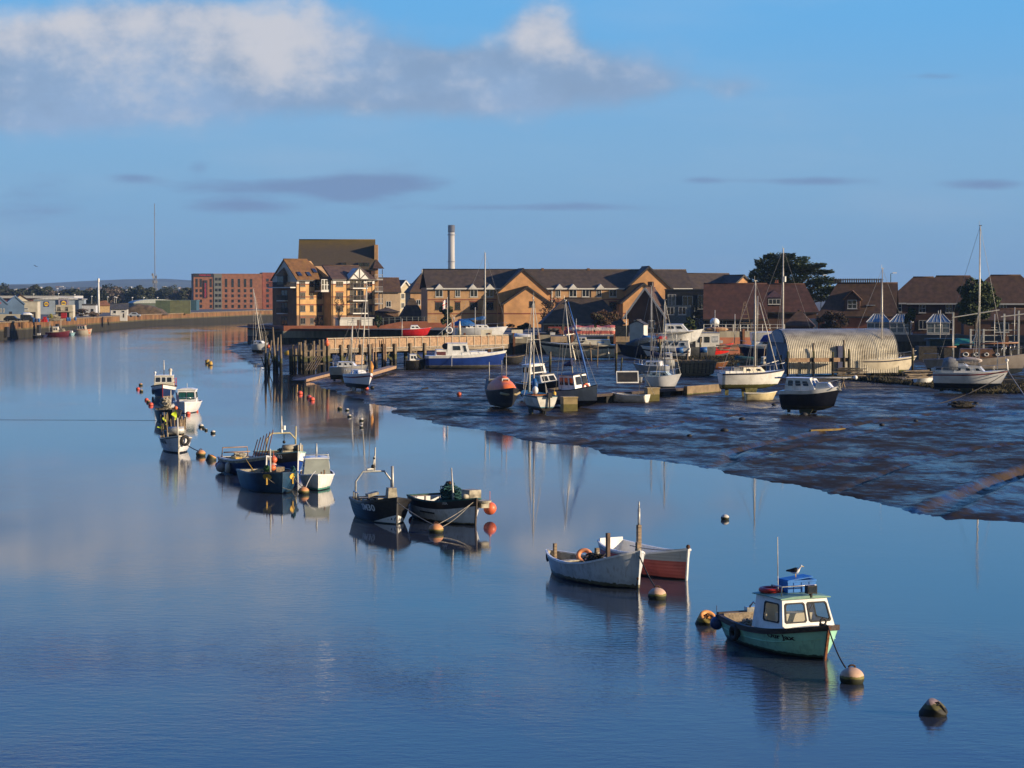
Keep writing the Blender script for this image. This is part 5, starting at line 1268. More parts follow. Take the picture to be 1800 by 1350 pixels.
# --- white black cruiser, bow left, up the bank ---
o = mudboat('motor_cruiser', 'weathered white cruiser with black band propped on the weedy bank', 'boat', 960, 1081, 632, 177, 3.0, 1.85, 1.35, 1.35,
            [M('weathered_white_flank', (.66, .62, .50), .6, .15, 1.5, dirt=(.22, .19, .15), damt=.6, dscale=1.2), A['black']], dr=.6, gap=.2, td=0.0, deck=A['cream'], stripes=[(.74, .92, 1)], rake=1.1, tr=.85, full=2.0, k1=.8, keel='fin')
cabin(o.r, -4.4, 1.6, 2.2, 1.7, 1.4, .65, .9, .2, .86, A['cream'], A['cream'], wins=[('P', .16, .30, .3, .8), ('P', .66, .85, .25, .75, M('sky_blue_tint', (.18, .32, .55), .3)), ('S', .1, .5, .3, .8)], fmat=A['white'], pmat=A['glass'], over=.04)
cabin(o.r, -.9, .9, 2.0, 1.8, 1.9, .5, .4, .1, .9, A['cream'], A['cream'], wins=[('P', .1, .5, .15, .85), ('P', .55, .9, .15, .85)], fmat=A['white'], pmat=A['glass'], over=.03)
spanel(o.r, 'prop', A['cream'], lambda b: (b.bar((1.2, 1.35, 1.3), (.7, 1.9, -.8), .12)))
spanel(o.r, 'prop', A['cream'], lambda b: (b.bar((-4.0, 1.3, .9), (-4.2, 1.6, -.8), .10)))
# --- barge with striped tarpaulin behind ---
zb = 2.6
o = mudboat('old_barge', 'dark old barge hull under a red and white striped tarpaulin', 'barge', 950, 1118, 614, 176, 4.2, 2.2, 1.5, 1.6, [M('dark_barge_hull', (.05, .035, .026), .8, .4, 2, dirt=(.12, .08, .05))], dr=.6, gap=.0, td=0.0, deck=A['darkwood'], rail=A['darkwood'], rake=.6, tr=.9, full=2.8, keel=None)
tarp = bpy.data.materials.new('striped_tarpaulin'); tarp.use_nodes = True; t = NT(tarp.node_tree)
tcn = t.new('ShaderNodeTexCoord').outputs['Object']; sp_ = t.new('ShaderNodeSeparateXYZ'); t.link(tcn, sp_.inputs[0])
zz = t.math('ADD', sp_.outputs[2], t.math('MULTIPLY', t.noise(tcn, .8, 3), .25))
st_ = t.math('FRACT', t.math('MULTIPLY', zz, .92)); f_ = t.ramp(st_, (.47, .53))
t.link(t.mix(f_, t.mix(t.noise(tcn, 3, 4), (.40, .07, .05), (.55, .16, .11)), t.mix(t.noise(tcn, 2, 5), (.45, .36, .27), (.66, .58, .48))), t.n['Principled BSDF'].inputs['Base Color'])
t.n['Principled BSDF'].inputs['Roughness'].default_value = .7
bn = t.new('ShaderNodeBump'); bn.inputs['Distance'].default_value = .2; t.link(t.noise(t.mapping(tcn, (1, 1, .4)), 2.5, 4), bn.inputs['Height']); t.link(bn.outputs[0], t.n['Principled BSDF'].inputs['Normal'])
b = MB(); rr = []
rnd = random.Random(3)
for i in range(15):
    k = i/14; x = -4.6+8.6*k
    rr.append([(x+.25*sin(3*j+i), 2.15*cos(pi*j/12)*(1+.03*sin(i*2+j)), 1.55+(1.9+.12*sin(i*1.3))*(sin(pi*j/12)**.85)*(1 if k < .85 else 1-(k-.85)*3)) for j in range(13)])
b.loft(rr, smooth=True); b.build('tarpaulin', tarp, o.r)
b = MB(); b.loft([[(3.3+.2*k+.1*sin(4*j), 1.9-.3*k+.3*sin(j*1.7), 1.4+.24*j) for j in range(8)] for k in range(4)], caps=False); b.build('red_sheet', M('crimson_sheet', (.45, .03, .06), .6, .3, 4), o.r, fix=False)
spanel(o.r, 'small_hatch', A['white'], lambda b: b.bx(5.6, 6.4, 1.2, 1.9, 1.5, 2.3))
heap(o.r, 'deck_clutter', A['grime'], (6.0, 0, 1.6), (3.5, 3.0, 1.3), 30, .06, 41)
# --- dark blue boat, bow left ---
o = mudboat('motor_cruiser', 'dark blue half decked boat under sheeting, between two white cruisers', 'boat', 1092, 1156, 630, 172, 2.6, 1.5, 1.2, 1.2,
            [M('ink_blue_hull', (.012, .018, .05), .4, .2, 1.5, dirt=(.03, .035, .05))], dr=.5, gap=.1, td=0.0, deck=A['greycanvas'], rail=A['black'], rake=.7, tr=.8, keel='fin')
b = MB(); b.loft([[(x, w*cos(a), 1.25+hh*sin(a)) for a in [pi*i/8 for i in range(9)]] for x, w, hh in ((-2.6, 1.0, .9), (-1.2, 1.1, 1.3), (.6, 1.0, 1.0), (2.0, .6, .4))]); b.build('canvas_cover', M('slate_canvas', (.035, .05, .065), .8, .25, 4, bump=.2, bscale=4), o.r)
fender(loc(o.r, -2.0, 1.35, .75), .33, A['white'], 'round white fender at the stern of the dark blue boat', group=None)
# --- white cruiser, bow left with raked frames ---
o = mudboat('motor_cruiser', 'white cruiser with raked windscreen and long overhanging roof, left of the houseboat', 'boat', 1136, 1214, 632, 172, 2.8, 1.5, 1.15, 1.15,
            [A['slip_white'], A['stripe_navy']], dr=.5, gap=.0, td=0.0, deck=A['white'], stripes=[(.55, .7, 1)], rake=.9, tr=.85, keel='fin')
cabin(o.r, -3.0, 1.4, 2.2, 1.8, 1.2, 1.0, 1.1, .1, .9, A['white'], A['white'], wins=[('P', .08, .3, .3, .85), ('P', .36, .6, .3, .85), ('P', .68, .85, .3, .75)], fmat=A['white'], pmat=A['glass'], over=.08)
b = MB(); b.box((-1.4, 0, 3.3), (5.0, 2.5, .12), M4=Matrix.Rotation(R(4), 4, 'Y')); b.build('flat_roof', A['cream'], o.r)
pipe_part('roof_post', [[(x, y, 2.1), (x, y, 3.35)] for x in (-3.4, -1.2, .6) for y in (-1.0, 1.0)], .05, A['white'], o.r)
# upper white cruiser stored behind
o = mudboat('motor_cruiser', 'white flybridge cruiser ashore behind the houseboat, nose pointing right', 'boat', 1172, 1228, 604, -8, 2.6, 1.5, 1.15, 1.1, [A['white']], dr=.5, gap=.1, zbase=3.3, td=0.0, deck=A['white'], rail=A['white'], rake=.8, tr=.85, keel='fin')
cabin(o.r, -2.6, .9, 2.1, 1.8, 1.15, 1.0, .9, .2, .86, A['white'], A['white'], wins=[('S', .15, .45, .35, .8), ('S', .55, .85, .35, .8)], fmat=A['white'], pmat=A['glass'], over=.06)
b = MB(); b.box((-3.4, 0, 2.0), (2.0, 1.8, .15), M4=Matrix.Rotation(R(-28), 4, 'Y')); b.build('tilted_board', A['white'], o.r)
# --- houseboat with red bow ---
o = mudboat('houseboat', 'grey houseboat with white windowed cabin and bright red bow', 'houseboat', 1197, 1281, 629, 6, 2.8, 1.7, 1.15, 1.15,
            [M('grey_houseboat_hull', (.11, .115, .12), .7, .25, 1.5, dirt=(.18, .17, .14))], dr=.45, gap=.0, td=0.0, deck=A['greycanvas'], rake=.9, tr=.8, full=2.4, keel=None)
b = MB()
for sd in (-1, 1):
    for i in range(8):
        t0 = .70+.295*i/8; t1 = .70+.295*(i+1)/8
        for j in range(5):
            q0 = .25+.76*j/5; q1 = .25+.76*(j+1)/5
            b.quad(*[o.h.pt(tt, q, sd)+Vector((.01, .015*sd, .004)) for tt, q in ((t0, q0), (t1, q0), (t1, q1), (t0, q1))])
b.build('red_bow', M('signal_red_bow', (.70, .025, .015), .4, .1), o.r, fix=False)
cm = M('white_houseboat_panel', (.62, .61, .57), .5, .06, 1.5, dirt=(.45, .42, .36))
cabin(o.r, -1.6, 1.9, 2.4, 2.4, 1.15, 2.0, .0, .0, .99, cm, A['greycanvas'], wins=[('S', .06, .28, .30, .76), ('S', .34, .60, .30, .76), ('S', .66, .95, .30, .80, M('net_curtain_glass', (.42, .44, .46), .15, .3, 3)), ('B', .3, .7, .2, .9)], fmat=A['white'], pmat=A['glass'], over=.08, rth=.08, crown=.06)
cabin(o.r, -4.2, -1.6, 2.3, 2.4, 1.15, 1.6, .0, .3, .95, A['black'], A['black'], wins=[('S', .15, .8, .3, .85, M('silver_panel', (.12, .13, .14), .3))], fmat=A['galv'], pmat=A['glass'], over=.04)
# --- blue speedboat by hut ---
o = mudboat('speedboat', 'dark blue and white speedboat with blue canopy beside the corrugated hut gable', 'boat', 1306, 1368, 634, 168, 2.5, 1.6, 1.3, 1.3,
            [M('navy_speedboat_hull', (.012, .018, .075), .3, .15), A['white']], dr=.45, gap=.25, td=0.0, deck=A['white'], stripes=[(.80, 1, 1)], rake=1.0, tr=.9, keel='fin')
cabin(o.r, -2.2, .6, 2.0, 1.7, 1.4, .6, .8, .1, .85, A['white'], A['white'], wins=[('P', .2, .8, .3, .8)], fmat=A['white'], pmat=A['glass'], over=.03)
b = MB(); b.loft([[(x, w*cos(a), 1.9+hh*sin(a)) for a in [pi*i/8 for i in range(9)]] for x, w, hh in ((-2.5, .9, .7), (-1.6, 1.0, 1.15), (-.4, .9, .9), (.0, .8, .3))]); b.build('canopy', M('bright_navy_canopy', (.02, .03, .20), .7, .2, 4), o.r)
rails(o, .5, stern=False, mid=False)
# --- red boat behind pier, white yacht with blue boom, hidden yacht mast ---
o = mudboat('motor_boat', 'red hulled boat with white top lying in front of the sea wall', 'boat', 705, 752, 592, 5, 2.4, 1.3, .95, .9, [M('scarlet_hull', (.55, .02, .025), .4, .12), A['red']], dr=.4, gap=.0, zbase=2.9, td=0.0, deck=A['white'], rail=A['red'], rake=.7, tr=.8, keel='fin')
cabin(o.r, -.8, 1.2, 1.6, 1.3, .95, .65, .6, .2, .8, A['white'], A['white'], wins=[('S', .1, .45, .3, .8), ('S', .55, .9, .3, .8)], fmat=A['white'], pmat=A['glass'], over=.03)
o = mudboat('sailing_yacht', 'white yacht with bright blue boom cover laid up behind the concrete wall', 'yacht', 800, 884, 594, 4, 2.8, 1.4, 1.1, 1.05, [A['slip_white']], dr=.4, gap=.1, zbase=3.3, td=0.0, deck=A['gelcoat'], rake=.9, tr=.6, keel='fin')
coachroof(o, -2.2, 1.8, .5, 1.8, 1.2, wins=4); rig(o, 1.0, 445, .12, A['paintedmast'], boom=(4.6, 1.1), cover=A['bluetarp'], spread=(.55,)); rails(o, .6)
b = MB(); b.loft([[(x, w*cos(a), 1.5+hh*sin(a)) for a in [pi*i/8 for i in range(9)]] for x, w, hh in ((-4.0, 1.0, .6), (-3.0, 1.2, 1.0), (-1.5, 1.1, .9), (-.6, .8, .3))]); b.build('cockpit_tent', A['bluetarp'], o.r)
o = mudboat('sailing_yacht', 'yacht hidden behind the corrugated hut, only its tall pale mast and stays showing', 'yacht', 1318, 1420, 604, 8, 2.8, 1.4, 1.1, 1.05, [A['white']], dr=.5, gap=.1, zbase=3.2, td=0.0, deck=A['gelcoat'], rake=.8, tr=.6, keel='fin')
rig(o, .6, 437, .115, A['paintedmast'], spread=(.6,)); spanel(o.r, 'radar', A['white'], lambda b: b.cyl((.85, 0, 8.4), .2, .8, 10))
# --- grey dinghy in front of the sheltered dark boat and barge frame ---
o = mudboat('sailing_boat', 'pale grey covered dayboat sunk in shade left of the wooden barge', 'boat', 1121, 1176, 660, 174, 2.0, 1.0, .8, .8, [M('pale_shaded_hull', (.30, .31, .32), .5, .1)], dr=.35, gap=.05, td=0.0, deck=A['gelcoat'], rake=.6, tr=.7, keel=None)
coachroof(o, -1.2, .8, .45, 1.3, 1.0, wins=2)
# --- unplanked wooden barge ---
o = mudboat('wooden_barge', 'old bare wooden hull with row of square timber heads along its top', 'barge', 1188, 1256, 660, 4, 2.8, 1.35, 1.25, 1.3, [M('bare_grey_planking', (.27, .21, .14), .85, .25, 1.5, stretch=(1, 1, 6), wave=('Z', 1.6, .4), dirt=(.12, .09, .06))], dr=.5, gap=-.2, td=None, inner=A['grime'], rail=None, rake=.4, tr=.9, full=3.2, k0=.2, k1=.4, keel=None)
for i in range(9):
    x = -o.L*.46+o.L*.88*i/8
    for sd in (-1, 1):
        y = sd*(o.h.hw(x)+.03); spanel(o.r, 'timber_head', A['wood'], lambda b: b.box((x, y-.04*sd, 1.30), (.42, .22, .34)))
    spanel(o.r, 'frame_rib', A['darkwood'], lambda b: [b.bar((x+.22, -(o.h.y(x+.22, z)+.02), z), (x+.22, -(o.h.y(x+.22, z+.3)+.02), z+.3), .08, .05) for z in (.0, .3, .6, .9)])
# ================= buildings on the right bank =================
B_ = {}
def brick(name, c, **k): return M(name, c, .85, .14, .6, dirt=tuple(q*.7 for q in c), damt=.35, dscale=.35, **k)
yb_ = brick('buff_stock_brick', (.56, .335, .14)); yd = brick('dull_buff_brick', (.47, .28, .135)); rb = brick('red_band_brick', (.24, .075, .04)); db_ = brick('dark_base_brick', (.20, .12, .075))
redbrick = brick('orange_red_brick', (.30, .105, .055)); brownbrick = brick('brown_house_brick', (.10, .052, .036))
rend = M('white_render', (.62, .61, .58), .8, .07, .8, dirt=(.45, .43, .38)); creamr = M('cream_render', (.56, .48, .33), .8, .08, .8)
def tile(name, c, moss=(.17, .105, .02), amt=.6, **k): return M(name, c, .85, .22, 1.2, dirt=moss, damt=amt, dscale=.45, wave=('Z', 1.4, .5), **k)
tdark = tile('dark_brown_tile', (.064, .045, .032), (.09, .062, .025), .5); tbrown = tile('brown_tile', (.085, .046, .028), (.10, .06, .022), .5); tmoss = tile('mossy_orange_tile', (.17, .080, .025), (.22, .125, .02), .7)
tred = tile('red_brown_tile', (.080, .033, .023), (.055, .026, .02), .5); slate = tile('grey_slate', (.06, .06, .065), (.08, .075, .06), .4)
wfr = M('white_window_frame', (.60, .60, .58), .5, .05); dfr = M('dark_window_frame', (.05, .035, .03), .5, .1); trim = M('dark_trim', (.03, .025, .022), .6, .2)
conc = M('stained_concrete', (.27, .245, .19), .9, .15, .5, stretch=(2, 2, .4), dirt=(.12, .11, .085), damt=.6, dscale=.6)
concd = M('dark_tidal_wall', (.05, .045, .035), .9, .3, .6, stretch=(3, 3, .5), dirt=(.02, .02, .016))
steelpile = M('rusty_sheet_pile', (.16, .065, .03), .9, .3, 1, stretch=(3, 3, .5), dirt=(.07, .035, .02))
def at(px, Y, z): return Vector((Xp(px, Y), Y, z))
def bld(name, label, px, Y, z0, ang, cat='building', group=None): return thing(name, label, cat, at(px, Y, z0), R(ang), group)
def walls(r, w, d, h, mat, x0=0, y0=0, name='wall', gable=None, hr=0, z0=-1.0):
    b = MB()
    if gable == 'x': b.prism([(y0, z0), (y0+d, z0), (y0+d, h), (y0+d/2, h+hr-.12), (y0, h)], x0, x0+w, axis='x')
    elif gable == 'y': b.prism([(x0, z0), (x0+w, z0), (x0+w, h), (x0+w/2, h+hr-.12), (x0, h)], y0, y0+d, axis='y')
    else: b.bx(x0, x0+w, y0, y0+d, z0, h)
    return b.build(name, mat, r)
def roof(r, w, d, h, hr, mat, typ='x', x0=0, y0=0, o=.45, th=.22, ridge=None, hipl=0, hipr=0, name='roof', trimm=None):
    """pitched roof: ridge along x or y; hip ends by length at the left and right of an x ridge"""
    b = MB(); 
    if typ == 'x':
        sl = hr/(d/2); e = h-o*sl; ym = y0+d/2
        xa, xb = x0-o*.6, x0+w+o*.6
        A_ = [(xa, y0-o, e), (xb, y0-o, e), (xb, y0+d+o, e), (xa, y0+d+o, e)]
        r1, r2 = (xa+hipl, ym, h+hr), (xb-hipr, ym, h+hr)
        up = [Vector(p)+Vector((0, 0, th)) for p in A_]+[Vector(r1)+Vector((0, 0, th)), Vector(r2)+Vector((0, 0, th))]
        lo = [Vector(p) for p in A_]+[Vector(r1), Vector(r2)]
        f = [(0, 1, 5, 4), (2, 3, 4, 5), (1, 2, 5), (3, 0, 4)]
        top = f if True else f
        b.add(up, [q for i, q in enumerate(f) if not (i == 2 and hipr == 0) and not (i == 3 and hipl == 0)])
        b.add(lo, [tuple(reversed(q)) for i, q in enumerate(f) if not (i == 2 and hipr == 0) and not (i == 3 and hipl == 0)])
        ed = [(0, 1), (2, 3)]+([(1, 2)] if hipr else [(1, 5), (5, 2)])+([(3, 0)] if hipl else [(3, 4), (4, 0)])
        for i, j in ed: b.quad(lo[i], lo[j], up[j], up[i])
        rc = MB(); rc.tube([(xa+hipl, ym, h+hr+th), (xb-hipr, ym, h+hr+th)], .13, 6)
    else:
        sl = hr/(w/2); e = h-o*sl; xm = x0+w/2
        poly = [(x0-o, e), (xm, h+hr), (x0+w+o, e), (x0+w+o, e+th), (xm, h+hr+th), (x0-o, e+th)]
        b.prism(poly, y0-o*.6, y0+d+o*.6)
        rc = MB(); rc.tube([(xm, y0-o*.6, h+hr+th), (xm, y0+d+o*.6, h+hr+th)], .13, 6)
    ro = b.build(name, mat, r)
    rc.build('ridge', mat, ro)
    if trimm:
        t_ = MB()
        if typ == 'x':
            t_.bx(x0-o*.5, x0+w+o*.5, y0-o-.07, y0-o-.003, e-.06, e+th-.02)
        else:
            t_.bar((x0-o, y0-o*.6-.04, e+th*.45), (xm, y0-o*.6-.04, h+hr+th*.45), .07, th+.12); t_.bar((x0+w+o, y0-o*.6-.04, e+th*.45), (xm, y0-o*.6-.04, h+hr+th*.45), .07, th+.12)
        t_.build('barge_board', trimm, ro)
    return ro
FACE = {'F': lambda u, n, z: (u, -n, z), 'R': None, 'L': None}
def win(r, u, z, w, h, face='F', fm=None, gm=None, org=(0, 0), nx=1, nz=1, head=None, sub=True, name='window', sill=True):
    """window on a wall: u along the wall, z sill height; face F front, L left end, R right end"""
    ox, oy = org
    T = {'F': lambda a, n, zz: (ox+a, oy-n, zz), 'L': lambda a, n, zz: (ox-n, oy-a, zz), 'R': lambda a, n, zz: (ox+n, oy+a, zz)}[face]
    def bx(b, a0, a1, n0, n1, z0, z1):
        p = T(a0, n0, z0); q = T(a1, n1, z1); b.bx(min(p[0], q[0]), max(p[0], q[0]), min(p[1], q[1]), max(p[1], q[1]), z0, z1)
    b = MB(); k = .09
    for i in range(nx+1):
        a = u+(w-k)*i/nx; bx(b, a, a+k, .0, .07, z, z+h)
    for i in range(nz+1):
        zz = z+(h-k)*i/nz; bx(b, u+k, u+w-k, .0, .062, zz, zz+k)
    if sill: bx(b, u-.08, u+w+.08, .0, .12, z-.1, z)
    f = b.build(name, fm or wfr, r)
    g_ = MB(); bx(g_, u+.02, u+w-.02, .0, .035, z+.02, z+h-.02); g_.build('pane', gm or A['glass'], f)
    if head:
        hb = MB(); bx(hb, u-.12, u+w+.12, .0, .045, z+h+.003, z+h+.24); bx(hb, u-.12, u+w+.12, 0, .045, z-.34, z-.105) if False else None
        hb.build('lintel', head, f)
    return f
def balcony(r, x0, x1, y0, y1, z, rail, slab=None, hh=1.05, name='balcony'):
    b = MB(); b.bx(x0, x1, y0, y1, z-.22, z); s_ = b.build(name, slab or wfr, r)
    q = MB(); t_ = .05
    for (a, c_, d, e) in ((x0, x1, y0, y0+t_), (x0, x0+t_, y0+t_, y1), (x1-t_, x1, y0+t_, y1)):
        q.bx(a, c_, d, e, z+hh-.08, z+hh); q.bx(a, c_, d, e, z+.003, z+.06)
        n = max(2, int(max(c_-a, e-d)/.16))
        for i in range(n+1):
            if c_-a > e-d: xx = a+(c_-a-.03)*i/n; q.bx(xx, xx+.03, d+.01, e-.01, z+.06, z+hh-.08)
            else: yy = d+(e-d-.03)*i/n; q.bx(a+.01, c_-.01, yy, yy+.03, z+.06, z+hh-.08)
    q.build('balustrade', rail, s_)
    return s_
def chimney(ro, x, y, z, mat, h=1.4, w=.7):
    b = MB(); b.bx(x-w/2, x+w/2, y-w/2, y+w/2, z-1, z+h); b.bx(x-w/2-.08, x+w/2+.08, y-w/2-.08, y+w/2+.08, z+h, z+h+.15); c_ = b.build('chimney', mat, ro)
    for dx in (-.18, .18):
        p = MB(); p.cyl((x+dx, y, z+h+.15), .12, .4, 8, r2=.1); p.build('chimney_pot', rb, c_)

# --- waterside apartment block ---
r = bld('apartment_block', 'buff brick waterside apartment block with white gable end and stacked balconies', 523, 455, 3.2, 41.3)
EH = 10.6
w1 = walls(r, 6.9, 8.8, EH, yb_, gable='x', hr=4.0)
walls(r, 11.4, 11.8, EH, yb_, x0=6.9, y0=-3, gable='x', hr=2.9)
for (x0, x1, y) in ((0, 6.9, 0), (6.9, 18.3, -3)):
    b = MB(); b.bx(x0+.003, x1-.003, y-.03, y-.002, EH-1.0, EH-.02); b.build('white_band', rend, r)
    b = MB()
    for z in (EH-1.25, EH-3.9, EH-5.55): b.bx(x0+.003, x1-.003, y-.035, y-.002, z, z+.22)
    b.build('red_course', rb, r)
    b = MB(); b.bx(x0+.003, x1-.003, y-.03, y-.002, -.9, 2.7); b.bx(x0+.003, x1-.003, y-.038, y-.002, 2.7, 2.95); b.build('brick_base', db_, r)
b = MB(); b.bx(-.03, -.002, .003, 8.79, -.9, EH-1.5); b.build('gable_brick', M('brown_gable_brick', (.22, .125, .07), .85, .14, .6), r)
b = MB(); b.prism([(0.0, EH-1.5), (8.8, EH-1.5), (8.8, EH), (4.4, EH+3.95), (0.0, EH)], -.04, -.002, axis='x'); b.build('gable_panel', rend, r)
roof(r, 8.2, 8.8, EH, 4.0, tmoss, 'x', hipr=2.6, trimm=trim)
ro = roof(r, 11.4, 11.8, EH, 2.75, tbrown, 'x', x0=6.9, y0=-3, hipl=2.2, trimm=trim)
for x in (.9, 3.4): 
    for i, z in enumerate((1.05, 3.7, 6.4, 9.0)): win(r, x, z, 1.3 if x < 2 else .95, 1.35 if i < 3 else 1.1, fm=dfr, nx=2, head=rb if i < 3 else None)
for z in (1.05, 3.7, 6.4): win(r, 5.4, z, 1.1, 1.35, fm=dfr, nx=2, head=rb)
for x, w in ((8.0, 1.9), (16.3, 1.3)):
    for i, z in enumerate((1.05, 3.7, 6.4, 9.0)): win(r, x, z, w, 1.35 if i < 3 else 1.1, fm=dfr, org=(0, -3), nx=2 if w < 1.5 else 3, head=rb if i < 3 else None)
for z in (3.45, 6.15, 8.8):
    for x in (11.6, 13.6):
        win(r, x+.1, z, 1.7, 2.1, fm=dfr, org=(0, -3), nx=2, sill=False)
        balcony(r, x-.05, x+1.93, -4.3, -3.04, z-.05, trim)
b = MB(); b.bx(4.6, 6.88, -2.4, -.04, EH-2.75, EH-2.4); b.build('bay_base', rend, r)
for k in range(3): win(r, 4.65+.73*k, EH-2.38, .73, 2.3, fm=wfr, org=(0, -2.38), sill=False, nz=2)
b = MB(); b.bx(4.62, 6.88, -2.34, -.04, EH-2.4, EH-.05); b.build('glazed_bay', A['glass'], r)
# half timbered gable over the balconies
b = MB(); b.prism([(11.0, EH-.05), (16.2, EH-.05), (13.6, EH+2.35)], -3.9, -1.5, axis='y'); b.build('half_timber_gable', rend, r)
b = MB()
for (p, q) in (((10.7, EH-.2), (13.6, EH+2.6)), ((16.5, EH-.2), (13.6, EH+2.6)), ((13.6, EH-.1), (13.6, EH+2.3)), ((13.6, EH-.1), (12.2, EH+1.0)), ((13.6, EH-.1), (15.0, EH+1.0)), ((11.0, EH-.05), (16.2, EH-.05))):
    b.bar((p[0], -3.95, p[1]), (q[0], -3.95, q[1]), .08, .2)
b.build('gable_timbers', trim, r)
for x in (1.9, 2.9): pass
for (x, y, z) in ((1.2, .9, EH+.83), (3.6, .9, EH+.83), (5.7, 1.7, EH+1.56)):
    b = MB(); b.box((0, 0, .30), (1.0, 1.3, .12), M4=Matrix.Translation((x, y, z)) @ Matrix.Rotation(math.atan(4/4.4), 4, 'X')); v_ = b.build('skylight', dfr, r)
    b = MB(); b.box((0, 0, .372), (.8, 1.1, .02), M4=Matrix.Translation((x, y, z)) @ Matrix.Rotation(math.atan(4/4.4), 4, 'X')); b.build('pane', A['glass'], v_)
b = MB()
for x in (.75, 7.15, 10.9, 17.6): b.tube([(x, -.08 if x < 6 else -3.08, 0), (x, -.08 if x < 6 else -3.08, EH-.2)], .07, 6)
b.build('down_pipe', trim, r)
for z in (3.45, 6.15):
    win(r, 3.2, z, 2.3, 2.1, 'L', dfr, org=(0, 8.8), nx=2, sill=False); balcony(r, -1.2, -.05, 3.1, 5.7, z-.05, trim)
win(r, 3.2, .5, 2.3, 2.2, 'L', dfr, org=(0, 8.8), nx=2, sill=False)
balcony(r, -1.5, -.05, .2, 8.6, EH-1.7, trim)
b = MB(); b.bx(-1.1, -.05, 3.2, 5.6, EH-1.65, EH+.7); bay = b.build('dormer_bay', dfr, r)
b = MB(); b.bx(-1.14, -1.1, 3.3, 5.5, EH-1.2, EH+.55); b.build('pane', A['glass'], bay)
b = MB(); b.add([(-1.4, 3.0, EH+.7), (-1.4, 5.8, EH+.7), (.2, 5.8, EH+.7), (.2, 3.0, EH+.7), (-.15, 4.4, EH+2.5)], [(0, 1, 4), (1, 2, 4), (2, 3, 4), (3, 0, 4), (3, 2, 1, 0)]); b.build('dormer_roof', tmoss, bay)
# --- taller block behind ---
r = bld('apartment_block', 'tall block with huge mossy dark roof rising behind the buff apartments', 527, 486, 3.2, 3)
walls(r, 16.8, 14, 13.2, brownbrick, gable='x', hr=6.4)
b = MB()
moss = bpy.data.materials.new('moss_edged_roof'); moss.use_nodes = True; t = NT(moss.node_tree); tcn = t.new('ShaderNodeTexCoord').outputs['Object']
sp_ = t.new('ShaderNodeSeparateXYZ'); t.link(tcn, sp_.inputs[0]); nn = t.noise(tcn, .7, 5)
ez = t.ramp(t.math('ADD', sp_.outputs[2], t.math('MULTIPLY', nn, 1.8)), (18.0, 20.8)); ex = t.ramp(t.math('ADD', t.math('ABSOLUTE', t.math('SUBTRACT', sp_.outputs[0], 8.4)), t.math('MULTIPLY', nn, 1.4)), (8.0, 9.8))
cc = t.mix(t.math('MAXIMUM', ez, t.math('MULTIPLY', ex, .7)), t.mix(t.noise(tcn, 2, 5), (.055, .042, .026), (.092, .068, .042)), t.mix(nn, (.075, .055, .010), (.14, .09, .015)))
t.link(cc, t.n['Principled BSDF'].inputs['Base Color']); t.n['Principled BSDF'].inputs['Roughness'].default_value = .9
ro = roof(r, 16.8, 14, 13.2, 6.4, moss, 'x', trimm=trim)
for x in (9.4, 13.2, 14.6):
    b = MB(); b.bx(x, x+1.25, .3, 1.6, 13.5, 14.55); d_ = b.build('dormer', dfr, ro); b = MB(); b.bx(x+.1, x+1.15, .27, .298, 13.6, 14.45); b.build('pane', A['glass'], d_)
b = MB(); b.bx(16.9, 17.7, 2, 9, -1, 18.6); b.build('end_wall', yd, r)
for z in (2.7, 5.4, 8.1, 10.8): balcony(r, 17.0, 18.8, -.5, 1.8, z, wfr)
b = MB()
for x in (17.05, 18.7): b.tube([(x, -.4, 0), (x, -.4, 13)], .08, 6)
b.build('balcony_post', trim, r)
b = MB(); b.add([(16.6, -.9, 13.2), (19.1, -.9, 13.2), (19.1, 4.5, 13.2), (16.6, 4.5, 13.2), (17.2, 2.5, 15.6)], [(0, 1, 4), (1, 2, 4), (2, 3, 4), (3, 0, 4), (3, 2, 1, 0)]); b.build('porch_roof', tbrown, r)
for z in (3.0, 5.7, 8.4, 11.0):
    win(r, 17.75-17, z, .9, 1.9, 'F', dfr, org=(16.95+.0, 1.9)) if False else None
# white hut on the promenade
r = bld('white_kiosk', 'low white hut with brown door in front of the buff apartments', 597, 449, 3.2, 20, 'hut')
walls(r, 7.2, 3, 2.3, rend); b = MB(); b.box((3.6, 1.5, 2.42), (7.8, 3.6, .22)); b.build('roof', wfr, r)
b = MB(); b.bx(3.9, 4.8, -.05, -.003, 0, 2.0); b.build('door', M('brown_door', (.10, .05, .03), .6), r)
# --- distant cream houses between the blocks ---
r = bld('cream_house', 'cream gabled house with arched recess, far beyond the promenade', 698, 560, 3.5, 30, 'house')
walls(r, 5.2, 7, 7.6, creamr, gable='y', hr=3.0); roof(r, 5.2, 7, 7.6, 3.0, slate, 'y', trimm=wfr)
for x in (1.3, 2.9):
    for z in (1.0, 3.6, 6.0): win(r, x, z, 1.0, 1.4, nx=2)
walls(r, 9, 6, 6.9, yd, x0=5.2, y0=1.5, gable='x', hr=2.8); roof(r, 9, 6, 6.9, 2.8, slate, 'x', x0=5.2, y0=1.5, trimm=wfr)
for x in (6.4, 9.0, 11.5):
    for z in (1.0, 3.6): win(r, x, z, 1.1, 1.4, org=(0, 1.5), nx=2)
r = bld('tan_house', 'tan house with plain end wall beside the balcony tower', 668, 520, 3.4, 12, 'house')
walls(r, 5.0, 7, 8.0, M('tan_render', (.44, .33, .22), .8, .1, .6), gable='x', hr=3.0); ro = roof(r, 5.0, 7, 8.0, 3.0, tbrown, 'x', trimm=trim)
for z in (1.2, 4.2): win(r, 1.6, z, 1.2, 1.4, nx=2)
r = bld('hip_roofed_house', 'brown hip roofed house with a pair of white roof cowls', 722, 545, 3.5, 12, 'house')
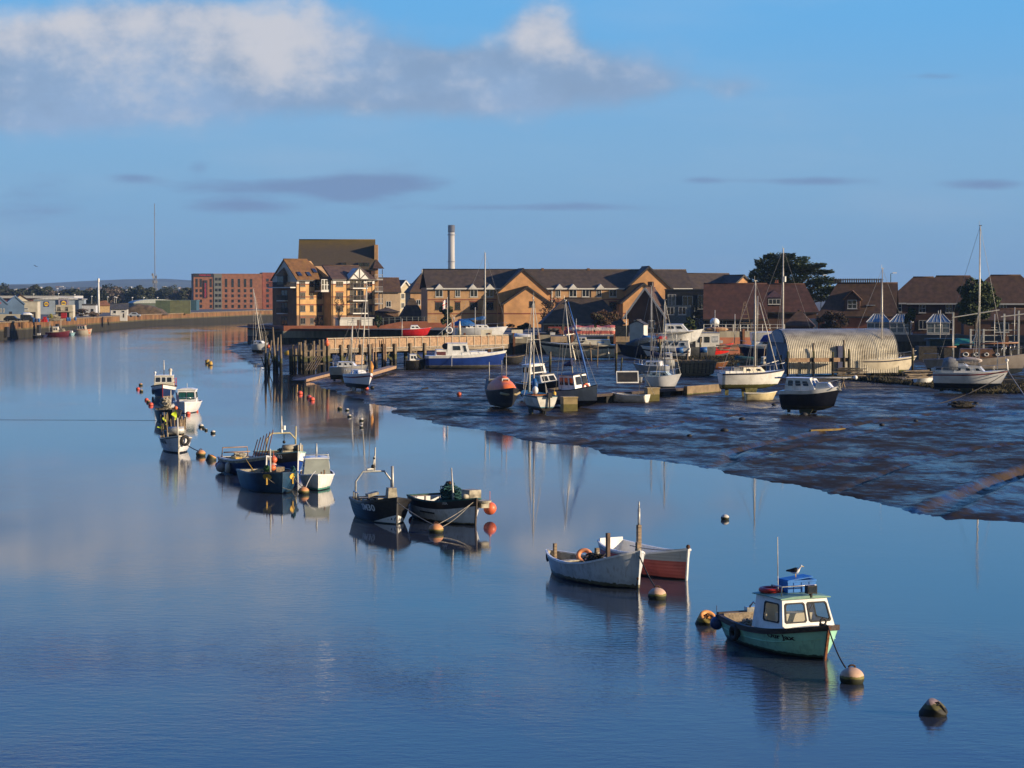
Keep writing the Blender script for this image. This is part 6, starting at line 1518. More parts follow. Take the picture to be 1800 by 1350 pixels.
walls(r, 9, 8, 8.0, yd); ro = roof(r, 9, 8, 8.0, 4.2, tbrown, 'x', hipl=3.6, hipr=3.6, trimm=trim)
for x in (3.95, 5.0): b = MB(); b.bx(x-.4, x+.4, 3.6, 4.4, 11.8, 13.4); b.cyl((x, 4, 13.4), .3, .2, 8); b.build('roof_cowl', wfr, ro)
for x in (1.5, 4.0, 6.5): win(r, x, 4.5, 1.1, 1.3, nx=2)
# pavilion roofs in shade along the promenade
for (px, Y, w, d, h, hr, m, lab) in ((704, 476, 5.6, 5, 2.0, 3.9, tdark, 'small dark pyramid roofed shelter behind the promenade railings'),
                                     (662, 482, 5.0, 4, 3.2, .6, tdark, 'low dark garage block in shade right of the buff apartments')):
    r = bld('pavilion', lab, px, Y, 3.5, 8, 'shelter'); walls(r, w, d, h, db_); roof(r, w, d, h, hr, m, 'x', hipl=w*.45, hipr=w*.45)
# --- long waterside row with cross gables ---
r = bld('terrace_row', 'long buff brick residential row with brown roof and jutting orange gables', 752, 458, 3.6, 9); r.scale = (1.06, 1.06, 1.06)
LW = 54.0; EH = 7.9
walls(r, LW, 11, EH, yd); ro = roof(r, LW, 11, EH, 3.5, tdark, 'x', trimm=wfr)
b = MB()
for z in (2.6, 5.4): b.bx(.01, LW-.01, -.04, -.002, z, z+.2)
b.bx(.01, LW-.01, -.035, -.002, -.9, .9)
b.build('red_course', rb, r)
def cross(x, w, y0, eh, hr, mat, rf, wx=()):
    walls(r, w, 5.5-y0, eh, mat, x0=x, y0=y0, gable='y', hr=hr, name='gable_wall'); roof(r, w, 5.5-y0, eh, hr, rf, 'y', x0=x, y0=y0, trimm=trim, name='gable_roof')
    b = MB(); b.bx(x+.01, x+w-.01, y0-.04, y0-.002, 2.6, 2.85); b.build('red_course', rb, r)
    for (u, z, ww, hh) in wx: win(r, u, z, ww, hh, org=(x, y0), fm=dfr, nx=2)
og = brick('orange_buff_brick', (.58, .31, .135))
cross(14.0, 10.5, -1.0, 6.9, 4.6, og, tbrown); cross(14.8, 9.6, -4.0, 4.6, 3.3, og, tbrown, [(5.2, 4.0, 1.1, 1.2)])
cross(40.2, 9.6, -1.0, 7.6, 4.4, og, tbrown); cross(39.0, 8.6, -4.0, 5.0, 3.6, og, tbrown, [(4.2, 3.2, 1.1, 1.2)])
xs = [1.6, 5.6, 8.6, 11.8, 26.0, 28.8, 31.4, 34.4, 37.0]
for i, x in enumerate(xs):
    for z in (3.5, 6.05):
        win(r, x, z, 1.5 if i % 3 != 1 else 1.0, 1.5, fm=wfr if z > 6 else dfr, nx=2, head=rb if z < 6 else None)
for x in (2.35, 9.1, 12.5, 26.7, 29.5, 35.1):
    b = MB(); b.prism([(x-1.0, EH-.35), (x+1.0, EH-.35), (x, EH+.75)], -.75, 1.0); b.build('dormer_gable', rend, r)
for x in (4.4, 25.2, 33.2): b = MB(); b.tube([(x, -.1, 0), (x, -.1, EH-.3)], .09, 6); b.build('down_pipe', wfr if x > 20 and x < 30 else trim, r)
for x in (24.0, 33.5): b = MB(); b.bx(x, x+.5, 5.2, 5.8, EH+3.4, EH+4.0); b.build('roof_vent', tmoss, ro)
r = bld('terrace_row', 'brown roofed end block right of the long row with a broad lit orange gable', 1222, 474, 3.6, 24)
walls(r, 11.5, 12, 7.6, og, gable='x', hr=3.8); roof(r, 11.5, 12, 7.6, 3.8, tdark, 'x', trimm=trim)
walls(r, 8.6, 9, 7.4, og, x0=6.0, y0=-3, gable='y', hr=3.6); roof(r, 8.6, 9, 7.4, 3.6, tdark, 'y', x0=6.0, y0=-3, trimm=trim)
for x in (1.0, 3.4): win(r, x, 4.6, 1.4, 1.4, nx=2, fm=dfr)
# hall with long dark hip roof and wall in front
r = bld('low_hall', 'low building under a long dark mossy hipped roof behind the brick yard wall', 956, 398, 3.7, 3, 'hall')
walls(r, 14.5, 8, 2.0, db_); roof(r, 14.5, 8, 2.0, 3.9, tdark, 'x', hipl=4.5, hipr=4.0, o=.8, trimm=conc)
for x in (2, 6, 10): win(r, x, .4, 1.4, 1.2, nx=2)
b = MB(); r_ = at(964, 372, 3.6); L_ = 12.6
b.bx(0, L_, 0, .35, -.6, 1.05); b.bx(-.05, L_+.05, -.06, .41, 1.05, 1.28, 1)
o = b.build('brick_yard_wall', [redbrick, M('red_coping', (.25, .05, .04), .7)]); o.location = r_; tag(o, 'long low orange brick wall with red coping below the dark hipped roof', 'wall')
# gabled brown house and modern dark house
r = bld('gabled_house', 'brown house with steep tiled gable left of the dark modern house', 1104, 392, 3.6, -14, 'house')
walls(r, 6.2, 9, 3.6, brownbrick, gable='y', hr=4.3); roof(r, 6.2, 9, 3.6, 4.3, tbrown, 'y', o=.9, trimm=wfr); ro = None
b = MB(); b.bx(2.6, 3.6, 5.0, 6.0, 7, 9.2); b.build('chimney', brownbrick, r)
for x in (1.0, 3.6): win(r, x, .8, 1.3, 1.4, nx=2)
walls(r, 5.0, 6, 4.9, M('blue_grey_cladding', (.10, .13, .16), .6), x0=6.2, y0=1.0, name='side_wing')
for x in (.6, 2.8): win(r, x, 3.2, 1.4, 1.4, org=(6.2, 1.0), nx=2)
r = bld('modern_house', 'black clad modern house with tall white framed windows and flat roof', 1168, 396, 3.6, -10, 'house')
blk = M('black_cladding', (.018, .020, .025), .6, .2, 1)
walls(r, 8.0, 8, 7.6, blk)
b = MB(); b.bx(-.1, 8.1, -.1, 8.1, 7.6, 7.85); b.build('roof_edge', M('lead_edge', (.05, .055, .06), .5), r)
for (x, z, w, h) in ((.5, 3.7, 1.5, 3.2), (3.2, 4.0, 1.9, 2.6), (6.0, 4.2, 1.5, 2.6), (.5, .7, 1.6, 1.9), (2.7, .7, 1.8, 1.9), (5.4, .7, 1.8, 1.9)): win(r, x, z, w, h, nx=2, gm=M('curtained_glass', (.24, .24, .22), .2, .4, 1.2) if x < 3 else A['glass'])
balcony(r, 2.9, 7.8, -1.3, -.04, 3.65, blk, blk)
# big red-brown roofs
r = bld('wide_roofed_house', 'broad red brown tiled roof sweeping low, left of a similar lower roof', 1240, 388, 3.6, -6, 'house')
walls(r, 10.4, 10, 3.2, brownbrick); ro = roof(r, 10.4, 10, 3.2, 5.4, tred, 'x', hipl=.0, o=.9, trimm=trim)
for x in (1.5, 6.0): win(r, x, .9, 2.2, 1.6, nx=3)
r = bld('wide_roofed_house', 'red brown tiled roof with small flat dormer below the dark cypress', 1342, 400, 3.6, -5, 'house')
walls(r, 9.6, 9, 4.2, brownbrick); ro = roof(r, 9.6, 9, 4.2, 4.4, tred, 'x', o=.8, hipr=2.5, trimm=trim)
b = MB(); b.bx(.6, 3.2, .2, 3.0, 4.9, 6.3); d_ = b.build('dormer', dfr, ro); win(d_, .75, 5.05, 2.2, 1.0, org=(0, .2), nx=3, sub=False)
b = MB(); b.add([(.3, -.1, 6.3), (3.5, -.1, 6.3), (3.5, 3.6, 6.3), (.3, 3.6, 6.3), (1.9, 3.3, 7.7)], [(0, 1, 4), (1, 2, 4), (2, 3, 4), (3, 0, 4), (3, 2, 1, 0)]); b.build('dormer_roof', tred, d_)
chimney(ro, 2.4, 5.4, 8.2, redbrick, .8, .6)
r = bld('pyramid_roofed_shed', 'small brown pyramid roofed outbuilding behind the corrugated hut', 1378, 345, 3.6, -10, 'shed')
walls(r, 4.4, 4.5, 2.0, brownbrick); roof(r, 4.4, 4.5, 2.0, 2.0, tbrown, 'x', hipl=2.2, hipr=2.2)
# houses at right
r = bld('brick_house', 'brick house with long brown roof, white dormer window and battened flat top', 1436, 372, 3.6, -13, 'house')
walls(r, 13.0, 9, 3.4, redbrick); ro = roof(r, 13.0, 9, 3.4, 5.2, tbrown, 'x', hipl=3.2, trimm=trim)
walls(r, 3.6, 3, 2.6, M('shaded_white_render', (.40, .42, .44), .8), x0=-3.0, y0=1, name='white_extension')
b = MB(); b.prism([(4.5, 4.0), (7.1, 4.0), (7.1, 6.0), (5.8, 7.1), (4.5, 6.0)], .3, 3.8); d_ = b.build('dormer', brownbrick, ro)
win(d_, 5.0, 4.4, 1.6, 1.5, org=(0, .3), nx=2, nz=2); b = MB(); b.prism([(4.2, 5.8), (5.8, 7.35), (7.4, 5.8), (7.4, 6.0), (5.8, 7.55), (4.2, 6.0)], -.1, 4.2); b.build('dormer_roof', tbrown, d_)
b = MB()
for k in range(22): b.bx(2.3+.38*k, 2.5+.38*k, 4.3, 4.7, 8.85, 9.6)
b.bx(2.2, 10.8, 4.4, 4.6, 9.3, 9.45); b.build('roof_battens', M('batten_grey', (.14, .11, .09), .8), ro)
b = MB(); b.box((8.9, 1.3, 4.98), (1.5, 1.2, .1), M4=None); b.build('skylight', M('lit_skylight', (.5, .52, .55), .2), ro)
for x in (1.2, 9.5): win(r, x, .8, 1.8, 1.5, nx=2)
arch = [(0, .8, .9), (0, 3.6, .9)]
def pair_house(px, Y, ang, w, lab, seed, bay=True, rm=tbrown):
    r = bld('brick_house', lab, px, Y, 3.6, ang, 'house')
    walls(r, w, 9, 5.6, brownbrick); ro = roof(r, w, 9, 5.6, 4.3, rm, 'x', hipl=5.0, hipr=5.0, trimm=wfr, o=.5)
    for x in (w*.12, w*.42, w*.74):
        f = win(r, x, 3.6, 1.2, 1.6, nx=2, nz=2)
        b = MB(); b.add([(x-.05+1.3*k/8, -.05, 5.2+.28*sin(pi*k/8)) for k in range(9)]+[(x+1.25, -.05, 5.2), (x-.05, -.05, 5.2)], [tuple(range(11))]); b.build('arch_head', wfr, f, fix=False)
        win(r, x, .7, 1.4, 1.6, nx=2)
    return r, ro
pair_house(1556, 402, -12, 13.2, 'shaded hip roofed brick house with arched white windows, left of a matching one', 1)
rr_, ro_ = pair_house(1594, 382, -12, 15.4, 'shaded hip roofed brick house behind the round green tree', 2)
r, ro = pair_house(1690, 368, -10, 14.5, 'wide hip roofed brick house at far right with orange chimney', 3)
chimney(ro, 3.0, 1.6, 6.5, redbrick, 1.9, .7)
walls(r, 13, 4, 2.6, brownbrick, x0=0, y0=-5, name='lean_to'); roof(r, 13, 4, 2.6, 1.6, tbrown, 'x', y0=-5, o=.3)
win(r, 5, .5, 2.4, 1.6, org=(0, -5), nx=3)
# conservatories
cg = M('conservatory_glass', (.13, .17, .20), .12, .25, 1, spec=.7)
def conservatory(px, Y, ang, w, d, lab, peak=True):
    r = bld('conservatory', lab, px, Y, 3.6, ang, 'conservatory'); b = MB()
    b.bx(0, w, 0, d, -.8, .6); b.build('base_wall', rend, r)
    n = max(3, int(w/1.0))
    for k in range(n): win(r, w/n*k, .62, w/n, 1.6, nx=1, nz=2, gm=cg, sill=False)
    b = MB(); b.bx(.03, w-.03, .05, d, .6, 2.2); b.build('glazed_wall', cg, r)
    b = MB(); vs = [(-.15, -.15, 2.25), (w+.15, -.15, 2.25), (w+.15, d+.1, 2.25), (-.15, d+.1, 2.25), (w*.3, d*.5, 3.6), (w*.7, d*.5, 3.6)]
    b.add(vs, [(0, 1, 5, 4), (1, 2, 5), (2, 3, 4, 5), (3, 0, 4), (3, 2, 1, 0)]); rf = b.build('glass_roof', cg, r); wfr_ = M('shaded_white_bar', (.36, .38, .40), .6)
    b = MB()
    for i, j in ((0, 4), (1, 5), (2, 5), (3, 4), (4, 5), (0, 1)): b.bar(Vector(vs[i])+Vector((0, 0, .04)), Vector(vs[j])+Vector((0, 0, .04)), .1)
    for k in range(1, 5):
        x = w*k/5; xt = w*.3+w*.4*k/5; b.bar((x, -.15, 2.29), (xt, d*.5, 3.64), .06)
    if peak: b.tube([(w*.5, d*.5, 3.6), (w*.5, d*.5, 4.2)], .08, 6)
    b.build('roof_bars', wfr_, rf)
conservatory(1522, 352, -10, 3.6, 3.5, 'white conservatory with hipped glass roof, leftmost of three', False)
conservatory(1562, 350, -14, 3.4, 3.2, 'white conservatory with steep glass roof, middle of three', False)
conservatory(1627, 348, -10, 3.6, 3.4, 'white conservatory with finial on its pointed roof, right of three')

# ================= corrugated hut and quays =================
r = thing('corrugated_hut', 'half round corrugated iron hut, cream side and blue grey end', 'hut', W(1386, 648, 2.0), R(17))
HL = 13.6; rad = 3.1; zc = .8; RZ = 3.55
iron = M('pale_corrugated_iron', (.70, .64, .50), .55, .10, 1.2, stretch=(.5, 1, 1), dirt=(.26, .20, .12), damt=.6, dscale=.9, streak=((.22, .13, .06), .4))
rings = []; n = 62*4
for i in range(n+1):
    x = HL*i/n; rr = rad+.055*cos(2*pi*i/4)
    rings.append([(x, rad+rr*cos(pi), -.6), (x, rad+rr*cos(pi), zc)]+[(x, rad+rr*cos(a), zc+rr*RZ/rad*sin(a)**.9) for a in [pi-pi*k/14 for k in range(1, 14)]]+[(x, rad+rr, zc), (x, rad+rr, -.6)])
b = MB(); b.loft(rings, caps=False, smooth=True); b.build('corrugated_shell', iron, r)
endp = [(0, -.6), (0, zc)]+[(rad+rad*cos(a), zc+RZ*sin(a)**.9) for a in [pi-pi*k/14 for k in range(1, 14)]]+[(2*rad, zc), (2*rad, -.6)]
blue = M('blue_grey_end_wall', (.085, .125, .18), .6, .12, 1.5, dirt=(.06, .08, .11))
b = MB(); b.prism([(y*.99+.03, z) for y, z in endp], .05, .15, axis='x'); b.build('end_wall', blue, r)
b = MB(); b.prism([(y*.99+.03, z) for y, z in endp], HL-.15, HL-.05, axis='x'); b.build('end_wall', blue, r)
b = MB(); b.prism([(.95, 2.9)]+[(rad+2.0*cos(a), 2.9+1.35*sin(a)) for a in [pi-pi*k/10 for k in range(11)]]+[(2*rad-.95, 2.9)], -.12, .04, axis='x'); b.build('gable_panel', M('pale_gable_panel', (.30, .33, .36), .6, .1), r)
sg = MB(); sg.bx(-.05, .04, 3.2, 4.4, 1.3, 2.4); s_ = sg.build('notice_board', M('pale_blue_board', (.32, .44, .52), .6), r)
sg = MB()
for k, (w_, z) in enumerate(((.8, 2.18), (.9, 1.95), (.7, 1.72), (.85, 1.5))): sg.bx(-.06, -.051, 3.8-w_/2, 3.8+w_/2, z-.05, z+.05)
b = MB(); b.bx(5.9, 6.7, -.35, .35, -.5, 2.5); b.build('door', M('navy_door', (.02, .03, .10), .5), r)
b = MB(); b.bx(5.9, 6.7, -.08, -.02, -.5, 2.4)
# jetty in front of the hut
jt = thing('jetty', 'narrow plank walkway on posts along the corrugated hut', 'jetty', W(1376, 655, 1.6), R(13))
b = MB(); b.bx(0, 7.6, -.6, .4, 1.25, 1.38); b.build('deck', A['pier_plank'], jt); b = MB(); b.bx(0, 7.6, -.66, -.604, 1.18, 1.62); b.build('side_board', A['pier_plank'], jt)
for x, h in ((.3, 2.4), (3.3, 3.3), (5.6, 2.3), (6.9, 3.6), (7.5, 2.6)): b = MB(); b.tube([(x, -.75, -.6), (x, -.75, h)], .13, 8); b.build('post', A['weedwood'], jt)
# sea wall of the promenade
r = thing('sea_wall', 'brick and concrete promenade wall on dark piles below the buff apartments', 'wall', at(500, 440, 0), R(4))
def wallseg(b, x0, x1, y, z0, z1, mi=0): b.bx(x0, x1, y, y+.5, z0, z1, mi)
b = MB(); b.bx(0, 19.5, 0, .45, 3.05, 4.15); b.prism([(19.5, 3.05), (19.5, 4.1), (24, 5.0), (29.0, 5.05), (30.5, 4.1), (30.5, 3.05)], 0, .45); b.build('brick_parapet', redbrick, r)
b = MB(); b.bx(-.1, 33, -.15, .6, 2.0, 3.05); b.bx(-.1, 33, -.10, .5, 1.7, 2.0); b.build('concrete_band', conc, r)
b = MB(); b.bx(-5.2, 33, 1.2, 1.8, -1, 3.0); b.build('recess_wall', concd, r)
for k in range(14): b = MB(); b.bx(.4+2.3*k, .9+2.3*k, -.05, .5, -1, 1.7); b.build('pile', concd, r)
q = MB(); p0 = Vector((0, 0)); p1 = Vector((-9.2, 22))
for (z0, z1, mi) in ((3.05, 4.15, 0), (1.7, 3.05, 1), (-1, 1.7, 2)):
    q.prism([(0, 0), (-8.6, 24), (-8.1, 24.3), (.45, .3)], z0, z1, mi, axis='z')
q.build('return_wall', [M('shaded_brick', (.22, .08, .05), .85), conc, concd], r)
b = MB()
for k in range(16): b.tube([(13+1.2*k, .2, 4.1+(.9 if 9 < k else 0)), (13+1.2*k, .2, 5.2+(.7 if k > 8 else .08*k))], .035, 5)
b.tube([(13+1.2*k, .2, 5.2+(.7 if k > 8 else .08*k)) for k in range(16)], .03, 5); b.tube([(13+1.2*k, .2, 4.75+(.7 if k > 8 else .08*k)) for k in range(16)], .025, 5)
b.build('promenade_railing', M('grey_green_rail', (.22, .26, .25), .5), r)
# concrete yard walls
def yardwall(name, lab, px0, Y0, px1, Y1, zt, zb, mats_, split=None, posts=0, thick=.5):
    p = at(px0, Y0, 0); q = at(px1, Y1, 0); d = q-p; L = d.length
    r = thing(name, lab, 'wall', p, math.atan2(d.y, d.x)); b = MB()
    if split: b.bx(0, L, 0, thick, split, zt); b.build('upper_wall', mats_[0], r); b = MB(); b.bx(0, L, -.05, thick+.05, zb, split); b.build('lower_wall', mats_[1], r)
    else: b.bx(0, L, 0, thick, zb, zt); b.build('wall_face', mats_[0], r)
    for k in range(posts): x = L*(k+.5)/posts; b = MB(); b.bx(x-.18, x+.18, -.3, -.055, zb, zt+.35); b.build('steel_post', steelpile, r)
    return r, L
r, L_ = yardwall('quay_wall', 'pale concrete quay wall with rusty posts behind the blue motor cruiser', 795, 346, 968, 348, 3.9, .5, [conc, concd], 2.6, 4)
for x, w in ((4.6, 1.8), (9.6, 1.8), (14.6, 1.7)): 
    if x < L_-2: b = MB(); b.bx(x, x+w, -.12, -.003, 3.3, 4.75); b.build('cream_panel', A['cream'], r)
yardwall('quay_wall', 'low dark quay wall behind the striped barge', 968, 340, 1190, 343, 3.8, 1.0, [M('tan_boarding', (.34, .25, .16), .85, .2, .7, dirt=(.16, .12, .08)), concd], 2.9, 3)
yardwall('quay_wall', 'orange brick yard wall with stained concrete top right of the houseboat', 1190, 318, 1372, 324, 4.9, 1.4, [conc, redbrick], 4.0, 4)
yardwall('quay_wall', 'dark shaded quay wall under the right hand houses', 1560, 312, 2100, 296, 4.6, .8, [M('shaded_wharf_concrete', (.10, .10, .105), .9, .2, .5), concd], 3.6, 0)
# timber pier
pA = at(536, 276, 0); pB = at(892, 306, 0); d_ = pB-pA; PL = d_.length
r = thing('timber_pier', 'old timber pier with tan board railing on weedy piles', 'pier', pA, math.atan2(d_.y, d_.x))
b = MB(); b.bx(3.8, PL, 0, 3.4, 2.95, 3.2); b.bx(3.8, PL, -.12, -.003, 2.75, 3.15); b.build('deck', A['woodx'], r)
b = MB(); k = 0; x = 3.9
while x < PL-1.2: b.bx(x, x+1.42, -.06, -.01, 3.34, 4.5); x += 1.5
b.build('board_panel', A['pier_plank'], r)
b = MB()
x = 3.85
while x < PL: b.bx(x, x+.09, -.16, -.064, 3.0, 4.72); x += 1.5
b.bx(3.8, PL, -.17, -.0, 4.6, 4.7); b.bx(3.8, PL, -.15, -.065, 3.24, 3.33); b.build('rail_frame', M('pale_pier_rail', (.44, .38, .29), .8, .15, 2), r)
rnd = random.Random(12)
xs = [4.0, 6.4, 7.9, 10.0, 11.6, 14.2, 16.4, 19.4, 22.2]
for i, x in enumerate(xs):
    for y in (-.25, 3.3):
        b = MB(); b.box((x, y, 1.6), (.38, .36, 4.4)); b.build('pile', A['weedwood'], r)
    b = MB(); b.bar((x, -.15, 1.3), (x+1.9 if i % 2 else x-1.7, .4, 2.75), .2, .24); b.build('brace', A['weedwood'], r)
    b = MB(); b.bx(x-.1, x+.1, -.1, 3.2, 2.5, 2.75); b.build('cross_beam', A['darkwood'], r)
for k in range(17):
    x = .0+3.7*(k % 9)/8+rnd.uniform(-.15, .15); y = .0 if k < 9 else 2.6
    b = MB(); h_ = rnd.uniform(3.3, 4.6); b.tube([(x, y, -.8), (x+rnd.uniform(-.1, .1), y, h_)], rnd.uniform(.13, .2), 7); b.build('pile', A['weedwood'], r)
b = MB()
for z in (1.3, 2.2, 3.0): b.bx(-.1, 3.8, -.1, .0, z, z+.2)
for k in range(5): b.bar((.4*k, -.15, .6), (.4*k+1.5, -.15, 2.4), .12)
b.build('waling', A['darkwood'], r)
b = MB(); b.bx(8.6, 10.2, -.6, -.2, 1.2, 2.4); b.build('hanging_board', A['pier_plank'], r)
for x in (11.9, 12.4, 13.9, 14.3): b = MB(); b.tube([(x, -.6, -.6), (x, -.6, 3.9 if x < 13 else 4.4)], .09, 6); b.build('ladder_post', A['pier_plank'], r)
b = MB(); b.ball((2.9, -.1, 4.1), .32, 12, sc=(1, 1, 1.3)); b.cyl((2.9, -.1, 4.4), .1, .35, 8); tag(b.build('marker_float', A['orangefend']), 'orange float on the left end of the timber pier', 'float').location = pA
# red barrier behind the pier
b = MB(); 
for k in range(12): b.tube([(1.35*k, 0, 0), (1.35*k, 0, 1.0)], .07, 6)
b.tube([(0, 0, .95), (15, 0, .95)], .07, 6); b.tube([(0, 0, .5), (15, 0, .5)], .05, 6)
o = b.build('red_barrier', A['red']); o.location = at(690, 330, 2.9); o.rotation_euler = (0, 0, R(3)); tag(o, 'red tubular barrier rail between the pier and the sea wall', 'barrier')
fl = MB(); rr = random.Random(2)
heap(None, 'net_pile', M('crimson_net', (.30, .04, .05), .9, .4, 8), at(612, 285, 3.3), (5.5, 1.5, 1.3), 40, .06, 51, 'heap of crimson nets and ropes on the pier end', 'nets')
# dolphins in the mud
for i, (px, py, h, lean, lab) in enumerate([(467, 660, 3.9, -.0, 'dark mooring pile, leftmost of the broken timber dolphin'), (473, 652, 3.0, -.25, 'dark slanting pile inside the broken timber dolphin'), (482, 656, 4.9, .12, 'reddish topped leaning pile of the broken timber dolphin'), (487, 658, 3.6, -.1, 'dark pile with stay in the middle of the broken timber dolphin'), (494, 660, 4.2, .02, 'slim dark pile, rightmost of the broken timber dolphin')]):
    p = mudpt(px, py); b = MB(); b.tube([(0, 0, -.8), (lean*.4, 0, h*.5), (-lean*1.4, 0, h+1.2)], [.22, .18, .10], 7); b.bar((0, 0, h*.15), (.55*(1 if i % 2 else -1), .1, h*.62), .12)
    tag(b.build('timber_pile', A['weedwood']), lab, 'pile', 'broken timber dolphin off the pier').location = p
# slipway boards by the pier
def plank(p, q, w, h, mat, lab, name='plank_walkway', cat='walkway'):
    b = MB(); b.bar(p, q, w, h); return tag(b.build(name, mat), lab, cat)
s0 = mudpt(527, 676); s1 = mudpt(612, 652)
r = thing('floating_ramp', 'sloping weedy slipway frame with tan edge beam at the pier foot', 'ramp', s0, math.atan2((s1-s0).y, (s1-s0).x))
Ls = (s1-s0).length
b = MB(); b.bar((0, .3, .35), (Ls, .3, .75), 1.6, .3); b.build('deck', A['darkwood'], r); b = MB(); b.bar((0, -.62, .45), (Ls, -.62, .85), .16, .3); b.build('edge_beam', A['pier_plank'], r)
for k in range(4): b = MB(); x = Ls*(k+.2)/4; b.bx(x, x+.5, -.5, .9, -.4, .45); b.build('float_block', A['weedwood'], r)
plank(mudpt(640, 668)+Vector((0, 0, .55)), mudpt(690, 655)+Vector((0, 0, .7)), 1.0, .35, A['pier_plank'], 'short tan gangplank on the mud right of the small yachts')
# posts standing in the mud
for i, (px, py, yt, lab) in enumerate([(939, 668, 624, 'weedy post behind the teal decked sailboat'), (967, 668, 618, 'taller weedy post left of the blue furled mast'), (1083, 655, 604, 'bare post in the mud between barge and dayboat'),
        (1197, 632, 596, 'post at the houseboat stern'), (1231, 636, 594, 'dark post in front of the houseboat cabin'), (1160, 633, 596, 'thin post beside the white cruiser with flat roof'), (1207, 640, 622, 'short stake in front of the houseboat'),
        (1604, 660, 612, 'post at the bow of the cream yacht'), (1372, 664, 624, 'stub post at the corrugated hut corner')]):
    p = mudpt(px, py); h_ = Zp(yt, p.y)-p.z; b = MB(); b.tube([(0, 0, -.5), (0, 0, h_)], .14, 8); tag(b.build('mooring_post', A['weedwood']), lab, 'post', 'posts standing in the mud').location = p
# pontoon with float blocks
P0 = mudpt(1032, 712); P1 = mudpt(1262, 688); d_ = P1-P0; L_ = d_.length
r = thing('pontoon', 'dark drying pontoon walkway linking the grounded boats', 'pontoon', P0+Vector((0, 0, .1)), math.atan2(d_.y, d_.x))
b = MB(); b.bx(0, L_, 0, 1.6, .55, .8); b.build('deck', A['darkwood'], r)
for k in range(7): b = MB(); x = L_*k/7; b.bx(x, x+1.2, .1, 1.5, -.3, .55); b.build('float_block', A['weedwood'], r)
tanw = M('tan_weedy_beam', (.22, .16, .09), .85, .2, 1, zband=[(.25, (.07, .075, .02), .2)])
b = MB(); b.bx(L_*.72, L_, -.35, -.0, .1, .95); b.build('tan_beam', tanw, r)
for (px, py, w, h, lab) in ((1003, 723, 1.2, 1.1, 'square tan float block with weedy foot beside the wheelhouse boat'), (1149, 705, 1.1, 1.1, 'square tan float block below the small white yacht')):
    p = mudpt(px, py); b = MB(); b.bx(-w/2, w/2, -.0, 1.2, -.2, h); b.bx(-w/2-.05, w/2+.05, -.05, 1.25, h, h+.12); o = b.build('float_block', M('yellow_tan_block', (.33, .25, .12), .8, .15, 1.5, zband=[(.6, (.14, .12, .03), .08)], dirt=(.3, .24, .13))); o.location = p; o.rotation_euler = (0, 0, R(12)); tag(o, lab, 'float block')
p = mudpt(1104, 690); b = MB(); b.bx(-1.1, 1.1, 0, .08, 0, 1.2); b.bx(-1.0, 1.0, -.02, -.003, .12, 1.08, 1); o = b.build('framed_screen', [A['white'], A['black']]); o.location = p+Vector((0, .5, .9)); o.rotation_euler = (R(-12), 0, R(8)); tag(o, 'white framed dark panel leaning on the pontoon above the rowing dinghy', 'panel')
# ================= ground, left bank, far shore =================
edge = [(-60, 900), (-60, 468), (-52, 445)]+[(p.x, p.y) for p in (at(500, 441, 0), at(795, 420, 0), at(795, 346.3, 0), at(968, 348.3, 0), at(968, 340.3, 0), at(1190, 343.3, 0), at(1190, 318.3, 0), at(1372, 324.3, 0), at(1560, 312.3, 0), at(2100, 296.3, 0))]+[(400, 300), (6000, 300)]
g = MB()
n = len(edge); g.add([(x, y, 3.55) for x, y in edge]+[(6000, 1120, 3.55), (-60, 1120, 3.55)], [tuple(range(n+2))])
g.add([(-6000, -60, 3.9), (-119, -60, 3.9), (-119, 500, 3.9), (-124, 730, 3.9), (-112, 930, 3.9), (-60, 1120, 3.55), (-6000, 1120, 3.9)], [tuple(range(7))])
g.add([(-6000, 1120, 3.55), (6000, 1120, 3.55), (6000, 16000, 3.55), (-6000, 16000, 3.55)], [(0, 1, 2, 3)])
tag(g.build('ground', LAND, fix=False), kind='structure')
# left quay wall
r = thing('quay_wall', 'long rusty sheet pile quay wall with dark tidal foot along the left bank', 'quay')
qm = M('rusty_quay_wall', (.20, .105, .042), .9, .3, .35, stretch=(1, 1, .35), dirt=(.11, .045, .022), damt=.8, dscale=.25, zband=[(2.0, (.022, .021, .016), .9), (2.4, (.09, .075, .035), .7)])
q = [(-119, -60), (-119, 500), (-124, 730), (-112, 930), (-60, 1120)]
b = MB(); pts = []
for i in range(4):
    a_, c_ = Vector((*q[i], 0)), Vector((*q[i+1], 0)); m = int((c_-a_).length/1.6); nv = Vector((c_.y-a_.y, -(c_.x-a_.x), 0)).normalized()
    for k in range(m): 
        for f, o_ in ((0, 0), (.3, 0), (.45, .28), (.8, .28), (.95, 0)): pts.append(a_.lerp(c_, (k+f)/m)+nv*o_)
b.loft([[(p.x, p.y, -1) for p in pts], [(p.x, p.y, 3.95) for p in pts]], smooth=False, caps=False); b.build('sheet_piling', qm, r)
b = MB()
for i in range(4): b.bar(Vector((*q[i], 4.05)), Vector((*q[i+1], 4.05)), .9, .32)
b.build('capping_beam', M('tan_capping', (.20, .14, .075), .9, .2, .5), r)
for y in (506, 540, 562): b = MB(); b.bx(-118.7, -118.1, y, y+2.2, .6, 3.0); b.build('timber_fender', A['rubber'], r)
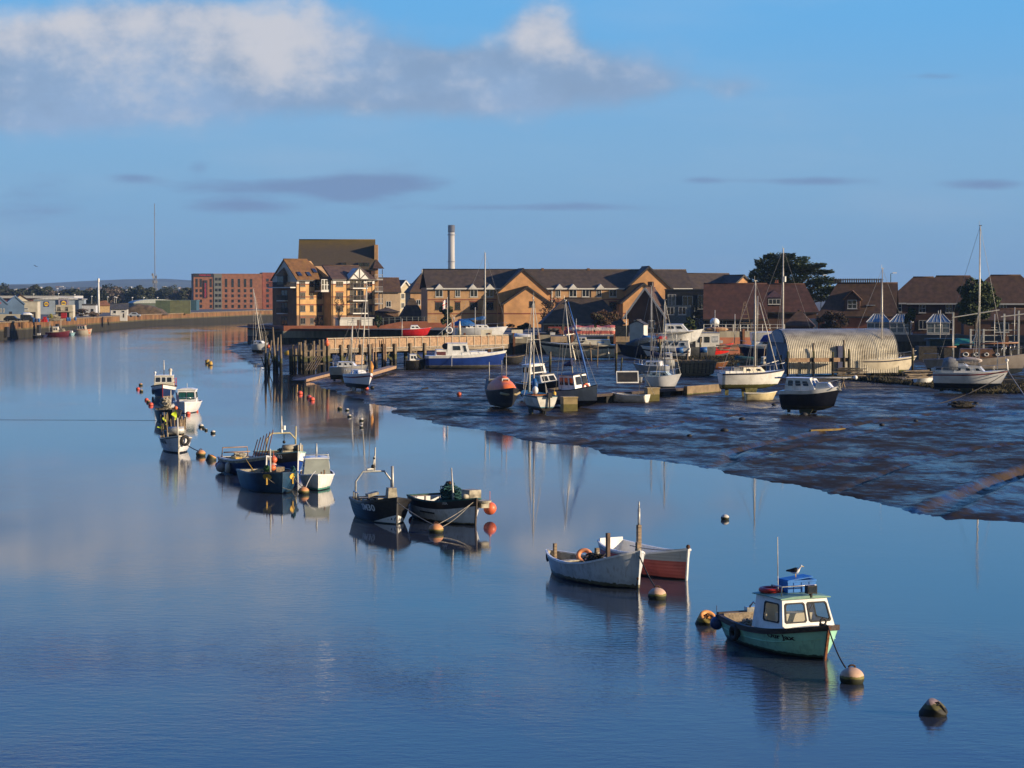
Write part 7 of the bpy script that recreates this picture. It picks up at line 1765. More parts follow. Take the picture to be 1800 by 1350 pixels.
# blue gabled sheds
bs = M('blue_shed_cladding', (.10, .17, .28), .6, .1, .5); pale = M('pale_shed_roof', (.48, .50, .52), .6, .08, .5)
for px, Y, w, lab in ((-14, 575, 4.6, 'blue clad gabled shed with red emblem, left of two'), (15, 578, 4.6, 'blue clad gabled shed with open dark doorway, right of two')):
    r = bld('gabled_shed', lab, px, Y, 3.9, 14, 'shed'); walls(r, w, 14, 4.2, bs, gable='y', hr=2.0); roof(r, w, 14, 4.2, 2.0, pale, 'y', o=.2, trimm=bs)
    if px < 0:
        for k in range(4): win(r, 1.1+.75*k, 2.0, .4, 1.0, sill=False)
        b = MB(); b.add([(2.3, -.03, 5.0), (2.9, -.03, 4.5), (2.3, -.03, 4.1), (1.9, -.03, 4.5)], [(0, 1, 2, 3)]); b.build('emblem', A['red'], r, fix=False)
    else: b = MB(); b.bx(4.62, 4.66, 2, 6, 0, 3.4); b.bx(.6, 1.4, -.05, -.003, 0, 2.2); b.build('doorway', A['black'], r)
# long low warehouse roofs behind
ware = M('pale_blue_cladding', (.27, .33, .40), .6, .07, .4); 
r = bld('warehouse', 'pale blue grey retail warehouse with round yellow emblem on its left wall', 62, 760, 3.9, 10, 'warehouse')
walls(r, 17.5, 30, 5.2, ware); b = MB(); b.prism([(-.5, 5.2), (8.5, 6.3), (18.0, 5.4), (18.0, 5.2)], -.6, 30); b.build('roof', M('white_sheet_roof', (.52, .53, .53), .6), r)
def emblem(x, z, rad_, y):
    b = MB(); b.bx(x-rad_*1.25, x+rad_*1.25, y-.06, y-.003, z-rad_*1.25, z+rad_*1.25); e = b.build('sign_panel', M('deep_blue_sign', (.01, .03, .16), .5), r)
    b = MB(); b.prism([(x+rad_*1.05*cos(a), z+rad_*1.05*sin(a)) for a in [2*pi*i/24 for i in range(24)]], y-.12, y-.061); b.build('sign_ring', A['red'], e)
    b = MB(); b.prism([(x+rad_*cos(a), z+rad_*sin(a)) for a in [2*pi*i/24 for i in range(24)]], y-.18, y-.121); b.build('sign_disc', M('sign_yellow', (.75, .50, .02), .5), e)
    lettering('LIDL', rad_*.75, M('deep_blue_sign', (.01, .03, .16)), e, Matrix.Translation((x, y-.19, z)) @ Matrix.Rotation(pi/2, 4, 'X'), bold=.05)
emblem(4.4, 3.6, .75, 0); emblem(10.4, 3.9, .85, -.6)
b = MB(); b.bx(8.6, 12.2, -.6, -.1, -.9, 5.6); b.build('entrance_tower', M('mauve_cladding', (.30, .27, .33), .6), r)
r = bld('warehouse', 'long low warehouse with white fascia and red brown wall behind the blue sheds', -60, 800, 3.9, 4, 'warehouse'); walls(r, 40, 25, 5.6, M('maroon_wall', (.20, .07, .055), .8)); b = MB(); b.box((20, 12, 6.1), (41, 26, .9)); b.build('roof', M('pale_fascia', (.50, .50, .49), .6), r)
cw_ = M('cream_block_wall', (.50, .46, .36), .8, .1, .5, dirt=(.35, .31, .24))
r = bld('boat_store', 'cream flat roofed yard building right of the blue sheds', 31, 590, 3.9, 6, 'building'); walls(r, 5.8, 7, 4.7, cw_); b = MB(); b.bx(-.1, 5.9, -.1, 7.1, 4.7, 4.95); b.build('roof', conc, r); b = MB(); b.bx(.05, 5.3, -.07, -.003, .2, 2.0); b.build('shadowed_bay', trim, r); win(r, 2.2, 2.6, 1.1, .5)
r = bld('brown_gabled_store', 'tan roofed gabled store between blue shed and cream building', 24, 620, 3.9, 20, 'building'); walls(r, 5, 8, 5.0, cw_, gable='y', hr=1.6); roof(r, 5, 8, 5.0, 1.6, tbrown, 'y')
r = bld('yard_wall', 'cream yard wall along the quay behind the parked vehicles', -6, 548, 3.9, 3, 'wall'); b = MB(); b.bx(0, 9.6, 0, .4, -.2, 1.75); b.build('wall_face', cw_, r)
r = bld('two_storey_store', 'pale two storey quayside store with open bays, red and blue gear below', 101, 600, 3.9, 5, 'building'); walls(r, 4.6, 6, 3.9, cw_)
for x in (.7, 2.5): b = MB(); b.bx(x, x+1.2, -.05, -.003, 0, 1.7); b.build('open_bay', A['black'], r)
for x in (.5, 2.6): win(r, x, 2.3, .8, 1.0, fm=dfr)
b = MB(); b.bx(-.3, 4.9, -1.2, -.05, 2.0, 2.15)
for k in range(9): b.bx(-.3+.63*k, -.24+.63*k, -1.2, -1.14, 2.15, 3.0)
b.bx(-.3, 4.9, -1.2, -1.14, 3.0, 3.08); b.bx(4.7, 4.85, -1.2, -1.05, -.1, 2.0); b.build('gallery', cw_, r)
r = bld('small_office', 'white flat roofed unit on the left quay, left of the light mast', 147, 690, 3.9, 5, 'building'); walls(r, 4.3, 6, 3.4, M('white_unit', (.52, .54, .57), .7)); win(r, 2.8, 1.4, .8, .9, fm=dfr); b = MB(); b.bx(-.1, 4.4, -.1, 6.1, 3.4, 3.9); b.build('roof', slate, r)
r = bld('pitched_bungalow', 'small white bungalow with grey pitched roof on the left quay', 197, 720, 3.9, 8, 'house'); walls(r, 5.6, 5, 2.2, rend); roof(r, 5.6, 5, 2.2, 1.5, slate, 'x')
for x in (.8, 3.6): win(r, x, .6, 1.0, 1.0)
r = bld('white_cabin', 'low white cabin on the quay edge below the bungalow', 213, 640, 3.9, 8, 'cabin'); walls(r, 2.1, 2.5, 1.4, rend); b = MB(); b.bx(-.1, 2.2, -.1, 2.6, 1.4, 1.55); b.build('roof', wfr, r); b = MB(); b.bx(.9, 1.3, -.04, -.003, 0, 1.2); b.build('door', dfr, r)
r = bld('orange_roof_house', 'house with bright tan walls and low orange roof under the light mast', 175, 850, 3.9, 15, 'house'); walls(r, 4.5, 5, 2.9, M('sandy_wall', (.50, .34, .16), .8)); roof(r, 4.5, 5, 2.9, 1.4, tile('terracotta_tile', (.26, .11, .05)), 'x', hipl=1.2, hipr=1.2)
r = bld('curved_shed', 'long green shed with pale curved roof behind the containers', 238, 860, 3.9, 20, 'shed'); gr_ = M('dull_green_cladding', (.085, .115, .085), .7, .1, .5); walls(r, 18, 12, 3.6, gr_)
b = MB(); b.prism([(-.4, 3.6)]+[(9+9.4*cos(a), 3.6+1.6*sin(a)) for a in [pi-pi*k/12 for k in range(13)]], -.3, 12.3); b.build('roof', M('pale_curved_roof', (.36, .40, .38), .6), r)
r = bld('teal_shed', 'dark teal flat warehouse left of the red brick hotel', 290, 1000, 3.6, 3, 'warehouse'); walls(r, 15, 15, 4.6, M('dark_teal_cladding', (.035, .09, .12), .6)); b = MB(); b.bx(-.2, 15.2, -.2, 15.2, 4.6, 5.0); b.build('roof', M('teal_edge', (.06, .13, .16), .6), r)
# shipping containers
gc1 = M('green_container', (.085, .12, .065), .6, .12, .8, wave=('X', 1.3, .6), dirt=(.10, .10, .05)); gc2 = M('yellow_green_container', (.15, .165, .08), .6, .12, .8, wave=('X', 1.3, .6), dirt=(.16, .13, .05))
for (px, Y, z, ln, m, lab) in ((276, 800, 0, 6.1, gc1, 'green container, lower of the darker stack'), (276, 800, 2.45, 6.1, gc1, 'green container, upper of the darker stack'),
                          (301.5, 790, 0, 7.2, gc2, 'yellow green container, lower of the lighter stack by the quay'), (301.5, 790, 2.45, 7.2, gc2, 'yellow green container, upper of the lighter stack by the quay')):
    r = bld('shipping_container', lab, px, Y, 3.9+z, 4, 'container', 'green containers on the left quay'); b = MB(); b.bx(0, ln, 0, 2.4, 0, 2.4); b.build('container_box', m, r)
    b = MB()
    for x in (0, ln/3, ln*2/3, ln): b.bx(x-.07, x+.07, -.05, -.003, 0, 2.42)
    b.bx(0, ln, -.045, -.003, 2.28, 2.42); b.bx(0, ln, -.045, -.003, 0, .14); b.build('corner_frame', m, r)
# spoil heap
b = MB(); rings = []
for i in range(15):
    row = []
    for j in range(21):
        x = -9+18*j/20; y = -5+10*i/14; k = max(0, 1-(x/9)**2)*max(0, 1-(y/5)**2)
        row.append((x, y, 3.6*k**.8+noise.noise(Vector((x*.5, y*.5, 1)))*.8*k))
    rings.append(row)
b.loft(rings, caps=False); o = b.build('spoil_heap', M('brown_spoil', (.13, .085, .045), .95, .35, .6, dirt=(.08, .08, .035)), fix=False); o.location = at(253, 760, 3.8); tag(o, 'brown overgrown spoil heap left of the green containers', 'heap')
# vehicles and drums on the quay
def car(px, Y, z, ang, L_, h_, mat, lab, van=False, name='parked_car', cat='car'):
    r = thing(name, lab, cat, at(px, Y, z), R(ang)); b = MB()
    if van: pr = [(0, .35), (0, h_*.95), (.2, h_), (L_*.68, h_), (L_*.84, h_*.62), (L_, h_*.5), (L_, .35)]
    else: pr = [(0, .35), (0, .85), (.15, .95), (L_*.2, h_), (L_*.62, h_), (L_*.78, .92), (L_*.98, .78), (L_, .35)]
    b.prism(pr, 0, 1.75); b.build('body', mat, r)
    for x in (L_*.2, L_*.8):
        for y in (-.02, 1.6): b = MB(); b.tube([(x, y, .33), (x, y+.18, .33)], .33, 12); b.build('wheel', A['rubber'], r)
    b = MB(); b.bx(L_*.28, L_*.66, -.02, -.003, h_*.66, h_*.9); b.build('side_window', A['glass'], r)
car(9, 528, 3.9, 3, 4.0, 1.5, M('black_car_paint', (.015, .016, .018), .3), 'black car parked on the left quay')
car(38.5, 534, 3.9, 3, 3.4, 1.7, M('dark_van_paint', (.03, .035, .045), .35), 'dark van with white load on its roof on the left quay', True, 'parked_van', 'van')
car(228, 650, 3.9, 5, 3.6, 1.4, M('silver_car_paint', (.38, .42, .48), .3), 'silver car parked left of the spoil heap')
b = MB(); b.loft([[(x, w*cos(a), hh*sin(a)) for a in [pi*i/8 for i in range(9)]] for x, w, hh in ((0, .6, .3), (.6, .8, .6), (2, .8, .55), (2.6, .5, .2))]); o = b.build('roof_load', A['white']); o.location = at(41, 534.9, 5.6); tag(o, 'white wrapped load on the roof of the dark van', 'load')
rnd = random.Random(8)
for (px, Y, c_, lab) in ((62, 522, 'bluetarp', 'blue drum right of the dark van, leftmost of three'), (66, 522, 'navy', 'dark blue drum right of the dark van'), (71, 523, 'bluetarp', 'blue drum next to the red crates'), (86, 530, 'bluetarp', 'blue drum right of the red crates'), (121, 545, 'bluetarp', 'blue drum in front of the pale store, left of two'), (125, 546, 'bluetarp', 'blue drum in front of the pale store, right of two'), (135, 560, 'bluetarp', 'blue drum right of the pale store')):
    b = MB(); b.lathe([(.28, 0), (.3, .05), (.29, .3), (.31, .33), (.29, .6), (.3, .85), (.28, .9)], 12); tag(b.build('drum', A[c_]), lab, 'drum', 'drums on the left quay').location = at(px, Y, 3.92)
for (px, Y, z, w, h, lab) in ((75, 524, 0, .8, .7, 'red crate stack, left low one'), (78.5, 524.5, 0, .7, 1.3, 'red crate stack, tall middle one'), (82, 525, 0, .5, .6, 'red crate stack, right low one'), (110, 585, 0, 1.4, 1.8, 'red hoist cabin in front of the pale store')):
    b = MB(); b.bx(0, w, 0, .6, 0, h)
    for k in range(3): b.bx(-.03, w+.03, -.03, .63, h*(k+.8)/3-.04, h*(k+.8)/3)
    tag(b.build('red_crate', A['red']), lab, 'crate', 'red crates on the left quay').location = at(px, Y, 3.92+z)
heap(None, 'pot_pile', A['palegrime'], at(96, 540, 3.95), (4.5, 1.5, 1.6), 40, .07, 61, 'tangled pile of pots and nets on the left quay', 'pots')
heap(None, 'pot_pile', M('yellow_green_net', (.30, .28, .05), .9, .3, 8), at(93, 538, 4.6), (1.2, .8, 1.2), 20, .06, 62, 'yellow net heap on top of the pots on the left quay', 'nets')
# moored boats along the left quay
def wboat(name, lab, xl, xr, yp, hd, B, fb, fm, mats_, **k):
    return mudboat(name, lab, k.pop('cat', 'boat'), xl, xr, yp, hd, B, fb, fm, fm, mats_, dr=.4, gap=-.4, zbase=0.0, keel=None, td=0.0, deck=k.pop('deck', A['palegrime']), **k)
maroon = M('maroon_trawler_paint', (.13, .015, .03), .5, .2)
o = wboat('trawler', 'maroon fishing trawler with white deck house alongside the left quay', 81, 121, 591.5, -2, 2.6, 1.6, 1.1, [maroon], rail=A['palegrime'])
cabin(o.r, -1.0, .4, 1.6, 1.4, 1.1, 1.3, .2, 0, .9, A['cream'], A['white'], wins=[('S', .1, .45, .4, .8), ('S', .55, .9, .4, .8)], fmat=A['white'], pmat=A['glass'])
mast(o.r, .9, 1.2, 3.2, .06, A['paintedmast'], 'mast', 0); mast(o.r, -1.9, 1.1, 2.6, .06, A['paintedmast'], 'mast', 0); heap(o.r, 'deck_gear', A['palegrime'], (1.2, 0, 1.2), (1.8, 1.5, .8), 24, .05, 63)
pipe_part('gantry', [[(-1.9, -.8, 1.1), (-1.9, -.8, 2.4), (-1.9, .8, 2.4), (-1.9, .8, 1.1)]], .05, A['galv'], o.r)
o = wboat('fishing_boat', 'white fishing boat with orange roof and orange bow by the left quay', 130, 160, 588.5, -4, 2.6, 1.6, 1.3, [M('cream_white_hull', (.56, .50, .40), .5, .1)], rail=A['orange'])
cabin(o.r, -1.2, 1.0, 2.0, 1.8, 1.3, 1.2, .2, 0, .9, A['palegrime'], A['orange'], wins=[('S', .05, .3, .2, .9), ('S', .36, .62, .2, .9), ('S', .68, .95, .2, .9)], fmat=A['white'], pmat=A['glass'], over=.15)
spanel(o.r, 'bow_patch', A['orange'], lambda b: [b.quad(*[Vector((x, -(o.h.y(x, z)+.015), z)) for x, z in ((o.L/2-.5, .3), (o.L/2-.05, .3), (o.L/2, 1.4), (o.L/2-.5, 1.3))])])
o = wboat('dinghy', 'small pale blue and white boat between the trawler and the orange roofed boat', 121, 131, 589.5, -10, 1.3, .8, .7, [M('pale_blue_hull', (.30, .50, .58), .5)])
cabin(o.r, -.4, .3, .8, .7, .7, .4, .1, 0, .9, A['white'], A['white'], simple=True)
o = wboat('dinghy', 'small black boat with white outboard left of the trawler', 58, 73, 594, -6, 1.3, .75, .6, [A['black']]); spanel(o.r, 'outboard_motor', A['white'], lambda b: b.box((.4, 0, .9), (.8, .3, .5)))
o = wboat('dinghy', 'small dark blue dinghy touching the stern of the trawler', 73, 82, 592.5, -6, 1.2, .7, .6, [A['navy']])
# hotel
r = bld('hotel', 'six storey red brick hotel with dark banner and grey stair bay', 342.5, 1140, 3.2, 12, 'hotel')
hb = brick('hotel_red_brick', (.27, .115, .066)); HH = 18.6; HW = 36.0
walls(r, HW, 18, HH, hb); b = MB(); b.bx(-.1, HW+.1, -.1, 18.1, HH, HH+.5); b.build('parapet', hb, r)
b = MB(); b.bx(10.6, 14.8, -.35, -.003, -.5, HH+.3); b.build('grey_bay', M('grey_stair_cladding', (.15, .16, .15), .6, .1), r)
b = MB(); b.bx(.0, 10.4, -.3, -.003, HH-1.2, HH+.55); sp0 = b.build('sign_band', M('charcoal_sign', (.02, .018, .022), .6), r)
lettering('PREMIER INN', 1.05, M('crimson_lettering', (.40, .03, .07), .5), sp0, Matrix.Translation((5.9, -.32, HH-.35)) @ Matrix.Rotation(pi/2, 4, 'X'), bold=.03)
b = MB(); b.bx(5.2, 7.2, -.4, -.003, 6.2, HH-3.0); sp1 = b.build('banner', M('charcoal_sign', (.02, .018, .022)), r)
lettering('PREMIER INN', 1.3, M('crimson_lettering', (.40, .03, .07)), sp1, Matrix.Translation((6.2, -.42, 10.3)) @ Matrix.Rotation(-pi/2, 4, 'Y') @ Matrix.Rotation(pi/2, 4, 'X') if False else Matrix.Translation((6.2, -.42, 10.3)) @ Matrix.Rotation(pi/2, 4, 'X') @ Matrix.Rotation(pi/2, 4, 'Z'), bold=.04)
pb0 = MB()
for i in range(6):
    z = 1.0+2.75*i
    hh_ = 1.7 if i < 4 else 2.4
    if i == 5: continue
    for x in (1.0, 3.2, 8.4): win(r, x, z, 1.2, hh_ if i < 4 else 4.4, fm=dfr, sill=False)
    for x in (16.4, 19.8, 23.2, 26.4, 29.6): win(r, x, z, 1.3, hh_ if i < 4 else 4.4, fm=dfr, sill=False)
for i in range(6): win(r, 11.2, 1.2+2.85*i, 1.4, 1.5, fm=dfr, org=(0, -.35), sill=False); win(r, 13.0, 1.2+2.85*i, 1.4, 1.5, fm=dfr, org=(0, -.35), sill=False)
walls(r, 14, 16, HH+1.2, brick('hotel_wing_brick', (.25, .08, .05)), x0=HW+.5, y0=3, name='rear_wing')
for i in range(6):
    for x in (2.0, 6.0, 10.0): win(r, x, 1.2+2.75*i, 1.4, 1.6, fm=dfr, org=(HW+.5, 3), sill=False)
for z in (3.7, 6.5): b = MB(); b.bx(.02, HW-.02, -.06, -.003, z, z+.2); b.build('pale_course', M('pale_brick_course', (.36, .17, .10), .8), r)
# power station chimney
r = thing('power_station_chimney', 'tall pale power station chimney with dark cap far behind the long row', 'chimney', (Xp(794, 3000), 3000, 3.5))
b = MB(); b.lathe([(5.1, 0), (4.9, 30), (4.6, 60), (4.4, 99)], 24); b.build('shaft', M('pale_chimney_shell', (.50, .48, .45), .7, .04, .05), r)
b = MB(); b.lathe([(4.7, 96), (4.8, 97), (4.8, 104.5), (4.5, 106), (3.8, 106)], 24); b.build('cap', M('dark_chimney_cap', (.10, .10, .11), .7), r)
for z in (55, 92): b = MB(); b.lathe([(4.6, z), (5.6, z), (5.6, z+1.2), (4.6, z+1.2)], 24); b.build('gallery', M('chimney_gallery', (.30, .30, .30), .6), r)
# radio mast
r = thing('radio_mast', 'slender grey radio mast with clustered white antennas near its base', 'mast', (Xp(275, 1500), 1500, 3.6))
b = MB(); b.tube([(0, 0, 0), (0, 0, 71)], [.32, .22], 6)
b.build('pole', M('mast_steel', (.20, .20, .21), .6), r)
b = MB()
for sx, sy in ((-1, -1), (1, -1), (1, 1), (-1, 1)): b.tube([(sx*1.3, sy*1.3, 0), (sx*1.0, sy*1.0, 22)], .11, 5)
for k in range(11): 
    z = 2*k
    b.bar((-1.2, -1.2, z), (1.2, -1.2, z+2), .08); b.bar((1.2, -1.2, z), (-1.2, -1.2, z+2), .08)
b.build('lattice', M('mast_steel', (.20, .20, .21)), r)
b = MB(); rnd = random.Random(4)
for k in range(16): b.bx(*(lambda x, z: (x-.3, x+.3, -1.7, -1.3, z, z+1.7))(rnd.uniform(-1.8, 1.8), 16+rnd.choice([0, 0, 3.2, 3.2, 5.0])))
b.build('antenna_cluster', M('antenna_grey', (.46, .47, .48), .6), r)
for z in (34, 50, 64): b = MB(); b.bar((-1.6, 0, z), (1.6, 0, z), .08); b.build('crossarm', M('mast_steel', (.20, .20, .21)), r)
# light mast
r = thing('light_mast', 'white tapered light mast on the left bank', 'mast', at(176, 760, 3.9)); b = MB(); b.tube([(0, 0, 0), (0, 0, 11.4)], [.42, .28], 8); b.cyl((0, 0, 11.4), .4, 1.2, 8); b.build('column', A['white'], r)
# street lamps far left
for i, (px, py) in enumerate(((62, 517), (78, 521), (106, 516), (134, 518), (164, 521), (192, 522), (204, 522), (207, 523), (235, 523), (255, 523), (279, 523), (305, 530), (309, 529))):
    Y = 980; z = Zp(py, Y); r = thing('street_lamp', 'slim street lamp with white head before the tree belt on the left bank', 'lamp', at(px, Y, 3.6), 0, 'street lamps on the left bank')
    b = MB(); b.tube([(0, 0, 0), (0, 0, z-3.6)], .09, 5); b.build('post', A['galv'], r); b = MB(); b.ball((0, -.1, z-3.6), .32, 8, sc=(1.6, 1, .7)); b.build('lamp_head', A['white'], r)
# far white towers and town
for (px, w, h, lab) in ((251, 17, 9.5, 'long white block far off, left of the mast base'), (283, 18, 13.5, 'taller white tower block far off, right of the mast base'), (273, 14, 8.0, 'lower white block joining the far tower block')):
    r = bld('tower_block', lab, px, 2600, 3.5, 8, 'building'); b = MB(); b.bx(0, w*.68, 0, 15, 0, h); b.build('wall', M('far_white_block', (.52, .50, .47), .8, .06, .2), r)
    for k in range(3): b = MB(); b.bx(.6, w*.68-.6, -.1, -.003, h*(.25+.22*k), h*(.25+.22*k)+1.2); b.build('window_band', M('far_glass_band', (.25, .27, .30), .5), r)
b = MB(); rnd = random.Random(21)
hm_ = []
# ================= hills, trees, plants, birds =================
def ridge(name, px0, px1, Y, prof, depth, mat):
    """a range of hills: photo silhouette heights along x at distance Y, sloping down to both sides"""
    rings = []
    for (px, py) in prof:
        x = (px-900)/F*Y; z = CAMZ+(522-py)/F*Y
        rings.append([(x, Y-depth, 2), (x, Y-depth*.5, 2+(z-2)*.55+noise.noise(Vector((x*.002, 3, 0)))*6), (x, Y, z), (x, Y+depth, 0)])
    b = MB(); b.loft(rings, caps=False); o = b.build(name, mat, fix=False); return tag(o, kind='structure')
hillm = M('downland', (.085, .095, .06), .95, .35, .004, dirt=(.05, .06, .035), damt=.6, dscale=.008)
ridge('hills', 0, 0, 7500, [(-1500, 500), (-600, 505), (-200, 504), (0, 500), (60, 499), (150, 494), (220, 491), (290, 490), (340, 493), (420, 499), (520, 506), (700, 512), (900, 516), (1300, 516), (2200, 512), (3500, 515)], 1800, hillm)
ridge('hill_slope', 0, 0, 4200, [(-1500, 508), (-500, 509), (0, 502), (40, 501), (80, 506), (160, 504), (260, 507), (340, 509), (480, 516), (900, 519), (2200, 518), (3500, 518)], 900, M('wooded_slope', (.05, .055, .032), .95, .45, .012, dirt=(.03, .03, .022), damt=.7, dscale=.02))
# far-off town scattered over the slope: one mass
b = MB(); rnd = random.Random(21)
for k in range(260):
    px = rnd.uniform(-250, 520); yy = rnd.uniform(504, 519); Y = 3000+(519-yy)/15*1100+rnd.uniform(-150, 150)
    z = CAMZ+(522-yy)/F*Y; w = rnd.uniform(2.2, 6.0); b.box(((px-900)/F*Y, Y-90, z), (w, 8, rnd.uniform(1.6, 3.2)), rnd.choice([0, 0, 1, 1, 2, 2]))
tag(b.build('far_town', [M('far_house_white', (.50, .49, .47), .8), M('far_house_brick', (.22, .15, .12), .8), M('far_house_slate', (.12, .12, .13), .8)]), 'scattered pale houses of a far off town on the slope', kind='stuff')
def leaf_mat(name, a, b_): 
    m = M(name, a, .85, .45, .5, dirt=b_, damt=.8, dscale=.6); return m
def crown_mesh(seed, w, d, h, n, leaf, clumps, flat=1.0, sparse=0.0, lift=.25):
    """foliage of many small leaf sprays gathered in clumps through the crown's volume"""
    rnd = random.Random(seed); b = MB(); cs = []
    for k in range(clumps):
        for _ in range(40):
            p = Vector((rnd.uniform(-1, 1), rnd.uniform(-1, 1), rnd.uniform(-1, 1)))
            if .25 < p.length < 1: break
        cs.append((p, rnd.uniform(.22, .46)))
    vs = []; fs = []
    for i in range(n):
        c, q = rnd.choice(cs); v = Vector((rnd.gauss(0, 1), rnd.gauss(0, 1), rnd.gauss(0, 1)))
        v = v.normalized()*q*rnd.uniform(.35, 1.0)**.5
        p = c*.8+v*.75
        P = Vector((p.x*w/2, p.y*d/2, h*lift+(p.z*.5+.5)*h*(1-lift*.0)))
        a = Vector((rnd.gauss(0, 1), rnd.gauss(0, 1), rnd.gauss(0, .6))).normalized(); e = a.cross(Vector((rnd.gauss(0, 1), rnd.gauss(0, 1), rnd.gauss(0, 1)))).normalized()
        s = leaf*rnd.uniform(.6, 1.4); o = len(vs)
        vs += [P-a*s*.5, P+e*s*.33, P+a*s*.55, P-e*s*.3]; fs.append((o, o+1, o+2, o+3))
    b.add(vs, fs); return b
def branches(seed, h, w, n, r0):
    rnd = random.Random(seed); b = MB(); b.tube([(0, 0, -.3), (.05*w*.1, 0, h*.4), (0, .02*w, h*.75)], [r0, r0*.75, r0*.3], 7)
    for k in range(n):
        z0 = h*rnd.uniform(.18, .65); a = rnd.uniform(0, 2*pi); l = w*.5*rnd.uniform(.5, .95); q = Vector((cos(a)*l, sin(a)*l, z0+h*rnd.uniform(.1, .4)))
        p = Vector((0, 0, z0)); b.tube([p, p.lerp(q, .5)+Vector((0, 0, h*.05)), q], [r0*.45, r0*.25, r0*.08], 5)
    return b
bark = M('tree_bark', (.07, .055, .04), .95, .3, 4)
def tree(name, label, p, w, h, seed, mat, n=3500, leaf=.55, clumps=16, cat='tree', d=None, group=None, nb=9, lift=.22, trunk=True, mesh=None):
    r = thing(name, label, cat, p, seed*1.3, group)
    crown_mesh(seed, w, d or w, h, n, leaf, clumps, lift=lift).build('crown', mat, r, fix=False)
    if trunk: branches(seed, h*(1+lift*.3), w, nb, max(.06, h*.028)).build('trunk', bark, r)
    return r
green = leaf_mat('dark_evergreen_leaf', (.050, .075, .025), (.095, .105, .03)); brown = leaf_mat('bare_brown_twig', (.085, .055, .035), (.05, .038, .028)); olive = leaf_mat('olive_leaf', (.055, .068, .020), (.035, .04, .014)); palm = leaf_mat('palm_leaf', (.06, .09, .025), (.03, .05, .015))
russet = leaf_mat('russet_bush_leaf', (.12, .060, .030), (.07, .07, .02))
belt = [leaf_mat('winter_wood_brown', (.20, .145, .105), (.14, .105, .08)), leaf_mat('winter_wood_grey', (.18, .145, .115), (.13, .105, .085)), leaf_mat('dark_wood_green', (.035, .045, .022), (.05, .05, .022))]
# great cypress: horizontal plates of foliage swept to the right
r = thing('cypress_tree', 'large dark cypress with flat wind swept plates of foliage', 'tree', at(1388, 425, 3.6)); r.scale = (1.08, 1.1, 1.2); rnd = random.Random(77)
vs = []; fs = []; bb = MB(); bb.tube([(0, 0, -.3), (-.3, 0, 5), (-1.2, 0, 10.5)], [.7, .55, .2], 8)
plates = [(-4.2, 7.0, 3.2, 1.9), (-4.8, 9.0, 2.6, 1.6), (-3.6, 10.8, 2.8, 1.5), (-2.3, 11.8, 2.4, 1.0), (-.6, 11.0, 3.2, 1.4), (1.0, 9.6, 3.4, 1.3), (2.8, 10.2, 2.8, .9), (4.4, 9.2, 2.8, .8), (3.2, 7.8, 3.6, 1.3), (6.0, 7.6, 2.6, .8), (7.6, 6.6, 2.4, .7), (9.4, 6.2, 1.7, .5), (-1.5, 8.4, 4.0, 1.8), (.8, 6.6, 4.2, 1.6), (4.6, 6.0, 3.6, 1.2), (-3.4, 5.4, 3.0, 1.4), (6.5, 5.0, 2.6, .9), (-4.4, 8.0, 3.0, 2.0), (-3.0, 10.0, 2.8, 1.8), (-1.0, 9.8, 3.0, 1.6), (-2.6, 7.0, 3.4, 2.0)]
for (x, z, w, hh) in plates:
    y0 = rnd.uniform(-1.5, 1.5); bb.tube([(-.4, 0, z*.6), (x*.5, y0*.5, z*.85), (x, y0, z)], [.22, .14, .05], 5)
    for k in range(900):
        a = rnd.uniform(0, 2*pi); q = sqrt(rnd.random()); P = Vector((x+w*q*cos(a)*(1.0 if cos(a) < 0 else 1.15), y0+w*.8*q*sin(a), z+1.5*hh*(rnd.random()-.5)*(1-q*.6)+.12*w*q*max(0, cos(a))))
        dd = Vector((cos(a)*.8+.35, sin(a)*.7, rnd.uniform(-.1, .45))).normalized(); e = dd.cross(Vector((0, rnd.gauss(0, 1), 1))).normalized(); s = rnd.uniform(.35, .75); o = len(vs)
        vs += [P, P+dd*s*.5+e*s*.22, P+dd*s, P+dd*s*.5-e*s*.22]; fs.append((o, o+1, o+2, o+3))
b = MB(); b.add(vs, fs); b.build('crown', green, r, fix=False); bb.build('trunk', bark, r)
tree('round_tree', 'dense round green tree in front of the right hand houses', at(1712, 336, 3.6), 7.9, 7.6, 31, green, 9000, .45, 40)
tree('bush', 'wide russet brown bush over the brick yard wall', at(1062, 380, 3.7), 8.2, 3.6, 32, russet, 5200, .32, 24, 'bush', d=4, trunk=False)
tree('bush', 'olive green part of the hedge left of the russet bush', at(1000, 383, 3.7), 6.5, 3.0, 42, olive, 2200, .3, 14, 'bush', d=3, trunk=False) if False else None
tree('bare_tree', 'brown bare twiggy tree above the corrugated hut', at(1462, 336, 3.6), 7.0, 3.6, 33, brown, 4200, .30, 22, d=4, nb=16)
tree('bare_tree', 'small bare tree on the promenade before the buff apartments', at(597, 444, 3.4), 2.6, 6.0, 34, brown, 500, .25, 10, nb=14)
tree('bush', 'round brown bush at the foot of the buff apartments', at(561, 448, 3.2), 1.9, 2.6, 35, brown, 900, .22, 10, 'bush', trunk=False)
tree('bush', 'clipped olive green bush at the foot of the buff apartments', at(573, 447, 3.2), 1.6, 1.2, 36, olive, 700, .2, 8, 'bush', trunk=False, lift=0)
tree('palm', 'spiky green garden palm right of the buff apartments', at(666, 436, 3.4), 1.7, 2.4, 37, palm, 800, .4, 8, 'plant', nb=4)
tree('palm', 'spiky green garden plant in front of the dark modern house', at(1196, 345, 3.6), 3.0, 1.9, 38, palm, 1300, .35, 10, 'plant', nb=6, lift=.1)
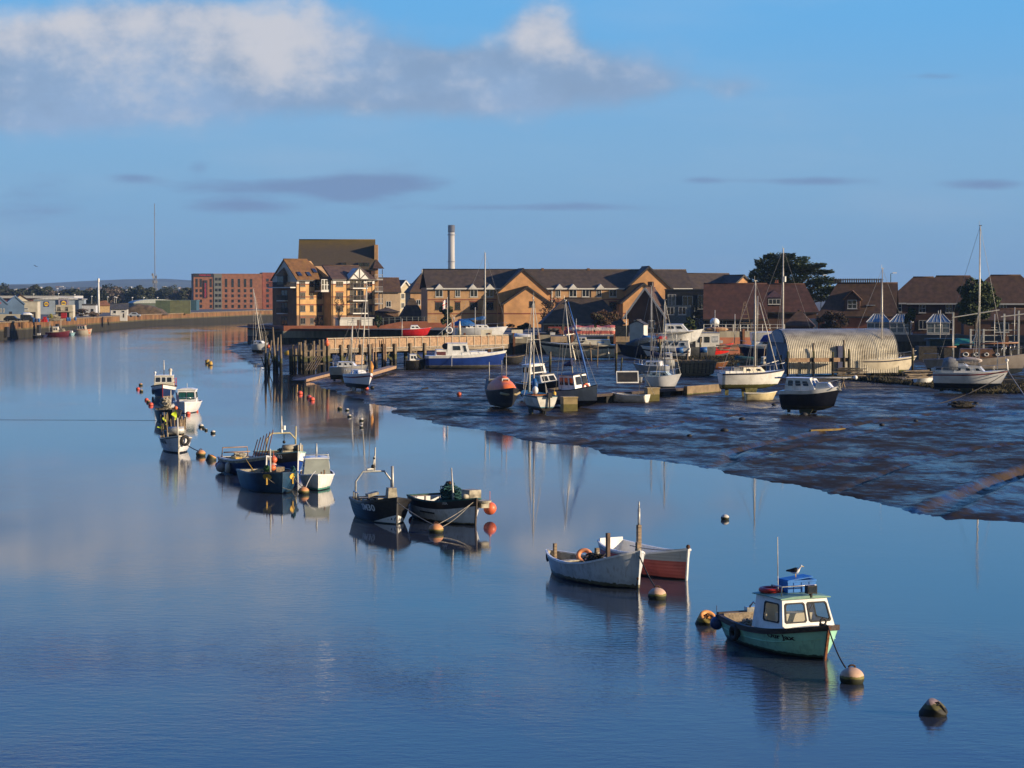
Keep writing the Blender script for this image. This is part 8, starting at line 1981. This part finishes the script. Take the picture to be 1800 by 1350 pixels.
tree('palm', 'second spiky palm right of the one before the modern house', at(1214, 372, 3.6), 3.2, 2.6, 39, palm, 1000, .4, 9, 'plant', nb=6)
tree('bare_tree', 'bare spreading tree in front of the long row of buff brick', at(966, 412, 3.6), 5.4, 6.0, 40, brown, 700, .3, 14, nb=22)
tree('hedge_tree', 'tall dark shrub against the long row, left end', at(786, 405, 3.6), 3.2, 4.4, 41, green, 1800, .35, 12)
tree('hedge_tree', 'dark conical garden conifer between the conservatories', at(1597, 338, 3.6), 2.2, 4.4, 43, green, 1500, .35, 10)
tree('hedge_tree', 'small dark shrub on the brick yard wall, left of two', at(990, 366, 4.0), .9, 1.5, 44, green, 400, .2, 6, 'shrub', trunk=False, lift=0)
tree('hedge_tree', 'small dark shrub on the brick yard wall, right of two', at(1044, 366, 4.0), .9, 1.5, 45, green, 400, .2, 6, 'shrub', trunk=False, lift=0)
tree('bush', 'green garden shrubs below the orange gables of the long row', at(913, 402, 3.6), 5.2, 1.9, 46, olive, 1500, .3, 12, 'bush', d=2, trunk=False, lift=0)
# tree belt on the left bank
rnd = random.Random(9); protos = []
k = 0
for i in range(66):
    px = -60+i*6.8+rnd.uniform(-3, 3); Y = rnd.uniform(1150, 1500); h_ = rnd.uniform(9.0, 12.0); w_ = rnd.uniform(10, 15); mi = rnd.choice([0, 0, 1, 1, 2] if i % 5 else [2])
    dark = 165 < px < 186
    if dark: h_, w_, mi, Y = 10.5, 8.5, 2, 1150
    lab = ['leafless brown tree in the belt behind the left quay', 'leafless grey brown tree in the belt behind the left quay', 'dark evergreen tree in the belt behind the left quay'][mi]
    if k < 6 or dark:
        r = tree('belt_tree', lab, at(px, Y, 3.4), w_, h_, 100+i, belt[mi], 2600, 1.0, 26, group='tree belt on the left bank', nb=8, lift=.12); 
        if not dark: protos.append((r, mi)); 
        k += 1
    else:
        r0, m0 = rnd.choice(protos); c_ = copy_tree(r0); c_.location = at(px, Y, 3.4); s_ = h_/10; c_.scale = (s_*rnd.uniform(.9, 1.25), s_, s_*rnd.uniform(.85, 1.1)); c_.rotation_euler = (0, 0, rnd.uniform(0, 6))
for (px, Y, w_, h_, lab) in ((140, 640, 8, 2.8, 'scrubby brown thicket on the left quay right of the pale store'), (170, 645, 7, 2.3, 'scrubby brown thicket on the left quay below the light mast'), (158, 700, 6, 2.0, 'low scrub behind the left quay thickets')):
    tree('thicket', lab, at(px, Y, 3.9), w_, h_, int(px), belt[0], 1600, .35, 14, 'scrub', d=3, trunk=False, lift=0)
# saltmarsh weed on the upper bank: one mass of tufts
rnd = random.Random(17); vs = []; fs = []; cnt = 0
while cnt < 20000:
    px = rnd.uniform(930, 1880); 
    if px < 1380: py = rnd.gauss(631, 7)
    else: py = rnd.uniform(645, 722)
    if px < 1380 and not 616 < py < 648: continue
    p = mudpt(px, py) if False else None
    zz = 2.0 if py < 660 else 1.75
    P = W(px, py, zz); nz = noise.noise(Vector((P.x*.11, P.y*.05, 5)))
    if nz < (-.12 if px < 1380 else .0): continue
    P.z = mud_h(P.x, P.y, False)
    if P.z < 1.0: continue
    cnt += 1
    for j in range(3):
        a = rnd.uniform(0, 2*pi); l = rnd.uniform(.12, .42)*(1+nz); dd = Vector((cos(a)*.6, sin(a)*.6, rnd.uniform(.4, 1.0)))*l; e = Vector((-sin(a), cos(a), 0))*l*.3; o = len(vs)
        vs += [P-e, P+e, P+dd]; fs.append((o, o+1, o+2))
b = MB(); b.add(vs, fs); tag(b.build('saltmarsh_weed', leaf_mat('saltmarsh_weed_leaf', (.060, .050, .019), (.030, .028, .011)), fix=False), 'rough brown green saltmarsh weed on the upper bank', kind='stuff')
# birds
b = MB(); b.loft([[(x, .12*k_*cos(a), .12*k_*sin(a)) for a in [2*pi*i/6 for i in range(6)]] for x, k_ in ((-.5, .2), (-.2, 1), (.2, 1), (.5, .3))], closed=True)
for s_ in (1, -1): b.add([(-.15, 0, .05), (.2, 0, .05), (.1, s_*.6, .25), (-.25, s_*1.1, .1)], [(0, 1, 2, 3)])
o = b.build('flying_bird', A['black']); o.location = atY(63, 468, 800); o.rotation_euler = (R(20), 0, 1.1); tag(o, 'dark bird flying in the sky above the left bank', 'bird')
# street lamps among the right hand houses
for (px, Y, py, lab) in ((1441, 430, 485, 'green lamp post with white head beside the cypress'), (1563, 420, 481, 'lamp post with white head above the shaded brick houses')):
    z = Zp(py, Y); r = thing('street_lamp', lab, 'lamp', at(px, Y, 3.6)); b = MB(); b.tube([(0, 0, 0), (0, 0, z-3.6), (.4, 0, z-3.5)], .07, 6); b.build('post', M('green_lamp_post', (.04, .09, .07), .5), r); b = MB(); b.box((.75, 0, z-3.45), (.8, .3, .16)); b.build('lamp_head', A['white'], r)
# flag pole with union flag on the quay
r = thing('flagpole', 'white flagpole with a small red white and blue flag by the pier', 'flagpole', at(787, 300, 2.0)); b = MB(); b.tube([(0, 0, 0), (0, 0, 8.0)], [.07, .04], 7); b.build('pole', A['paintedmast'], r)
fb_ = M('flag_blue', (.02, .03, .22), .7); b = MB(); F_ = lambda u, v: Vector((-.05-.62*u, .12*sin(5*u), 6.55+1.2*v-.35*u))
def strip(u0, v0, u1, v1, w, mi, off):
    d = Vector((u1-u0, v1-v0)); n_ = Vector((-d.y, d.x)).normalized()*w
    for k in range(6):
        a = (u0+d.x*k/6, v0+d.y*k/6); c_ = (u0+d.x*(k+1)/6, v0+d.y*(k+1)/6); cl = lambda t: max(0, min(1, t))
        b.quad(*[F_(cl(x), cl(y))+Vector((0, -off, 0)) for x, y in ((a[0]-n_.x, a[1]-n_.y), (c_[0]-n_.x, c_[1]-n_.y), (c_[0]+n_.x, c_[1]+n_.y), (a[0]+n_.x, a[1]+n_.y))], mi)
for k in range(6): b.quad(F_(k/6, 0), F_((k+1)/6, 0), F_((k+1)/6, 1), F_(k/6, 1), 0)
for (q, w, mi, off) in (((0, 0, 1, 1), .10, 1, .012), ((0, 1, 1, 0), .10, 1, .012), ((0, 0, 1, 1), .04, 2, .02), ((0, 1, 1, 0), .04, 2, .02), ((0, .5, 1, .5), .17, 1, .03), ((.5, 0, .5, 1), .14, 1, .03), ((0, .5, 1, .5), .10, 2, .04), ((.5, 0, .5, 1), .08, 2, .04)): strip(*q, w, mi, off)
b.build('flag', [fb_, A['white'], A['red']], r, fix=False)
# ================= boatyard clutter along the bank =================
rnd = random.Random(91)
# thin stakes and poles standing in the bank
for i in range(26):
    px = rnd.uniform(985, 1640); py = rnd.uniform(628, 664); p = mudpt(px, py); h_ = rnd.uniform(1.0, 3.4); b = MB(); l = rnd.uniform(-.12, .12); b.tube([(0, 0, -.4), (l*h_, 0, h_)], rnd.uniform(.05, .1), 6)
    tag(b.build('stake', A['weedwood'] if i % 2 else A['wood']), 'thin weathered stake standing in the weedy bank among the boats', 'stake', 'stakes in the weedy bank').location = p
# bare masts of boats laid up behind
for i, (px, Y, yt) in enumerate([(707, 345, 560), (835, 345, 540), (1012, 330, 560), (1100, 330, 545), (1255, 318, 545), (1290, 316, 552), (1650, 292, 545), (1745, 290, 552), (1780, 292, 540), (1330, 330, 520)]):
    b = MB(); z = Zp(yt, Y); b.tube([(0, 0, 0), (.05, 0, z-3.2)], .055, 6); b.bar((-.4, 0, (z-3.2)*.6), (.4, 0, (z-3.2)*.6), .05)
    tag(b.build('spare_mast', A['alu']), 'slim bare spar with a short crosspiece standing in the boatyard', 'spar', 'bare spars in the boatyard').location = at(px, Y, 3.2)
# upturned and stored small boats
cols = [('white', 'white'), ('bluetarp', 'bright blue'), ('red', 'red'), ('greycanvas', 'grey'), ('cream', 'cream'), ('navy', 'navy'), ('b_pink', 'pinkish'), ('tealrope', 'teal')]
spots = [(905, 334, 3.85, 'on the pale quay'), (1130, 330, 3.6, 'behind the striped barge'), (1152, 328, 3.6, 'left of the flybridge cruiser'), (1240, 314, 3.3, 'before the orange brick wall'), (1320, 305, 3.2, 'left of the hut gable'), (1640, 287, 2.8, 'under the dark wharf'), (1710, 285, 2.8, 'behind the old wooden yacht'), (1292, 268, 2.2, 'beyond the wooden barge')]
for (c_, nm), (px, Y, z, wh_) in zip(cols, spots):
    b = MB(); L_ = rnd.uniform(2.4, 3.6)
    b.loft([[(L_*k, (.62*(1-max(0, k-.35)**2*2.0)*min(1, .7+k))*cos(a), .55*sin(a)*(1-.3*k)) for a in [pi*j/8 for j in range(9)]] for k in (0, .2, .4, .6, .8, .97)]); o = b.build('upturned_dinghy', A[c_])
    o.location = at(px, Y, z); o.rotation_euler = (0, 0, rnd.uniform(-.5, .5)); tag(o, nm+' upturned dinghy stored '+wh_, 'dinghy')
# timber stacks
for i, (px, Y, z, wh_) in enumerate([(1010, 300, 2.6, 'below the weathered cruiser'), (1262, 296, 2.6, 'right of the houseboat'), (1300, 250, 2.0, 'left of the white yacht'), (1470, 222, 1.9, 'in front of the jetty'), (1590, 215, 1.8, 'right of the cream yacht'), (1660, 206, 1.7, 'below the old wooden yacht'), (1765, 206, 1.7, 'right of the rightmost yacht')]):
    b = MB()
    for k in range(9): b.bar((rnd.uniform(-.4, .2), rnd.uniform(-.6, .6), .1+.09*k), (rnd.uniform(2.2, 3.4), rnd.uniform(-.6, .6), .1+.09*k+rnd.uniform(-.1, .15)), rnd.uniform(.1, .22), .09)
    o = b.build('timber_stack', A['woodx']); o.location = at(px, Y, z); o.location.z = max(z, mud_h(o.location.x, o.location.y, False)-.05); o.rotation_euler = (0, 0, rnd.uniform(-.3, .3)); tag(o, 'untidy stack of old planks '+wh_, 'planks')
# blue barrel and crates
for (px, Y, z, m, lab) in ((1236, 292, 2.5, 'bluetarp', 'blue barrel lying below the houseboat'), (1194, 290, 2.5, 'bluetarp', 'blue can standing at the houseboat stern')):
    b = MB(); b.lathe([(.02, -.45), (.36, -.45), (.38, 0), (.36, .45), (.02, .45)], 14, M4=Matrix.Rotation(R(85), 4, 'Y')); o = b.build('barrel', A[m]); o.location = at(px, Y, z+.35); tag(o, lab, 'barrel')
# tubular walkway along the brick yard wall
r = thing('walkway', 'long pipe railed walkway above the brick yard wall', 'walkway', at(1236, 330, 4.3)); b = MB(); b.bx(0, 12.4, 0, 1.2, .4, .55); b.build('deck', A['woodx'], r)
b = MB()
for k in range(12): b.tube([(1.12*k, 0, -.6), (1.12*k, 0, 1.5)], .05, 5)
for z in (1.0, 1.5): b.tube([(0, 0, z), (12.4, 0, z)], .045, 5)
b.build('railing', A['galv'], r)
b = MB(); b.loft([[(x, .38*k*cos(a), .38*k*sin(a)) for a in [2*pi*j/8 for j in range(8)]] for x, k in ((0, .2), (.5, .9), (1.9, 1), (3.2, .8), (3.7, .2))], closed=True); o = b.build('canoe', M('tan_canoe', (.42, .25, .13), .5)); o.location = at(1236, 328, 5.1); tag(o, 'tan canoe resting on the pipe railed walkway', 'canoe')
for px, lab in ((1252, 'round white float under the walkway, left of two'), (1260, 'round white float under the walkway, right of two')): b = MB(); b.ball((0, 0, 0), .32, 12); o = b.build('fender', A['white']); o.location = at(px, 317.5, 4.55); tag(o, lab, 'fender')
b = MB(); b.ball((0, 0, 0), .75, 14, sc=(1, 1, .9)); o = b.build('satellite_dome', A['white']); o.location = at(1255, 334, 6.1); tag(o, 'white dome on the walkway before the dark modern house', 'dome')
# stepladder frame
r = thing('step_frame', 'tall bare step frame standing on the walkway', 'ladder', at(1308, 326, 4.9)); b = MB(); b.bar((-1.0, 0, 0), (-.1, 0, 4.4), .1); b.bar((1.0, 0, 0), (.1, 0, 4.4), .1)
for k in range(5): b.bar((-.75+.13*k, 0, 1.2+.65*k), (.75-.13*k, 0, 1.2+.65*k), .08)
b.build('frame', A['wood'], r)
# wharf frames at far right
r = thing('wharf_frame', 'pale timber and pipe staging with long cantilever beams at far right', 'staging', at(1668, 284, 2.6))
for x, h_ in ((.3, 5.4), (2.6, 3.2), (3.7, 3.2), (4.3, 3.2), (7.0, 5.2), (8.9, 5.6), (11.5, 5.0)): b = MB(); b.bx(x, x+.22, 0, .22, -1.4, h_); b.build('post', A['galv'], r)
b = MB(); b.bar((.2, -.1, 4.7), (6.4, -.1, 5.7), .22, .12); b.bar((6.6, -.1, 4.8), (13.0, -.1, 5.6), .22, .12); b.build('beam', A['alu'], r)
b = MB()
for z in (1.5, 2.3, 3.0): b.bx(2.6, 8.9, .23, .31, z, z+.1)
b.bar((2.6, .3, .6), (3.8, .3, 3.1), .12); b.bar((3.8, .35, .6), (4.5, .35, 3.1), .12); b.build('rail', A['galv'], r)
b = MB(); b.bx(-4, 14, .6, 3.5, -1.6, .9); b.build('deck', M('dark_wharf_timber', (.04, .035, .03), .85, .3), r)
b = MB(); b.loft([[(x, y, 1.0+hh*(1-abs(y-1.6)/1.5)) for y in (.2, .9, 1.6, 2.3, 3.0)] for x, hh in ((-.3, .5), (.4, 1.0), (2.0, .9), (2.6, .4))], caps=False); tag(b.build('green_tarpaulin', M('green_tarpaulin_sheet', (.03, .22, .12), .6, .2, 3), fix=False), 'green tarpaulin draped on the dark wharf at far right', 'tarpaulin').location = at(1680, 284, 2.6)
b = MB(); b.bx(0, 5.0, 0, 2.5, 0, 1.7); b.bx(-.2, 5.2, -.2, 2.7, 1.7, 1.9); o = b.build('dark_shed', M('dark_teal_shed', (.02, .045, .05), .7, .3)); o.location = at(1632, 286, 2.6); tag(o, 'dark teal covered boat shed behind the old wooden yacht', 'shed')
b = MB(); b.bx(0, .5, 0, .5, 0, 1.3); b.cyl((.25, .25, 1.3), .1, .5, 8); tag(b.build('red_marker', A['rust']), 'rusty red marker on the staging at far right', 'marker').location = at(1764, 284, 3.5)
# white sheds and fence panels
r = bld('garden_shed', 'small white garden shed with dark roof right of the striped tarpaulin', 1106, 338, 3.8, -20, 'shed'); walls(r, 2.3, 2.2, 1.9, rend, gable='y', hr=.6); roof(r, 2.3, 2.2, 1.9, .6, slate, 'y', o=.15, th=.1)
r = bld('fence_panel', 'tan timber gate panel between the striped tarpaulin and the white garden shed', 1082, 339, 3.8, 0, 'gate'); b = MB(); b.bx(0, 1.9, 0, .1, 0, 1.7); b.build('panel', A['pier_plank'], r); b = MB(); b.bx(0, 1.9, -.06, -.003, 1.6, 1.75); b.bar((.1, -.04, .1), (1.8, -.04, 1.6), .05, .1); b.bx(-.1, 0, -.05, .12, -.1, 1.8); b.bx(1.9, 2.0, -.05, .12, -.1, 1.8); b.build('frame', A['wood'], r)
# windmill generator, life ring and steps by the flagpole
r = thing('wind_generator', 'small white wind generator on a pole by the flagpole', 'turbine', at(798, 338, 3.8)); b = MB(); b.tube([(0, 0, 0), (0, 0, 2.9)], .05, 6); b.build('pole', A['galv'], r); b = MB()
for k in range(6): a = 2*pi*k/6; b.bar((.08*cos(a), -.1, 2.9+.08*sin(a)), (.62*cos(a), -.1, 2.9+.62*sin(a)), .16, .03)
b.ball((0, -.08, 2.9), .12, 8); b.build('rotor', A['white'], r)
b = MB(); b.tube([(.42*cos(a), 0, .42*sin(a)) for a in [2*pi*i/18 for i in range(18)]], .11, 7, closed=True); o = b.build('life_ring', A['white']); o.location = at(790, 312, 5.2); tag(o, 'white life ring on the steps beside the flagpole', 'life ring')
r = thing('access_steps', 'steep pipe handrail steps down from the quay beside the flagpole', 'steps', at(762, 318, 2.6)); b = MB(); b.bar((0, 0, .2), (2.6, 0, 2.6), .12, .25); b.bar((0, 1, .2), (2.6, 1, 2.6), .12, .25)
for k in range(8): b.bx(.1+.3*k, .4+.3*k, 0, 1, .35+.28*k, .4+.28*k)
b.build('flight', A['woodx'], r); b = MB(); b.tube([(0, 0, 1.2), (2.6, 0, 3.6)], .05, 6); b.tube([(0, 1, 1.2), (2.6, 1, 3.6)], .05, 6)
for k in range(3): b.tube([(1.3*k, 0, .2+1.2*k), (1.3*k, 0, 1.2+1.2*k)], .05, 6)
b.build('handrail', A['galv'], r)
b = MB(); b.tube([(0, 0, 0), (0, 0, 1.3), (.05, 0, 2.2)], [.28, .2, .06], 8); tag(b.build('furled_parasol', A['cream']), 'furled cream parasol on the quay right of the flagpole', 'parasol').location = at(808, 344, 4.0)
# mooring lines and rope from the rightmost yacht, chains on the mud
rope(loc(YR.r, YR.L/2+.6, 0, 1.3), mudpt(1830, 735), A['greyrope'], 'taut pale mooring rope running right from the rightmost yacht', .1, .04)
rope(loc(YR.r, YR.L/2+.3, -.3, .9), mudpt(1598, 718), A['darkrope'], 'slack dark rope from the rightmost yacht down to the mud', .6, .04)
for i in range(9):
    px = rnd.uniform(700, 1640); py = rnd.uniform(700, 780)
    if i > 4: px = rnd.uniform(1250, 1750)
    p = mudpt(px, py); b = MB(); b.ball((0, 0, .05), rnd.uniform(.12, .25), 8, sc=(1.3, 1, .7)); tag(b.build('mud_stone', A['rubber']), 'dark weedy stone lying on the open mud', 'stone', 'stones on the open mud').location = p
p = mudpt(1424, 757); plank(p, p+Vector((2.6, 1.0, .05)), .3, .14, M('ochre_plank', (.24, .16, .04), .8), 'ochre yellow plank stranded on the open mud below the navy cruiser', 'stranded_plank', 'plank')
p = mudpt(184+0, 600) if False else mudpt(741, 683); plank(p, p+Vector((.7, .1, .12)), .3, .22, A['darkwood'], 'short dark baulk of wood alone on the mud left of the orange float', 'stranded_plank', 'plank')

# more small craft among the boats
for (lab, xl, xr, yp, hd, fb, mname, cab) in (('dark old workboat with white wheelhouse roof tucked behind the pier ladder', 712, 747, 650, 8, 1.3, 'black', 'white'), ('dark weedy punt aground right of the blue motor cruiser', 884, 918, 640, 6, 1.0, 'rubber', None), ('grey skiff aground before the dark blue covered yacht', 1098, 1130, 672, 170, .7, 'greycanvas', None), ('small white skiff aground right of the cream yacht', 1606, 1640, 676, 12, .7, 'white', None),
        ('varnished skiff aground in front of the houseboat', 1240, 1276, 648, 5, .7, 'varnish', None), ('dark blue punt aground right of the wooden barge', 1268, 1306, 668, 8, .8, 'navy', None), ('white half cabin boat on the weed left of the wooden barge', 1150, 1190, 645, 174, 1.0, 'white', 'white'), ('black sloop hull aground behind the white yacht at the hut', 1330, 1372, 655, 8, 1.1, 'black', 'cream')):
    o = mudboat('small_boat', lab, 'boat', xl, xr, yp, hd, 1.8, fb, fb*.75, fb*.75, [A[mname]], dr=.3, gap=-.05, keel=None, td=None if not cab else 0.0, inner=None if cab else A['grime'], deck=A['palegrime'], rail=A['wood'], rake=.4, zf=.1)
    if cab: cabin(o.r, -o.L*.3, o.L*.15, 1.3, 1.2, fb*.72, .8, .25, .05, .85, A[cab], A[cab], wins=[('S', .15, .45, .35, .8), ('S', .55, .85, .35, .8), ('P', .15, .45, .35, .8)], fmat=A['black'], pmat=A['glass'], simple=True)
heap(None, 'turquoise_net', M('turquoise_twine', (.10, .36, .36), .9, .3, 10), tuple(mudpt(1318, 655)+Vector((0, 0, .35))), (4.2, 1.5, .9), 34, .05, 71, 'turquoise net heap draped along the bank left of the corrugated hut', 'nets')
heap(None, 'kelp_heap', A['darkrope'], tuple(mudpt(1690, 722)), (2.6, 1.2, .5), 30, .06, 72, 'dark tangle of weed and rope on the mud below the rightmost yacht', 'weed')

# ---------- haze over the far distance ----------
hz = bpy.data.materials.new('pale_air'); hz.use_nodes = True; t = NT(hz.node_tree); t.n.remove(t.n['Principled BSDF'])
pv = t.new('ShaderNodeVolumePrincipled'); pv.inputs['Color'].default_value = (.36, .62, 1.0, 1); pv.inputs['Density'].default_value = .000062; pv.inputs['Anisotropy'].default_value = .0
t.link(pv.outputs[0], t.n['Material Output'].inputs['Volume'])
b = MB(); b.bx(-2600, 2600, -220, 10200, -3, 114)
tag(b.build('haze', hz), kind='stuff')
